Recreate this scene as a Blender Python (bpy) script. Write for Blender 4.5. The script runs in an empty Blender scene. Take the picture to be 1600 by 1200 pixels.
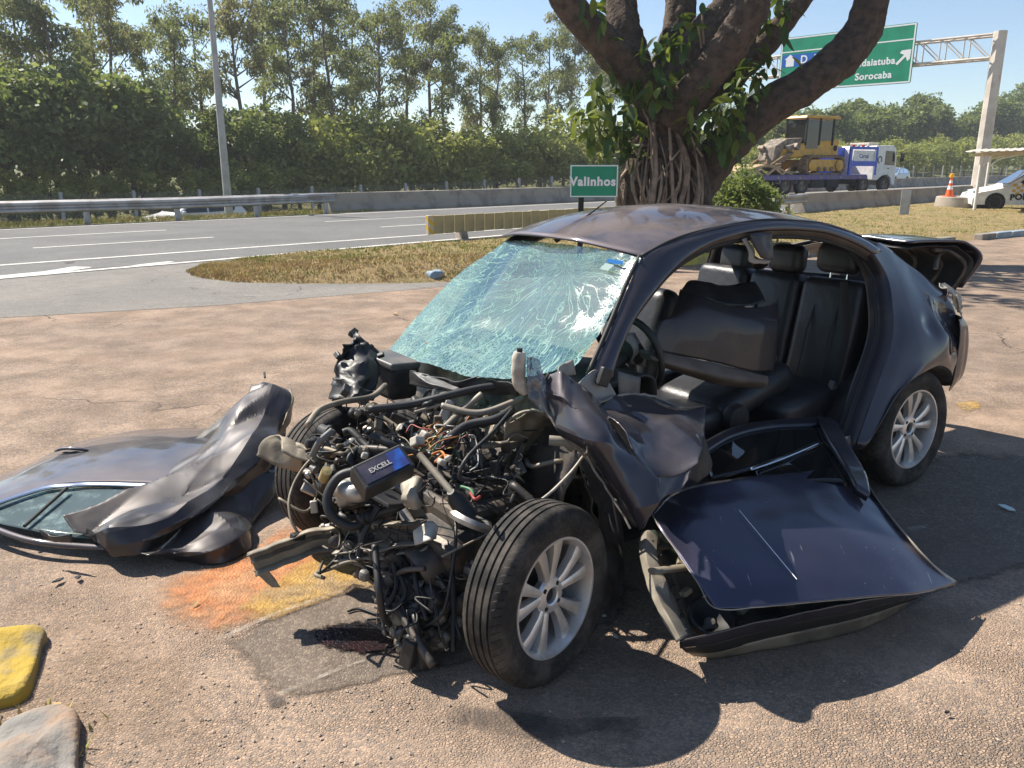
import bpy, bmesh, math, random
from mathutils import Vector, Matrix, noise
random.seed(7)
SC = bpy.context.scene
COL = SC.collection
# ------------------------------------------------------------------ camera, sky, sun, exposure
CAM_H, CAM_P, FPX = 1.65, math.radians(15.2), 1260.0
cam = bpy.data.cameras.new('camera'); cam_o = bpy.data.objects.new('camera', cam); COL.objects.link(cam_o)
cam.sensor_width = 36.0; cam.lens = FPX / 1600 * 36.0; cam.clip_start = 0.05; cam.clip_end = 3000
cam_o.location = (0, 0, CAM_H); cam_o.rotation_euler = (math.radians(90) - CAM_P, 0, 0)
SC.camera = cam_o
SUN_AZ, SUN_EL = math.radians(-58), math.radians(48)
SUN_DIR = Vector((math.sin(SUN_AZ)*math.cos(SUN_EL), math.cos(SUN_AZ)*math.cos(SUN_EL), math.sin(SUN_EL)))
world = bpy.data.worlds.new('World'); SC.world = world; world.use_nodes = True
wn = world.node_tree.nodes; wl = world.node_tree.links
sky = wn.new('ShaderNodeTexSky'); sky.sky_type = 'NISHITA'; sky.sun_disc = False
sky.sun_elevation = SUN_EL; sky.sun_rotation = SUN_AZ % (2*math.pi)
sky.air_density = 1.0; sky.dust_density = 0.25; sky.ozone_density = 2.5; sky.altitude = 600
bg = wn['Background']; bg.inputs['Strength'].default_value = 0.08
wl.new(sky.outputs['Color'], bg.inputs['Color'])
sun = bpy.data.lights.new('sun', 'SUN'); sun.energy = 5.0; sun.angle = math.radians(0.53); sun.color = (1.0, 0.93, 0.82)
sun_o = bpy.data.objects.new('sun', sun); COL.objects.link(sun_o); sun_o.location = (-20, 10, 30)
sun_o.rotation_euler = SUN_DIR.to_track_quat('Z', 'Y').to_euler()
vs = SC.view_settings; vs.view_transform = 'Standard'; vs.look = 'None'; vs.exposure = 0.95; vs.gamma = 1.0; vs.use_curve_mapping = False
try:
    SC.cycles.max_bounces = 5; SC.cycles.diffuse_bounces = 3; SC.cycles.glossy_bounces = 3; SC.cycles.volume_bounces = 0; SC.cycles.transparent_max_bounces = 10; SC.cycles.use_denoising = True
    SC.cycles.caustics_reflective = False; SC.cycles.caustics_refractive = False
except Exception: pass

# ------------------------------------------------------------------ geometry helpers
V3 = Vector
def ray(px, py):
    d = ((px-800)/FPX, 1.0, -(py-600)/FPX); c, s = math.cos(CAM_P), math.sin(CAM_P)
    return V3((d[0], d[1]*c + d[2]*s, -d[1]*s + d[2]*c))
def at_z(px, py, z=0.0):
    r = ray(px, py); return V3((0, 0, CAM_H)) + r*((z-CAM_H)/r.z)
def at_y(px, py, y):
    r = ray(px, py); return V3((0, 0, CAM_H)) + r*(y/r.y)
def tag(o, label=None, cat=None, group=None, kind=None):
    if label: o['label'] = label
    if cat: o['category'] = cat
    if group: o['group'] = group
    if kind: o['kind'] = kind
    return o
def empty(name, loc=(0, 0, 0), rz=0.0, label=None, cat=None, group=None, parent=None):
    o = bpy.data.objects.new(name, None); COL.objects.link(o); o.location = loc; o.rotation_euler = (0, 0, rz)
    o.empty_display_size = 0.2
    if parent: o.parent = parent
    return tag(o, label, cat, group)
def link(name, me, parent=None, loc=None, rot=None, scale=None):
    o = bpy.data.objects.new(name, me); COL.objects.link(o)
    if parent: o.parent = parent
    if loc is not None: o.location = loc
    if rot is not None: o.rotation_euler = rot
    if scale is not None: o.scale = scale if hasattr(scale, '__len__') else (scale,)*3
    return o
def copy_tree(o, parent=None):
    c = o.copy(); COL.objects.link(c); c.parent = parent
    for ch in list(o.children): copy_tree(ch, c)
    return c
def cr(pts, n):
    """Catmull-Rom resample of a list of vectors to n+1 points"""
    m = len(pts)
    if m == 1: return [pts[0].copy() for _ in range(n+1)]
    out = []
    for i in range(n+1):
        t = i/n*(m-1); k = min(int(t), m-2); f = t-k
        p1, p2 = pts[k], pts[k+1]
        p0 = pts[k-1] if k > 0 else p1*2-p2
        p3 = pts[k+2] if k+2 < m else p2*2-p1
        out.append(0.5*((2*p1) + (p2-p0)*f + (2*p0-5*p1+4*p2-p3)*f*f + (3*p1-p0-3*p2+p3)*f**3))
    return out
class MB:
    def __init__(s): s.v = []; s.f = []; s.m = []
    def add(s, vs, fs, mi=0):
        n = len(s.v); s.v.extend([tuple(x) for x in vs]); s.f.extend([tuple(n+i for i in f) for f in fs]); s.m.extend([mi]*len(fs)); return s
    def box(s, c, size, rot=None, mi=0, taper=1.0):
        x, y, z = [a/2 for a in size]; pts = []
        for dz in (-1, 1):
            k = 1 if dz < 0 else taper
            for dx, dy in ((-1,-1),(1,-1),(1,1),(-1,1)): pts.append(V3((dx*x*k, dy*y*k, dz*z)))
        if rot is not None:
            M = rot if isinstance(rot, Matrix) else Matrix.Rotation(rot, 3, 'Z')
            pts = [M @ p for p in pts]
        c = V3(c)
        return s.add([p+c for p in pts], [(3,2,1,0),(4,5,6,7),(0,1,5,4),(1,2,6,5),(2,3,7,6),(3,0,4,7)], mi)
    def tube(s, pts, r, n=8, cap=True, mi=0, flat=1.0):
        pts = [V3(p) for p in pts]; m = len(pts)
        rs = r if hasattr(r, '__len__') else [r]*m
        vs = []; up = None
        for i in range(m):
            t = (pts[min(i+1, m-1)] - pts[max(i-1, 0)])
            if t.length < 1e-9: t = V3((0, 0, 1))
            t.normalize()
            if up is None:
                up = V3((0, 0, 1)) if abs(t.z) < 0.9 else V3((1, 0, 0))
            x = up.cross(t)
            if x.length < 1e-6: x = V3((1, 0, 0)).cross(t)
            x.normalize(); y = t.cross(x).normalized(); up = y
            for k in range(n):
                a = 2*math.pi*k/n; vs.append(pts[i] + x*math.cos(a)*rs[i] + y*math.sin(a)*rs[i]*flat)
        fs = [(i*n+k, i*n+(k+1) % n, (i+1)*n+(k+1) % n, (i+1)*n+k) for i in range(m-1) for k in range(n)]
        if cap: fs += [tuple(range(n-1, -1, -1)), tuple((m-1)*n+k for k in range(n))]
        return s.add(vs, fs, mi)
    def lathe(s, prof, n=32, M=None, mi=0, a0=0.0, a1=2*math.pi):
        """prof: (r, h) pairs revolved about local z; M: 4x4"""
        full = abs(a1-a0-2*math.pi) < 1e-6; nn = n if full else n+1; vs = []
        for r, h in prof:
            for k in range(nn):
                a = a0+(a1-a0)*k/n; p = V3((r*math.cos(a), r*math.sin(a), h)); vs.append(M @ p if M else p)
        fs = []
        for i in range(len(prof)-1):
            for k in range(n):
                k2 = (k+1) % nn; fs.append((i*nn+k, i*nn+k2, (i+1)*nn+k2, (i+1)*nn+k))
        return s.add(vs, fs, mi)
    def prism(s, poly, d, M=None, mi=0):
        """2D outline in local xy extruded along local z from 0 to d"""
        n = len(poly); vs = [V3((x, y, 0)) for x, y in poly] + [V3((x, y, d)) for x, y in poly]
        if M: vs = [M @ p for p in vs]
        fs = [tuple(range(n-1, -1, -1)), tuple(range(n, 2*n))] + [(i, (i+1) % n, n+(i+1) % n, n+i) for i in range(n)]
        return s.add(vs, fs, mi)
    def grid(s, rows, mi=0, closed=False):
        m, n = len(rows), len(rows[0]); vs = [p for r in rows for p in r]; fs = []
        for i in range(m-1):
            for k in range(n if closed else n-1):
                k2 = (k+1) % n; fs.append((i*n+k, i*n+k2, (i+1)*n+k2, (i+1)*n+k))
        return s.add(vs, fs, mi)
    def mesh(s, name, mats, smooth=None):
        me = bpy.data.meshes.new(name); me.from_pydata(s.v, [], s.f)
        mats = mats if isinstance(mats, (list, tuple)) else [mats]
        for m_ in mats: me.materials.append(m_)
        if len(mats) > 1: me.polygons.foreach_set('material_index', s.m)
        if smooth is not None:
            me.polygons.foreach_set('use_smooth', [True]*len(me.polygons))
            if smooth < 180: me.set_sharp_from_angle(angle=math.radians(smooth))
        me.update(); return me
    def build(s, name, mats, parent=None, smooth=None, bevel=0, seg=2, solid=0, sub=0, loc=None, rot=None, fix=False):
        me = s.mesh(name, mats, smooth)
        if fix:
            b = bmesh.new(); b.from_mesh(me); bmesh.ops.recalc_face_normals(b, faces=b.faces); b.to_mesh(me); b.free()
        o = link(name, me, parent, loc, rot)
        if solid:
            md = o.modifiers.new('thick', 'SOLIDIFY'); md.thickness = solid; md.offset = 0
        if bevel:
            md = o.modifiers.new('bevel', 'BEVEL'); md.width = bevel; md.segments = seg; md.limit_method = 'ANGLE'; md.angle_limit = math.radians(35)
            md.harden_normals = False
        if sub:
            md = o.modifiers.new('sub', 'SUBSURF'); md.levels = sub; md.render_levels = sub
        return o
def surf(ctrl, nu, nv, lin=False):
    """smooth patch through a control grid (rows of vectors)"""
    rows = [cr([V3(p) for p in r], nv) for r in ctrl]
    if lin:   # rows stay hard fold lines
        m_ = len(rows)-1; cols = []
        for k in range(nv+1):
            c_ = []
            for i in range(nu+1):
                t = i/nu*m_; j = min(int(t), m_-1); c_.append(rows[j][k].lerp(rows[j+1][k], t-j))
            cols.append(c_)
    else: cols = [cr([rows[i][k] for i in range(len(rows))], nu) for k in range(nv+1)]
    return [[cols[k][i] for k in range(nv+1)] for i in range(nu+1)]
FOLD_DIRS = []
_fr = random.Random(99)
for _ in range(12): FOLD_DIRS.append((V3((_fr.gauss(0, 1), _fr.gauss(0, 1), _fr.gauss(0, 1))).normalized(), _fr.random(), _fr.uniform(.6, 1.5)))
def creases(p, freq, seed, nj=4):
    """straight sharp creases: triangle waves along a few directions, each alive only in places"""
    d = 0.0
    for j in range(nj):
        n_, ph, fm = FOLD_DIRS[(seed*5+j*3) % 12]; t = (p.dot(n_)*freq*fm+ph+seed*.37) % 1.0
        w_ = max(0.0, min(1.0, .35+2.2*noise.noise(p*freq*.6+V3((j*9.1+seed, 3.3*j, 0))))); d += (abs(2*t-1)-.5)*w_/fm
    return d
def crumple(rows, amp, scale, seed=0, ridge=0.0, rscale=6.0, edge=0.0, fold=0.0, ffreq=4.0):
    """push a patch along its normals: soft dents plus sharp fold ridges"""
    m, n = len(rows), len(rows[0]); off = V3((seed*7.13, seed*3.7, seed*1.9)); out = []
    for i in range(m):
        r = []
        for k in range(n):
            p = rows[i][k]; du = rows[min(i+1, m-1)][k]-rows[max(i-1, 0)][k]; dv = rows[i][min(k+1, n-1)]-rows[i][max(k-1, 0)]
            nn = du.cross(dv)
            nn = nn.normalized() if nn.length > 1e-9 else V3((0, 0, 1))
            d = amp*noise.noise(p*scale+off) + amp*0.4*noise.noise(p*scale*2.7+off)
            if ridge:
                dist, _ = noise.voronoi(p*rscale+off); d += ridge*(0.5-min(1.0, (dist[1]-dist[0])*1.6))
            if fold: d += fold*creases(p, ffreq, seed)+fold*.10*creases(p, ffreq*2.3, seed+1, 2)
            q = p+nn*d
            if edge and (i in (0, m-1) or k in (0, n-1)):
                q = q + noise.noise_vector(p*40+off)*edge
            r.append(q)
        out.append(r)
    return out
def text_mesh(body, size, mat_, name='lettering', parent=None, M=None, ext=0.004, bold=0.0, space=1.0, align='CENTER'):
    cu = bpy.data.curves.new('txt', 'FONT'); cu.body = body; cu.size = size; cu.extrude = ext; cu.align_x = align; cu.align_y = 'CENTER'
    cu.offset = bold; cu.space_character = space; cu.resolution_u = 4
    t = bpy.data.objects.new('txt', cu); COL.objects.link(t)
    dg = bpy.context.evaluated_depsgraph_get(); me = bpy.data.meshes.new_from_object(t.evaluated_get(dg))
    bpy.data.objects.remove(t); bpy.data.curves.remove(cu)
    me.name = name; me.materials.clear(); me.materials.append(mat_)
    if M: me.transform(M)
    return link(name, me, parent)

# ------------------------------------------------------------------ materials
def nt(name):
    m = bpy.data.materials.new(name); m.use_nodes = True
    return m, m.node_tree.nodes, m.node_tree.links, m.node_tree.nodes['Principled BSDF']
def nd(N, t, **kw):
    n = N.new(t)
    for k, v in kw.items(): setattr(n, k, v)
    return n
def sock(L, a, b): L.new(a, b)
def c4(c): return (c[0], c[1], c[2], 1.0)
def mix_col(N, L, fac, a, b, blend='MIX'):
    m = nd(N, 'ShaderNodeMix', data_type='RGBA', blend_type=blend); m.clamp_result = False
    ins = [m.inputs[0], m.inputs[6], m.inputs[7]]
    for s_, v in zip(ins, (fac, a, b)):
        if isinstance(v, (int, float)): s_.default_value = v
        elif isinstance(v, (tuple, list)): s_.default_value = c4(v)
        else: L.new(v, s_)
    return m.outputs[2]
def mth(N, L, op, a, b=None, c=None):
    m = nd(N, 'ShaderNodeMath', operation=op)
    for i, v in enumerate((a, b, c)):
        if v is None: continue
        if isinstance(v, (int, float)): m.inputs[i].default_value = v
        else: L.new(v, m.inputs[i])
    return m.outputs[0]
def ramp(N, L, fac, lo, hi, a=0.0, b=1.0):
    m = nd(N, 'ShaderNodeMapRange'); m.clamp = True; m.interpolation_type = 'SMOOTHSTEP'
    L.new(fac, m.inputs[0]); m.inputs[1].default_value = lo; m.inputs[2].default_value = hi; m.inputs[3].default_value = a; m.inputs[4].default_value = b
    return m.outputs[0]
def tnoise(N, L, vec, scale, detail=4, rough=0.55, dist=0.0):
    n = nd(N, 'ShaderNodeTexNoise'); n.inputs['Scale'].default_value = scale; n.inputs['Detail'].default_value = detail
    n.inputs['Roughness'].default_value = rough; n.inputs['Distortion'].default_value = dist
    L.new(vec, n.inputs['Vector']); return n.outputs[0]
def objco(N): return nd(N, 'ShaderNodeTexCoord').outputs['Object']
def tvor(N, L, vec, scale, feature='F1', rnd=1.0):
    n = nd(N, 'ShaderNodeTexVoronoi', feature=feature); n.inputs['Scale'].default_value = scale
    n.inputs['Randomness'].default_value = rnd
    L.new(vec, n.inputs['Vector']); return n
def bump(N, L, h, strength, dist=0.01, nrm=None):
    b = nd(N, 'ShaderNodeBump'); b.inputs['Strength'].default_value = strength; b.inputs['Distance'].default_value = dist
    L.new(h, b.inputs['Height'])
    if nrm is not None: L.new(nrm, b.inputs['Normal'])
    return b.outputs[0]
def mat(name, col, rough=0.5, metal=0.0, col2=None, ns=6.0, lo=0.42, hi=0.62, bmp=0.0, bs=60.0, bd=0.004, coat=0.0, rough2=None, spec=0.5, dust=None, dustamt=0.6, detail=5):
    m, N, L, P = nt(name)
    P.inputs['Metallic'].default_value = metal; P.inputs['Roughness'].default_value = rough
    P.inputs['Coat Weight'].default_value = coat; P.inputs['Coat Roughness'].default_value = 0.06
    P.inputs['Specular IOR Level'].default_value = spec
    co = objco(N); c = None
    if col2 is not None:
        f = ramp(N, L, tnoise(N, L, co, ns, detail), lo, hi); c = mix_col(N, L, f, col, col2)
        if rough2 is not None: L.new(ramp(N, L, tnoise(N, L, co, ns, detail), lo, hi, rough, rough2), P.inputs['Roughness'])
    if dust is not None:   # settled dust on faces that look upward
        g = nd(N, 'ShaderNodeNewGeometry'); sp = nd(N, 'ShaderNodeSeparateXYZ'); L.new(g.outputs['Normal'], sp.inputs[0])
        up = ramp(N, L, sp.outputs[2], 0.1, 0.9)
        dm = ramp(N, L, tnoise(N, L, co, 3.5, 6, 0.6), 0.3, 0.7); dd = mth(N, L, 'MULTIPLY', mth(N, L, 'MULTIPLY', up, dm), dustamt)
        c = mix_col(N, L, dd, c if c is not None else col, dust)
        L.new(mth(N, L, 'ADD', rough, mth(N, L, 'MULTIPLY', dd, 0.5)), P.inputs['Roughness'])
        if metal: L.new(mth(N, L, 'MULTIPLY_ADD', dd, -metal, metal), P.inputs['Metallic'])
        if coat: L.new(mth(N, L, 'MULTIPLY_ADD', dd, -coat*0.9, coat), P.inputs['Coat Weight'])
    if c is None: P.inputs['Base Color'].default_value = c4(col)
    else: L.new(c, P.inputs['Base Color'])
    if bmp: L.new(bump(N, L, tnoise(N, L, co, bs, 5), bmp, bd), P.inputs['Normal'])
    return m
def asphalt(name, cols, stone=70.0, gap=0.6, patch=(0.35, 0.65), patchcol=None, bst=0.6, rough=0.9, cracks=True, fine=1.0):
    """worn asphalt: every cell of a small voronoi is one stone of the aggregate, dark binder between"""
    m, N, L, P = nt(name); co = objco(N); P.inputs['Roughness'].default_value = rough; P.inputs['Specular IOR Level'].default_value = 0.25
    wob = nd(N, 'ShaderNodeVectorMath', operation='MULTIPLY'); wob.inputs[1].default_value = (1, 1.25, 1); L.new(co, wob.inputs[0])
    v = tvor(N, L, wob.outputs[0], stone); v2 = tvor(N, L, wob.outputs[0], stone, 'DISTANCE_TO_EDGE')
    sp = nd(N, 'ShaderNodeSeparateColor'); L.new(v.outputs['Color'], sp.inputs[0])
    c = mix_col(N, L, ramp(N, L, sp.outputs[0], 0.3, 0.7), cols[0], cols[1])
    c = mix_col(N, L, ramp(N, L, sp.outputs[1], 0.70, 0.74), c, cols[2])
    big = ramp(N, L, tnoise(N, L, co, 0.9, 3, 0.6), *patch)
    expo = ramp(N, L, tnoise(N, L, co, 2.3, 3, 0.65), 0.3, 0.7, 0.25, 1.0)       # how far the stones stand clear of the binder
    gapm = mth(N, L, 'MULTIPLY', ramp(N, L, v2.outputs['Distance'], 0.02, 0.22, 1.0, 0.0), mth(N, L, 'MULTIPLY', expo, gap))
    c = mix_col(N, L, gapm, c, cols[3])
    if patchcol: c = mix_col(N, L, mth(N, L, 'MULTIPLY', big, 0.55), c, patchcol)
    c = mix_col(N, L, ramp(N, L, tnoise(N, L, co, 5.0, 4, 0.7), 0.35, 0.75, 0.0, 0.35), c, cols[3])
    c = mix_col(N, L, ramp(N, L, tnoise(N, L, co, 0.33, 3, 0.6, 0.4), 0.44, 0.62, 0.0, 0.42), c, tuple(k*0.62+0.02 for k in cols[1]))
    h = mth(N, L, 'MULTIPLY', ramp(N, L, v2.outputs['Distance'], 0.0, 0.3), expo)
    h = mth(N, L, 'ADD', h, mth(N, L, 'MULTIPLY', tnoise(N, L, co, stone*2.5, 1), 0.5*fine))
    h = mth(N, L, 'ADD', h, mth(N, L, 'MULTIPLY', tnoise(N, L, co, 14.0, 4), 0.5))
    if cracks:
        dn = nd(N, 'ShaderNodeTexNoise'); dn.inputs['Scale'].default_value = 1.7; dn.inputs['Detail'].default_value = 6; L.new(co, dn.inputs['Vector'])
        add = nd(N, 'ShaderNodeVectorMath', operation='MULTIPLY_ADD'); add.inputs[1].default_value = (0.9, 0.9, 0.0); L.new(dn.outputs['Color'], add.inputs[0]); L.new(co, add.inputs[2])
        cv = tvor(N, L, add.outputs[0], 0.42, 'DISTANCE_TO_EDGE')
        ck = mth(N, L, 'MULTIPLY', ramp(N, L, cv.outputs['Distance'], 0.001, 0.007, 1.0, 0.0), ramp(N, L, tnoise(N, L, co, 0.6, 3), 0.48, 0.6))
        c = mix_col(N, L, mth(N, L, 'MULTIPLY', ck, 0.75), c, (0.05, 0.04, 0.035)); h = mth(N, L, 'SUBTRACT', h, ck)
    L.new(c, P.inputs['Base Color']); L.new(bump(N, L, h, bst, 0.006), P.inputs['Normal'])
    return m
M_LOT = asphalt('worn_pink_asphalt', [(0.46, 0.33, 0.235), (0.35, 0.26, 0.195), (0.25, 0.20, 0.165), (0.15, 0.11, 0.08)], 88, 0.72, (0.45, 0.7), (0.42, 0.29, 0.20), 0.9)
M_RAMP = asphalt('grey_ramp_asphalt', [(0.23, 0.215, 0.195), (0.19, 0.18, 0.165), (0.27, 0.25, 0.225), (0.11, 0.1, 0.09)], 45, 0.4, (0.45, 0.7), (0.25, 0.225, 0.195), 0.4)
M_ROAD = asphalt('highway_asphalt', [(0.15, 0.148, 0.143), (0.13, 0.129, 0.127), (0.175, 0.17, 0.163), (0.095, 0.094, 0.092)], 30, 0.3, (0.4, 0.75), (0.18, 0.175, 0.17), 0.2, cracks=False)
M_PATCH = asphalt('dark_asphalt_and_shade', [(0.20, 0.16, 0.125), (0.165, 0.13, 0.105), (0.27, 0.215, 0.165), (0.10, 0.078, 0.06)], 85, 0.5, (0.45, 0.7), (0.17, 0.13, 0.105), 0.6, cracks=False)  # asphalt patch tone, also used for the shade painted right of the car
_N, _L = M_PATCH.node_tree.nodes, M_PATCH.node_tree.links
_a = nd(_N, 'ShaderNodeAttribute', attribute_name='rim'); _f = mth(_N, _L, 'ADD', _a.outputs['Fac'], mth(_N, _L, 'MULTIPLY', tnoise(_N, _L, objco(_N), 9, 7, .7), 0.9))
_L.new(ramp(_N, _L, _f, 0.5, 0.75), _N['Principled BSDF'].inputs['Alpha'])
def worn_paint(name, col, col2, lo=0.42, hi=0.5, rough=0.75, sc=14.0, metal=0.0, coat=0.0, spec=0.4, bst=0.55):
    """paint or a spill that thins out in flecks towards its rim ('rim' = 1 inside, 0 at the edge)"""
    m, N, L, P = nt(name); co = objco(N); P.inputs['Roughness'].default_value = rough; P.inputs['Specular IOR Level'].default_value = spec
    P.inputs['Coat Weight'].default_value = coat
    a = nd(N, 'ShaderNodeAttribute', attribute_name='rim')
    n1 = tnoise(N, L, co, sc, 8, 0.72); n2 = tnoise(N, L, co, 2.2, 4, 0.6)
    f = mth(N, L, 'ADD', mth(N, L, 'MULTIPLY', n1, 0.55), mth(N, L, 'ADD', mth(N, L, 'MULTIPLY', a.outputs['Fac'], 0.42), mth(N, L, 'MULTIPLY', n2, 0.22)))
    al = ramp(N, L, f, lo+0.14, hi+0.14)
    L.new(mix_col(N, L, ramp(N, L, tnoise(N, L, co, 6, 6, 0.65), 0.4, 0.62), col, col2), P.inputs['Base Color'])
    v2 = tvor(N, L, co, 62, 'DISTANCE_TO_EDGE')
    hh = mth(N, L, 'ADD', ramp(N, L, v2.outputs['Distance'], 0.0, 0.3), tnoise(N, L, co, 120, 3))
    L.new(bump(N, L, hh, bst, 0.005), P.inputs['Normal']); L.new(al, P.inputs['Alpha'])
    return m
M_WHITE_LINE = worn_paint('road_line_white', (0.62, 0.6, 0.56), (0.5, 0.48, 0.44), 0.3, 0.42)
M_OLD_LINE = worn_paint('old_white_line', (0.55, 0.5, 0.43), (0.42, 0.36, 0.30), 0.56, 0.96, sc=30)
M_YEL_PAINT = worn_paint('worn_yellow_ground_paint', (0.47, 0.285, 0.07), (0.36, 0.24, 0.11), 0.44, 0.78, sc=20)
M_ORANGE = worn_paint('orange_powder', (0.52, 0.20, 0.07), (0.48, 0.24, 0.11), 0.40, 0.80, sc=16)
M_OIL = worn_paint('spilled_oil', (0.010, 0.009, 0.011), (0.03, 0.012, 0.012), 0.46, 0.62, rough=0.2, sc=40, spec=0.6, bst=0.3)
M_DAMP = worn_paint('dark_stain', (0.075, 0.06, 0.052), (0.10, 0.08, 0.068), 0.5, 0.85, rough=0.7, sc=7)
def grassy(name, cols, sc=1.2):
    m, N, L, P = nt(name); co = objco(N); P.inputs['Roughness'].default_value = 1.0; P.inputs['Specular IOR Level'].default_value = 0.1
    c = mix_col(N, L, ramp(N, L, tnoise(N, L, co, sc, 6, 0.65), 0.38, 0.62), cols[0], cols[1])
    c = mix_col(N, L, ramp(N, L, tnoise(N, L, co, sc*7, 5, 0.7), 0.45, 0.65), c, cols[2])
    c = mix_col(N, L, ramp(N, L, tnoise(N, L, co, sc*30, 4, 0.7), 0.3, 0.7, 0.0, 0.5), c, tuple(k*0.45 for k in cols[0]))
    L.new(c, P.inputs['Base Color']); L.new(bump(N, L, tnoise(N, L, co, sc*26, 6, 0.75), 1.0, 0.06), P.inputs['Normal'])
    return m
M_EARTH = grassy('dry_verge', [(0.40, 0.29, 0.15), (0.25, 0.23, 0.09), (0.48, 0.36, 0.20)])
M_VERGE = grassy('green_verge', [(0.13, 0.14, 0.05), (0.2, 0.17, 0.08), (0.09, 0.11, 0.035)], 0.5)
def glassy(name, tint, refl=0.9, rough=0.02, dirt_and_sheen=0.1, dirt_and_sheen_col=(0.35, 0.33, 0.3)):
    m, N, L, P = nt(name); N.remove(P); co = objco(N)
    out = N['Material Output']; t = nd(N, 'ShaderNodeBsdfTransparent'); t.inputs[0].default_value = c4(tint)
    g = nd(N, 'ShaderNodeBsdfGlossy'); g.inputs['Roughness'].default_value = rough; g.inputs[0].default_value = (refl, refl, refl, 1)
    fr = nd(N, 'ShaderNodeFresnel'); fr.inputs['IOR'].default_value = 1.6
    a = nd(N, 'ShaderNodeMixShader'); L.new(fr.outputs[0], a.inputs[0]); L.new(t.outputs[0], a.inputs[1]); L.new(g.outputs[0], a.inputs[2])
    d = nd(N, 'ShaderNodeBsdfDiffuse'); d.inputs[0].default_value = c4(dirt_and_sheen_col)
    b = nd(N, 'ShaderNodeMixShader'); L.new(ramp(N, L, tnoise(N, L, co, 9, 7, 0.7), 0.45, 0.8, dirt_and_sheen*0.3, dirt_and_sheen), b.inputs[0]); L.new(a.outputs[0], b.inputs[1]); L.new(d.outputs[0], b.inputs[2])
    L.new(b.outputs[0], out.inputs[0]); return m
M_GLASS = glassy('tinted_glass', (0.45, 0.58, 0.55))
M_GLASS_DARK = glassy('dark_glass', (0.10, 0.13, 0.14))
M_CONC = mat('concrete', (0.36, 0.31, 0.25), 0.9, col2=(0.25, 0.215, 0.18), ns=1.6, bmp=0.4, bs=30, bd=0.02)
M_CONC_Y = mat('yellowed_concrete', (0.42, 0.36, 0.2), 0.85, col2=(0.3, 0.26, 0.16), ns=3, bmp=0.3, bs=40)
M_GALV = mat('galvanised_steel', (0.42, 0.42, 0.42), 0.5, 0.6, col2=(0.3, 0.28, 0.26), ns=2.0)
M_WOOD = mat('weathered_post', (0.4, 0.3, 0.17), 0.85, col2=(0.26, 0.19, 0.11), ns=4)
M_POLE = mat('pole_concrete', (0.46, 0.45, 0.42), 0.8, col2=(0.36, 0.35, 0.33), ns=2)
M_POLE_BEIGE = mat('beige_painted_steel', (0.62, 0.56, 0.48), 0.6, col2=(0.5, 0.44, 0.37), ns=1.5)
M_WHITE = mat('white_paint', (0.78, 0.77, 0.74), 0.4, col2=(0.66, 0.64, 0.6), ns=3, coat=0.3)
M_SIGN = mat('sign_green', (0.0, 0.26, 0.135), 0.45, col2=(0.0, 0.22, 0.115), ns=1.5)
M_SIGN_BLUE = mat('sign_blue', (0.0, 0.11, 0.45), 0.45)
M_SIGN_WHITE = mat('sign_white', (0.8, 0.8, 0.8), 0.5)
M_BLACK = mat('black_plastic', (0.014, 0.014, 0.015), 0.5, col2=(0.03, 0.028, 0.026), ns=8, bmp=0.1, bs=200)
M_DARK = mat('near_black', (0.01, 0.01, 0.01), 0.8)
M_CHROME = mat('chrome_trim', (0.7, 0.72, 0.75), 0.15, 1.0)

# ------------------------------------------------------------------ ground, lot, highway
HA = math.radians(47); HU = V3((math.sin(HA), math.cos(HA), 0)); HV = V3((-math.cos(HA), math.sin(HA), 0))
def uv(u, v, z=0.0): return HU*u + HV*v + V3((0, 0, z))
def sstep(a, b, x):
    t = max(0.0, min(1.0, (x-a)/(b-a))); return t*t*(3-2*t)
def far_z(u): return -1.12 + 1.02*sstep(15, 75, u)
def terrain(u, v): return far_z(u)*sstep(27.3, 29.5, v) + 0.9*sstep(37.5, 60, v) - 0.004*0
def lerp_list(a, b, n): return [a+(b-a)*i/n for i in range(n+1)]
us = lerp_list(-900, -60, 8) + lerp_list(-60, 120, 90)[1:] + lerp_list(120, 1500, 14)[1:]
vsn = lerp_list(-900, -20, 6) + lerp_list(-20, 26, 6)[1:] + lerp_list(26, 62, 36)[1:] + lerp_list(62, 1500, 10)[1:]
g = MB(); g.grid([[uv(u, v, terrain(u, v)-0.012) for u in us] for v in vsn])
tag(g.build('ground', M_VERGE, smooth=180, fix=True), kind='structure')
def flat(name, pts, z, m, kind='structure'):
    b = MB(); b.add([V3((p[0], p[1], z)) for p in pts], [tuple(range(len(pts)))])
    return tag(b.build(name, m, fix=True), kind=kind)
LOTB = [(-60, -17.5), (-33, -4.3), (-5.72, 8.88), (-3.65, 9.68), (-1.32, 11.04), (0.6, 12.4), (8.46, 17.2), (12.4, 19.9), (34, 34), (60, 20), (60, -40), (-60, -40)]
flat('parking_lot', LOTB, 0.0, M_LOT)
sh = [uv(u, 14.6) for u in (-45, -20, 0, 10, 14, 18)]
flat('ramp', [(-60, -17.45), (-33, -4.25), (-5.72, 8.93), (-3.65, 9.73), (-1.32, 11.09), (0.6, 12.45)] + [(p.x, p.y) for p in sh[::-1]], -0.004, M_RAMP)
flat('highway', [uv(-120, 14.5), uv(400, 14.5), uv(400, 25.5), uv(-120, 25.5)], 0.0, M_ROAD)
lc = MB(); n_ = 40
for k in range(n_):
    u0, u1 = -80+k*7.5, -80+(k+1)*7.5
    lc.add([uv(u0, 30, far_z(u0)+0.02), uv(u1, 30, far_z(u1)+0.02), uv(u1, 37, far_z(u1)+0.02), uv(u0, 37, far_z(u0)+0.02)], [(0, 1, 2, 3)])
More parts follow.
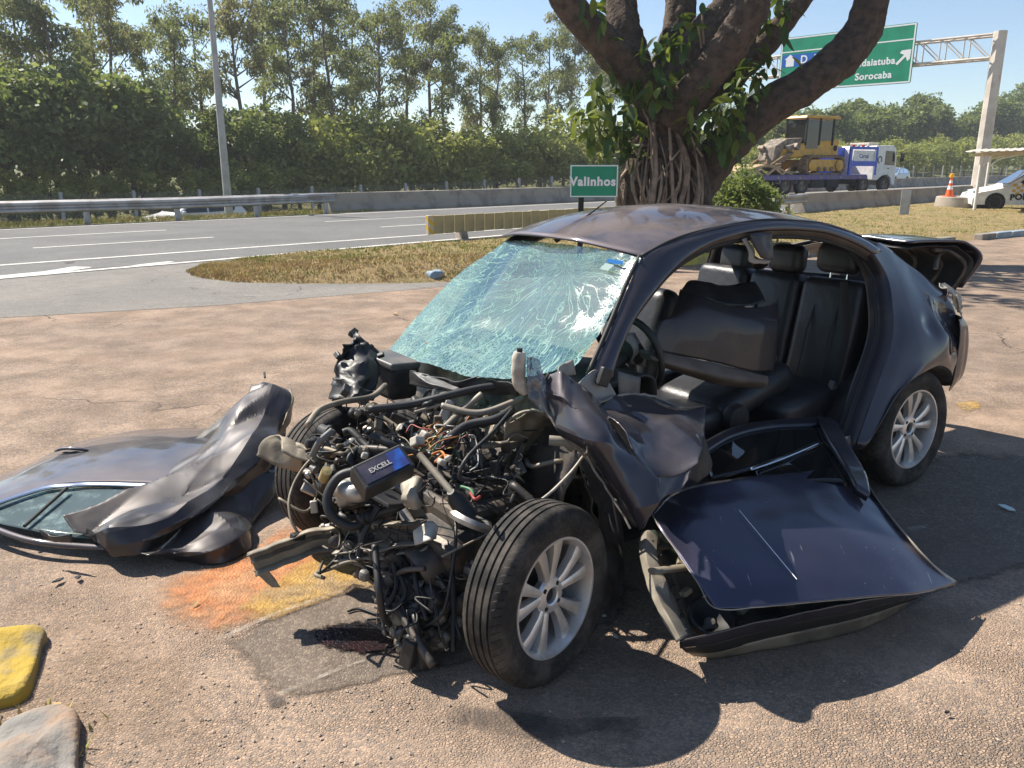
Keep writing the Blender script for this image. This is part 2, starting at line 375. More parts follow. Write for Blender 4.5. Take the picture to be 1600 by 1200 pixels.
tag(lc.build('lower_carriageway', M_ROAD, fix=True), kind='structure')
def strip(name, pts, wdt, z, m, rimv=1.0, n=24, jit=0.0):
    """painted line along a polyline, with the 'rim' attribute across it"""
    pts = cr([V3((p[0], p[1], 0)) for p in pts], n); vs = []; rim = []
    for i, p in enumerate(pts):
        t = (pts[min(i+1, n)]-pts[max(i-1, 0)]).normalized(); s_ = V3((-t.y, t.x, 0))
        for q, rv in ((-1, 0.0), (-0.35, rimv), (0.35, rimv), (1, 0.0)):
            vs.append(p+s_*wdt*0.5*q*(1+jit*noise.noise(p*3))+V3((0, 0, z))); rim.append(rv)
    b = MB(); b.add(vs, [(i*4+k, i*4+k+1, i*4+k+5, i*4+k+4) for i in range(n) for k in range(3)])
    o = b.build(name, m, fix=True); at = o.data.attributes.new('rim', 'FLOAT', 'POINT'); at.data.foreach_set('value', rim)
    return tag(o, kind='structure')
def blot(name, pts, z, m, inner=0.6, n=64):
    """stain with an outline: inner ring 1, rim 0"""
    P_ = [V3((p[0], p[1], 0)) for p in pts]; loop = cr(P_+[P_[0]], n)[:-1]; c = sum(loop, V3())/len(loop); vs = [c+V3((0, 0, z))]; rim = [1.0]
    for k, rv in ((0.3, 1.0), (inner*.85, 0.85), (.5+inner*.4, 0.5), (1.0, 0.0)):
        for p in loop: vs.append(c+(p-c)*k+V3((0, 0, z))); rim.append(rv)
    N_ = len(loop); fs = [(0, 1+i, 1+(i+1) % N_) for i in range(N_)]
    for r_ in range(3): fs += [(1+r_*N_+i, 1+(r_+1)*N_+i, 1+(r_+1)*N_+(i+1) % N_, 1+r_*N_+(i+1) % N_) for i in range(N_)]
    b = MB(); b.add(vs, fs); o = b.build(name, m, fix=True)
    at = o.data.attributes.new('rim', 'FLOAT', 'POINT'); at.data.foreach_set('value', rim)
    return tag(o, kind='structure')
for v_ in (16.0, 24.9): strip('lane_edge_line', [uv(-60, v_), uv(0, v_), uv(60, v_), uv(300, v_)], 0.2, 0.006, M_WHITE_LINE)
for v_ in (18.9, 21.85):
    for k in range(-3, 14): strip('lane_dash', [uv(4.2+k*8.5, v_), uv(8.0+k*8.5, v_)], 0.17, 0.006, M_WHITE_LINE, n=4)
strip('gore_line', [uv(-30, 11.0), uv(0, 13.9), uv(6, 14.3), uv(12, 14.6), uv(22, 14.75)], 0.22, 0.006, M_WHITE_LINE, n=40)
strip('gore_line', [at_z(0, 433), at_z(80, 425), at_z(130, 417)], 0.45, 0.003, M_WHITE_LINE, n=8)
strip('gore_line', [at_z(190, 419), at_z(230, 413), at_z(270, 409)], 0.22, 0.003, M_WHITE_LINE, n=8)
blot('tar_patch', [at_z(92, 409), at_z(120, 406), at_z(122, 412), at_z(98, 415)], 0.008, M_DAMP)
# paint, spills, lines and painted shade on the lot near the wreck
blot('orange_stain', [at_z(215, 905), at_z(330, 880), at_z(400, 845), at_z(470, 800), at_z(560, 800), at_z(580, 850), at_z(490, 925), at_z(420, 980), at_z(350, 1015), at_z(250, 1010), at_z(195, 965)], 0.008, M_ORANGE, 0.72)
blot('yellow_paint_patch', [at_z(325, 965), at_z(420, 900), at_z(520, 850), at_z(640, 860), at_z(660, 905), at_z(560, 930), at_z(470, 965), at_z(390, 990)], 0.012, M_YEL_PAINT, 0.8)
blot('asphalt_and_shade_patch', [at_z(*q) for q in [(350, 1005), (440, 955), (560, 918), (720, 895), (900, 890), (1000, 920), (950, 985), (780, 1030), (620, 1060), (450, 1095), (385, 1060)]], 0.004, M_PATCH, 0.8)
blot('asphalt_and_shade_patch', [at_z(*q) for q in [(1130, 860), (1260, 780), (1400, 730), (1500, 705), (1640, 715), (1720, 780), (1640, 880), (1480, 930), (1280, 1010), (1150, 960)]], 0.004, M_PATCH, 0.6)  # dark asphalt right of the wreck, with the car's shade painted into it
strip('old_parking_line', [at_z(340, 1005), at_z(430, 965), at_z(545, 925), at_z(660, 890)], 0.05, 0.016, M_OLD_LINE, 1.0, 30, 0.5)
strip('old_parking_line', [at_z(430, 1092), at_z(500, 1062), at_z(570, 1035)], 0.045, 0.0115, M_OLD_LINE, 1.0, 20, 0.6)
strip('old_parking_line', [at_z(1480, 690), at_z(1560, 700), at_z(1700, 712)], 0.05, 0.016, M_OLD_LINE, 1.0, 20, 0.4)
blot('oil_spill', [at_z(445, 985), at_z(520, 968), at_z(600, 962), at_z(665, 980), at_z(690, 1025), at_z(610, 1036), at_z(535, 1030), at_z(480, 1018)], 0.012, M_OIL, 0.7)
M_LOOSE = worn_paint('loose_tan_dirt', (0.50, 0.36, 0.245), (0.36, 0.25, 0.165), 0.52, 1.05, rough=0.95, sc=34, spec=0.1, bst=1.0)
blot('loose_dirt', [at_z(-80, 890), at_z(120, 900), at_z(260, 960), at_z(350, 1020), at_z(420, 1120), at_z(520, 1260), at_z(200, 1300), at_z(0, 1290), at_z(-150, 1100)], 0.006, M_LOOSE, 0.7)
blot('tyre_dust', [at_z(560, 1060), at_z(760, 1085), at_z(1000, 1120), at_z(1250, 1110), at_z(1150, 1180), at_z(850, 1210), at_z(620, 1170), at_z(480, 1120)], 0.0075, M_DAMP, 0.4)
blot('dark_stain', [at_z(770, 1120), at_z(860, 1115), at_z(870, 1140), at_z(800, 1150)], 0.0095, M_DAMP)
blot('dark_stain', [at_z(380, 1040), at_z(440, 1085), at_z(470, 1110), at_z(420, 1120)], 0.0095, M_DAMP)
blot('yellow_paint_mark', [at_z(1480, 628), at_z(1530, 622), at_z(1545, 640), at_z(1500, 648)], 0.006, M_YEL_PAINT, 0.6)
blot('chalk_mark', [at_z(1450, 730), at_z(1480, 727), at_z(1487, 737), at_z(1455, 738)], 0.008, M_OLD_LINE, 0.8)
blot('chalk_mark', [at_z(1495, 718), at_z(1525, 714), at_z(1530, 724), at_z(1500, 726)], 0.008, M_OLD_LINE, 0.7)
blot('chalk_mark', [at_z(1390, 825), at_z(1450, 815), at_z(1470, 830), at_z(1410, 842)], 0.008, M_OLD_LINE, 0.5)

# grass island between lot and highway, kerb on its right side
NE = [V3(p+(0,)) for p in [(-5.15, 12.95), (-4.6, 12.15), (-3.5, 11.66), (-1.13, 11.75), (1.0, 12.7), (4.5, 14.7), (8.46, 17.15), (12.6, 20.0), (20, 24.8), (34, 34)]]
FE = [V3((-5.12, 13.0, 0))] + [uv(u, 14.15) for u in (7.0, 9.0, 11.5, 14, 18, 24, 30, 40, 52)]
ne, fe = cr(NE, 110), cr(FE, 110); rows = []
for i in range(111):
    r = []; L_ = (fe[i]-ne[i]).length
    for k in range(25):
        s_ = k/24; p = ne[i].lerp(fe[i], s_); e = min(1.0, min(s_, 1-s_)*L_/0.5)
        h = e*(0.05+0.07*noise.noise(p*0.7)+0.035*noise.noise(p*3.1))
        h += e*0.22*math.exp(-((p.x+0.7)**2/5.0+(p.y-12.9)**2/1.0))     # heap of soil at the near edge
        r.append(p+V3((0, 0, max(-0.004, h)-0.004*(1-e))))
    rows.append(r)
b = MB(); b.grid(rows); tag(b.build('grass_island', M_EARTH, smooth=180, fix=True), kind='structure')
M_BLADE = mat('grass_blades', (0.28, 0.28, 0.08), 0.9, col2=(0.52, 0.41, 0.19), ns=0.9, spec=0.1)
M_BLADE_DRY = mat('dry_grass_blades', (0.56, 0.42, 0.21), 0.9, col2=(0.40, 0.27, 0.14), ns=3, spec=0.1)
def tufts(name, label, n, m, region, hmin, hmax):
    b = MB(); vs = []; fs = []
    for _ in range(n):
        p = region()
        if p is None: continue
        for _k in range(5):
            a = random.uniform(0, 6.28); h = random.uniform(hmin, hmax); q = p+V3((random.gauss(0, .04), random.gauss(0, .04), 0)); ln = V3((math.cos(a), math.sin(a), 0))*h*random.uniform(.2, .9)
            sd = V3((-math.sin(a), math.cos(a), 0))*0.008; i = len(vs)
            vs += [q-sd, q+sd, q+ln+V3((0, 0, h))]; fs.append((i, i+1, i+2))
    b.add(vs, fs); o = b.build(name, m); return tag(o, label, 'grass', kind='stuff')
def on_island(lo=0.02, hi=1.0, tlo=0, thi=110):
    def f():
        i = random.uniform(tlo, thi); a = int(min(i, 109)); s_ = random.uniform(lo, hi)*24; k = int(min(s_, 23)); f, e = i-a, s_-k
        return (rows[a][k]*(1-e)+rows[a][k+1]*e)*(1-f)+(rows[a+1][k]*(1-e)+rows[a+1][k+1]*e)*f
    return f
tufts('grass', 'short dry and green grass on the island beside the highway', 9000, M_BLADE, on_island(0.03, 0.98), 0.02, 0.055)
tufts('dry_grass', 'straw coloured dead grass on the soil heap by the lot', 4500, M_BLADE_DRY, on_island(0.0, 0.4, 2, 60), 0.02, 0.055)
def verge():
    u = random.uniform(-6, 17); v_ = random.uniform(25.6, 28.5); return uv(u, v_, terrain(u, v_))
tufts('verge_grass', 'green grass strip under the far guardrail', 4000, M_BLADE, verge, 0.05, 0.14)
# ------------------------------------------------------------------ highway furniture
ORD = ['first', 'second', 'third', 'fourth', 'fifth', 'sixth', 'seventh', 'eighth', 'ninth', 'tenth', 'eleventh', 'twelfth', 'thirteenth', 'fourteenth', 'fifteenth',
       'sixteenth', 'seventeenth', 'eighteenth', 'nineteenth', 'twentieth', 'twenty-first', 'twenty-second', 'twenty-third', 'twenty-fourth', 'twenty-fifth', 'twenty-sixth', 'twenty-seventh', 'twenty-eighth', 'twenty-ninth', 'thirtieth', 'thirty-first', 'thirty-second', 'thirty-third', 'thirty-fourth', 'thirty-fifth', 'thirty-sixth']
def wbeam(mb, pts, z0):
    prof = [(0.0, -0.155), (0.05, -0.12), (0.05, -0.06), (0.0, -0.02), (0.0, 0.02), (0.05, 0.06), (0.05, 0.12), (0.0, 0.155)]
    rws = []
    for i, p in enumerate(pts):
        t = (pts[min(i+1, len(pts)-1)]-pts[max(i-1, 0)]).normalized(); nn = V3((t.y, -t.x, 0))
        rws.append([p+nn*x+V3((0, 0, z0+z)) for x, z in prof])
    mb.grid(rws)
def guardrail(u0, u1, v, label, z=0.0, step=3.8, postm=M_GALV, zc=0.52, rails=(0.0,)):
    r = empty('guardrail', uv(u0, v, z), 0, label, 'guardrail')
    o = V3(r.location); n = max(2, int((u1-u0)/2))
    for rr in rails:
        b = MB(); wbeam(b, [uv(u0+(u1-u0)*i/n, v-0.10+rr, z)-o+V3((0, 0, 0.05*noise.noise(V3((i*.3, rr, v))))) for i in range(n+1)], zc)
        b.build('beam', M_GALV, r, smooth=40, solid=0.006)
    k = u0+0.4
    while k < u1:
        b = MB(); b.box((0, 0, zc/2+0.06), (0.11, 0.15, zc+0.16), -HA); b.build('post', postm, r, bevel=0.01, loc=uv(k, v, z)-o); k += step
    return r
guardrail(-14, 15.3, 25.7, 'long grey steel guardrail on posts along the far highway edge', step=2.6, rails=(0.0, 0.35))
guardrail(21.0, 27.6, 14.4, 'short guardrail on wooden posts left of the near concrete barrier', postm=M_WOOD, step=1.7)
def barrier(u0, u1, v, h, label, seg=6.0):
    r = empty('concrete_barrier', uv(u0, v), 0, label, 'barrier'); o = V3(r.location); u = u0; k = 0
    prof = [(-0.3, 0), (-0.29, 0.08), (-0.16, 0.3), (-0.11, h), (0.11, h), (0.16, 0.3), (0.29, 0.08), (0.3, 0)]
    while u < u1-0.5:
        e = min(u+seg-0.02, u1); b = MB(); rws = []
        for i in range(5):
            uu = u+(e-u)*i/4; rws.append([uv(uu, v+x, max(0, z+0.012*noise.noise(V3((uu, x*3, z))))*1.0-0.01)-o for x, z in prof])
        b.grid(rws); n = len(prof); b.f += [tuple(range(n)), tuple(range(4*n+n-1, 4*n-1, -1))]; b.m += [0, 0]
        b.build('barrier_segment', M_CONC, r, bevel=0.015, fix=True); u += seg; k += 1
barrier(15.4, 110, 26.3, 0.68, 'long concrete barrier along the far edge of the highway')
barrier(27.9, 74, 14.75, 0.66, 'low concrete barrier on the near highway edge behind the cone')
# lamp post and the overhead sign
lp = empty('lamp_post', (-10.3, 29.95, -0.5), 0, 'tall slim concrete lamp post behind the far guardrail', 'lamp post')
b = MB(); b.tube([(0, 0, 0), (0, 0, 4), (0, 0, 7.75)], [0.15, 0.12, 0.085], 14); b.build('pole', M_POLE, lp, smooth=40)
for s_ in (-1, 1):
    b = MB(); b.tube([(0, 0, 7.62), (s_*0.3, 0, 7.72), (s_*0.55, -.02, 7.74)], 0.03, 8); arm = b.build('arm', M_GALV, lp, smooth=40)
    b = MB(); b.box((s_*0.78, -.03, 7.74), (0.5, 0.2, 0.1), taper=0.7); b.build('lamp_head', M_GALV, arm, bevel=0.02)
GB = V3((23.3, 41.5, 0))
ga = empty('sign_gantry', GB, 0, 'beige cantilever gantry with lattice arm holding the green overhead sign', 'gantry')
zt = at_y(1556, 52, 41.5).z; zb = at_y(1552, 95, 41.5).z
b = MB(); b.tube([(0, 0, 0), (0, 0, zt+0.1)], [0.34, 0.3], 8); b.build('post', M_POLE_BEIGE, ga, smooth=30)
b = MB(); b.lathe([(0.0, 0.0), (0.55, 0.0), (0.55, 0.06), (0.36, 0.1)], 12); b.build('base_plate', M_POLE_BEIGE, ga)
def gp(t, z, s_=0.0): return HV*t + HU*s_ + V3((0, 0, z))
NT = 12; TL = 13.6
for s_ in (-0.4, 0.4):
    for z in (zb+0.12, zt-0.05):
        b = MB(); b.tube([gp(0.2, z, s_), gp(TL, z, s_)], 0.06, 8); b.build('chord', M_POLE_BEIGE, ga, smooth=40)
for k in range(NT):
    t0, t1 = 0.3+(TL-0.3)*k/NT, 0.3+(TL-0.3)*(k+1)/NT
    for s_ in (-0.4, 0.4):
        b = MB(); b.tube([gp(t0, zb+.12, s_), gp(t1, zt-.05, s_)], 0.03, 6); b.build('diagonal', M_POLE_BEIGE, ga, smooth=40); b = MB(); b.tube([gp(t1, zb+.12, s_), gp(t1, zt-.05, s_)], 0.03, 6); b.build('brace', M_POLE_BEIGE, ga, smooth=40)
    b = MB(); b.tube([gp(t0, zt-.05, -0.4), gp(t1, zt-.05, 0.4)], 0.025, 6); b.build('cross_brace', M_POLE_BEIGE, ga, smooth=40); b = MB(); b.tube([gp(t0, zb+.12, 0.4), gp(t1, zb+.12, -0.4)], 0.025, 6); b.build('cross_brace', M_POLE_BEIGE, ga, smooth=40)
# sign panel (a thing bolted to the gantry): local x along -HV (left to right as read), y up
T0, T1 = 11.06, 3.66
zs1 = at_y(1434, 131, 44.2).z; zs0 = at_y(1438, 37, 44.2).z
so = empty('overhead_sign', GB+gp((T0+T1)/2, 0, -0.62), 0, 'large green overhead highway sign reading Indaiatuba and Sorocaba', 'road sign')
ex = -HV; SM = Matrix(((ex.x, 0, -HU.x, 0), (ex.y, 0, -HU.y, 0), (0, 1, 0, (zs0+zs1)/2), (0, 0, 0, 1)))   # sign x, y up, z towards the reader
SWD, SHT = T0-T1, zs0-zs1
def rrect(w, h, r, n=5, cx=0, cy=0):
    pts = []
    for sx, sy, a0 in ((1, 1, 0), (-1, 1, 90), (-1, -1, 180), (1, -1, 270)):
        for i in range(n+1):
            a = math.radians(a0+90*i/n); pts.append((cx+sx*(w/2-r)+r*math.cos(a), cy+sy*(h/2-r)+r*math.sin(a)))
    return pts
def sgn(poly, d0, d1, m, name, parent, M):
    b = MB(); b.prism(poly, d1-d0, M @ Matrix.Translation((0, 0, d0))); return b.build(name, m, parent, fix=True)
sgn(rrect(SWD, SHT, 0.08), 0, 0.05, M_SIGN, 'panel', so, SM)
def frame(w, h, t, d0, d1, m, name, parent, M, cx=0, cy=0):
    b = MB()
    for x, y, a, c in ((cx, cy+h/2-t/2, w, t), (cx, cy-h/2+t/2, w, t), (cx-w/2+t/2, cy, t, h-2*t), (cx+w/2-t/2, cy, t, h-2*t)):
        b.prism([(x-a/2, y-c/2), (x+a/2, y-c/2), (x+a/2, y+c/2), (x-a/2, y+c/2)], d1-d0, M @ Matrix.Translation((0, 0, d0)))
    return b.build(name, m, parent, fix=True)
frame(SWD-0.06, SHT-0.06, 0.07, 0.05, 0.056, M_SIGN_WHITE, 'border', so, SM)
def bar(x0, y0, x1, y1, m, name, d=0.006):
    return sgn([(x0, y0), (x1, y0), (x1, y1), (x0, y1)], 0.05, 0.05+d, m, name, so, SM)
bar(-SWD/2+0.1, SHT*0.22, SWD/2-0.1, SHT*0.22+0.06, M_SIGN_WHITE, 'dividing_line')
bar(-0.15, -SHT/2+0.1, -0.09, SHT*0.22, M_SIGN_WHITE, 'dividing_line')
bar(-SWD/2+0.14, -SHT*0.05, -0.5, SHT*0.18, M_SIGN_BLUE, 'blue_field')
hx, hy = -SWD/2+0.62, SHT*0.065
sgn([(hx-.24, hy-.3), (hx+.24, hy-.3), (hx+.24, hy+.08), (hx+.34, hy+.08), (hx, hy+.33), (hx-.34, hy+.08), (hx-.24, hy+.08)], 0.057, 0.062, M_SIGN_WHITE, 'house_symbol', so, SM)
def stext(body, size, x, y, M, parent, m=M_SIGN_WHITE, bold=0.0, space=1.08, d=0.06, align='CENTER'):
    return text_mesh(body, size, m, 'lettering', parent, M @ Matrix.Translation((x, y, d)), 0.003, bold, space, align)
stext('D. Pedro I', 0.58, hx+0.62, hy, SM, so, bold=0.012, d=0.061, align='LEFT')
stext('Indaiatuba', 0.48, SWD*0.235, -SHT*0.10, SM, so, bold=0.014, d=0.054)
stext('Sorocaba', 0.48, SWD*0.235, -SHT*0.335, SM, so, bold=0.014, d=0.054)
a0 = (SWD*0.432, -SHT*0.06); arr = [(-.36, -.27), (-.27, -.36), (.12, .03), (.22, -.2), (.34, -.1), (.36, .36), (-.1, .34), (-.2, .22), (.03, .12)]
sgn([(a0[0]+x, a0[1]+y) for x, y in arr], 0.051, 0.057, M_SIGN_WHITE, 'arrow', so, SM)
for x in (-SWD*.35, 0, SWD*.35): b = MB(); b.box(SM @ V3((x, 0, -0.09)), (0.08, 0.08, SHT*.95)); b.build('bracket', M_POLE_BEIGE, so)
# small town sign
p = at_y(928, 283, 13.6); vsn_ = empty('town_sign', (p.x, 13.6, 0.05), 0, 'small green road sign reading Valinhos on a dark post', 'road sign')
VM = Matrix(((1, 0, 0, 0), (0, 0, -1, 0), (0, 1, 0, p.z-0.05), (0, 0, 0, 1)))
b = MB(); b.prism(rrect(0.79, 0.52, 0.03), 0.02, VM); b.build('panel', M_SIGN, vsn_, fix=True)
frame(0.775, 0.505, 0.018, 0.02, 0.023, M_SIGN_WHITE, 'border', vsn_, VM)
text_mesh('Valinhos', 0.195, M_SIGN_WHITE, 'lettering', vsn_, VM @ Matrix.Translation((-0.02, -.01, 0.024)), 0.002, 0.008, 1.12)
b = MB(); b.box((-0.2, 0.05, p.z/2-0.2), (0.09, 0.06, p.z+0.3)); b.build('post', M_DARK, vsn_, bevel=0.008)
# upright-board barrier with a striped end
S0 = at_z(674, 377); S0.z = 0.0
wb = empty('board_barrier', S0, 0, 'yellowed upright-board barrier with a striped end beside the highway', 'barrier')
for k in range(26):
    d = HU*(0.2+k*0.305); b = MB(); b.box((0, 0, 0.355), (0.285, 0.06+0.012*random.random(), 0.40+random.uniform(-.012, .012)), math.pi/2-HA+random.uniform(-.03, .03)); b.build('board', M_CONC_Y, wb, bevel=0.012, loc=d)
for k in range(4):
    b = MB(); b.box((0, 0, 0.08), (0.22, 0.28, 0.2), math.pi/2-HA, taper=0.75); b.build('foot', M_CONC, wb, bevel=0.015, loc=HU*(0.9+k*2.2)+HV*0.02)
m_, N_, L_, P_ = nt('yellow_black_stripes'); sp_ = nd(N_, 'ShaderNodeSeparateXYZ'); L_.new(objco(N_), sp_.inputs[0])
w_ = mth(N_, L_, 'FRACT', mth(N_, L_, 'MULTIPLY', mth(N_, L_, 'ADD', sp_.outputs[0], sp_.outputs[2]), 5.0))
L_.new(mix_col(N_, L_, mth(N_, L_, 'GREATER_THAN', w_, 0.5), (0.65, 0.4, 0.03), (0.5, 0.45, 0.38)), P_.inputs['Base Color']); M_STRIPE = m_
b = MB(); b.box((0, 0, 0.36), (0.16, 0.1, 0.42), math.pi/2-HA); b.build('striped_end', M_STRIPE, wb, bevel=0.01, loc=-HU*0.03)
# chain-link fence behind the lower carriageway
m_, N_, L_, P_ = nt('chain_link'); co_ = objco(N_); sp_ = nd(N_, 'ShaderNodeSeparateXYZ'); L_.new(co_, sp_.inputs[0])
al = sp_.outputs[0]
def wire(sign):
    s1 = mth(N_, L_, 'ADD', al, mth(N_, L_, 'MULTIPLY', sp_.outputs[2], sign)); fr_ = mth(N_, L_, 'FRACT', mth(N_, L_, 'MULTIPLY', s1, 7.0)); return mth(N_, L_, 'LESS_THAN', fr_, 0.09)
L_.new(mth(N_, L_, 'MAXIMUM', wire(0.73), wire(-0.73)), P_.inputs['Alpha']); P_.inputs['Base Color'].default_value = (0.25, 0.25, 0.24, 1); P_.inputs['Roughness'].default_value = 0.6
M_LINK = m_
fe_ = empty('chain_link_fence', uv(-20, 39, far_z(-20)), 0, 'chain link fence on concrete posts in front of the trees', 'fence'); fo = V3(fe_.location)
k = -20.0; pm = MB(); pm.box((0, 0, 0.82), (0.13, 0.13, 1.64)); pm_me = pm.mesh('fence_post', M_POLE)
while k < 190:
    link('post', pm_me, fe_, uv(k, 39, terrain(k, 39))-fo, (0, 0, -HA+random.uniform(-.1, .1)))
    u2 = k+3.0; b = MB(); b.add([uv(k, 39, terrain(k, 39)+0.05)-fo, uv(u2, 39, terrain(u2, 39)+0.05)-fo, uv(u2, 39, terrain(u2, 39)+1.55)-fo, uv(k, 39, terrain(k, 39)+1.55)-fo], [(0, 1, 2, 3)])
    if k < 80: b.build('wire_mesh', M_LINK, fe_)
    k += 3.0
# kerb of painted stones on the right
kd = (V3((12.86, 20.55, 0))-V3((9.31, 18.26, 0))).normalized(); ka = math.atan2(kd.y, kd.x)
M_KBLUE = mat('kerb_blue_paint', (0.2, 0.28, 0.36), 0.8, col2=(0.33, 0.34, 0.33), ns=5, bmp=0.3, bs=40)
M_KYEL = mat('kerb_yellow_paint', (0.58, 0.43, 0.05), 0.8, col2=(0.4, 0.32, 0.12), ns=5, bmp=0.3, bs=40)
M_KBARE = mat('kerb_bare_concrete', (0.27, 0.24, 0.2), 0.9, col2=(0.18, 0.16, 0.13), ns=4, bmp=0.4, bs=40)
kerb = empty('kerb', (5.0, 14.72, 0), 0, 'worn kerb of blue, yellow and bare stones along the right lot edge', 'kerb')
kq = V3((0, 0, 0)); pat = ['b', 'c', 'b', 'y', 'c', 'b', 'b', 'y', 'b', 'c', 'b', 'y', 'c', 'b', 'b', 'y', 'b', 'c', 'b', 'b', 'y', 'c', 'b']
kp = cr([V3((5.0, 14.85, 0)), V3((8.46, 17.1, 0)), V3((12.5, 19.9, 0)), V3((20, 24.8, 0)), V3((30, 31.3, 0))], 30)
for i in range(30):
    if 9 < i < 12: continue
    d = kp[i+1]-kp[i]; b = MB(); b.box((0, 0, 0.05), (d.length-0.03, 0.22, 0.16+0.02*random.random()), math.atan2(d.y, d.x)+random.uniform(-.03, .03))
    b.build('kerb_stone', {'b': M_KBLUE, 'c': M_KBARE, 'y': M_KYEL}[pat[i % len(pat)]], kerb, bevel=0.025, seg=3, loc=(kp[i]+kp[i+1])/2-V3(kerb.location))
# round concrete base with the traffic cone, and a grey marker post
rb = at_z(1500, 325); b = MB(); b.lathe([(0, -0.02), (0.92, -0.02), (0.93, 0.1), (0.9, 0.42), (0.86, 0.45), (0.6, 0.44), (0, 0.44)], 28)
o = b.build('well_ring', M_CONC, smooth=40, loc=(rb.x, rb.y, 0)); tag(o, 'round low concrete ring under the traffic cone', 'concrete ring')
M_ORANGE_P = mat('cone_orange', (0.8, 0.12, 0.02), 0.5); M_AMBER = mat('amber_lamp', (0.9, 0.42, 0.02), 0.3)
cn = empty('traffic_cone', (rb.x-0.55, rb.y-0.1, 0.44), 0, 'orange and white traffic cone with amber lamp on the concrete ring', 'traffic cone')
b = MB(); b.box((0, 0, 0.02), (0.38, 0.38, 0.04)); b.build('base', M_ORANGE_P, cn, bevel=0.01)
for z0, z1, m2, nm in ((0.04, 0.28, M_ORANGE_P, 'cone_body'), (0.28, 0.42, M_SIGN_WHITE, 'reflective_band'), (0.42, 0.52, M_ORANGE_P, 'cone_body'), (0.52, 0.62, M_SIGN_WHITE, 'reflective_band'), (0.62, 0.72, M_ORANGE_P, 'cone_body')):
    rr = lambda z: 0.15*(1-z/0.9); b = MB(); b.lathe([(rr(z0), z0), (rr(z1), z1)], 20); b.build(nm, m2, cn, smooth=40)
b = MB(); b.lathe([(0.0, 0.72), (0.07, 0.73), (0.085, 0.8), (0.07, 0.87), (0, 0.89)], 16); b.build('lamp', M_AMBER, cn, smooth=60)
mp = at_z(1412, 337); b = MB(); b.box((0, 0, 0.4), (0.3, 0.05, 0.86)); b.box((0, 0.04, 0.3), (0.06, 0.05, 0.62))
tag(b.build('marker_post', M_GALV, loc=mp, rot=(0, 0, -0.2), bevel=0.008), 'plain grey flat marker post on the grass by the low barrier', 'marker post')

# ------------------------------------------------------------------ vehicles in the background
M_TYRE = mat('tyre_rubber', (0.017, 0.0165, 0.016), 0.75, col2=(0.05, 0.043, 0.036), ns=7, lo=0.45, hi=0.75, bmp=0.12, bs=120)
M_ALLOY = mat('alloy_wheel', (0.74, 0.73, 0.71), 0.36, 0.7, col2=(0.52, 0.48, 0.43), ns=7, rough2=0.5)
M_YELLOW = mat('machine_yellow', (0.66, 0.35, 0.02), 0.45, col2=(0.5, 0.27, 0.04), ns=3)
M_TRACK = mat('track_mud', (0.30, 0.2, 0.11), 0.9, col2=(0.12, 0.08, 0.05), ns=6, bmp=0.4, bs=30)
M_BLUE = mat('deck_blue', (0.03, 0.10, 0.62), 0.4, col2=(0.025, 0.08, 0.45), ns=3)
M_DECK = mat('deck_purple', (0.10, 0.085, 0.28), 0.55, col2=(0.16, 0.12, 0.2), ns=3)
M_SOIL = mat('dried_mud', (0.5, 0.35, 0.2), 0.95, col2=(0.36, 0.24, 0.13), ns=4, bmp=0.5, bs=14, bd=0.05)
M_MACHINE = mat('dirty_machine_grey', (0.13, 0.115, 0.1), 0.7, col2=(0.32, 0.24, 0.16), ns=4, bmp=0.3, bs=20)
M_REDL = mat('red_lens', (0.6, 0.01, 0.01), 0.25)
def wheel(parent, name, c, R, wd, axis, rimr=0.62, spokes=0, rim_m=M_ALLOY, n=28):
    """simple wheel: tyre + rim, axis = outward unit vector in parent's space"""
    q = V3(axis).to_track_quat('Z', 'Y').to_matrix().to_4x4(); T = Matrix.Translation(V3(c)) @ q; e = empty(name, (0, 0, 0), parent=parent)
    e.matrix_local = T; r = R*rimr
    b = MB(); b.lathe([(r*.96, -wd/2), (R*.9, -wd/2), (R*.985, -wd*.36), (R, -wd*.2), (R, wd*.2), (R*.985, wd*.36), (R*.93, wd/2), (r*1.04, wd*.46), (r*.98, wd*.4)], n); b.build('tyre', M_TYRE, e, smooth=35)
    b = MB(); b.lathe([(r, wd*.42), (r*.93, wd*.36), (r*.88, wd*.1), (r*.4, wd*.16), (r*.3, wd*.26), (0, wd*.27)], n)
    if spokes:
        for k in range(spokes):
            a = 2*math.pi*k/spokes; M = Matrix.Rotation(a, 4, 'Z'); b.prism([(r*.15, -r*.07), (r*.9, -r*.11), (r*.9, r*.11), (r*.15, r*.07)], wd*.1, M @ Matrix.Translation((0, 0, wd*.27)))
    b.build('rim', rim_m, e, smooth=35); return e
# --- flatbed truck (local x forward, y to its left, z up)
TA = math.radians(58); TF = V3((math.sin(TA), math.cos(TA), 0)); TL_ = 12.9
torg = V3((23.5, 51.5, 0)) - TF*TL_
tr = empty('flatbed_truck', torg, math.pi/2-TA, 'white flatbed truck with blue headboard carrying a bulldozer on the highway', 'truck')
def tx(px):   # distance along the truck's near side
    k = (px-800)/1306.0; return (k*torg.y-torg.x)/(TF.x-k*TF.y)
W_ = 2.5
b = MB(); b.box((4.9, W_/2, 1.02), (11.0, W_, 0.16)); b.build('deck', M_DECK, tr, bevel=0.02)
b = MB(); b.box((4.9, -0.02, 0.93), (11.0, 0.06, 0.2)); b.build('side_rail', M_DECK, tr, bevel=0.01)
for k in range(12):
    b = MB(); b.box((-0.2+k*0.9, -0.06, 0.95), (0.12, 0.03, 0.05)); b.build('marker_lamp', M_AMBER if k % 2 else M_REDL, tr)
b = MB(); b.box((5.3, W_/2, 0.68), (11.5, 0.9, 0.3)); b.build('chassis', M_DARK, tr)
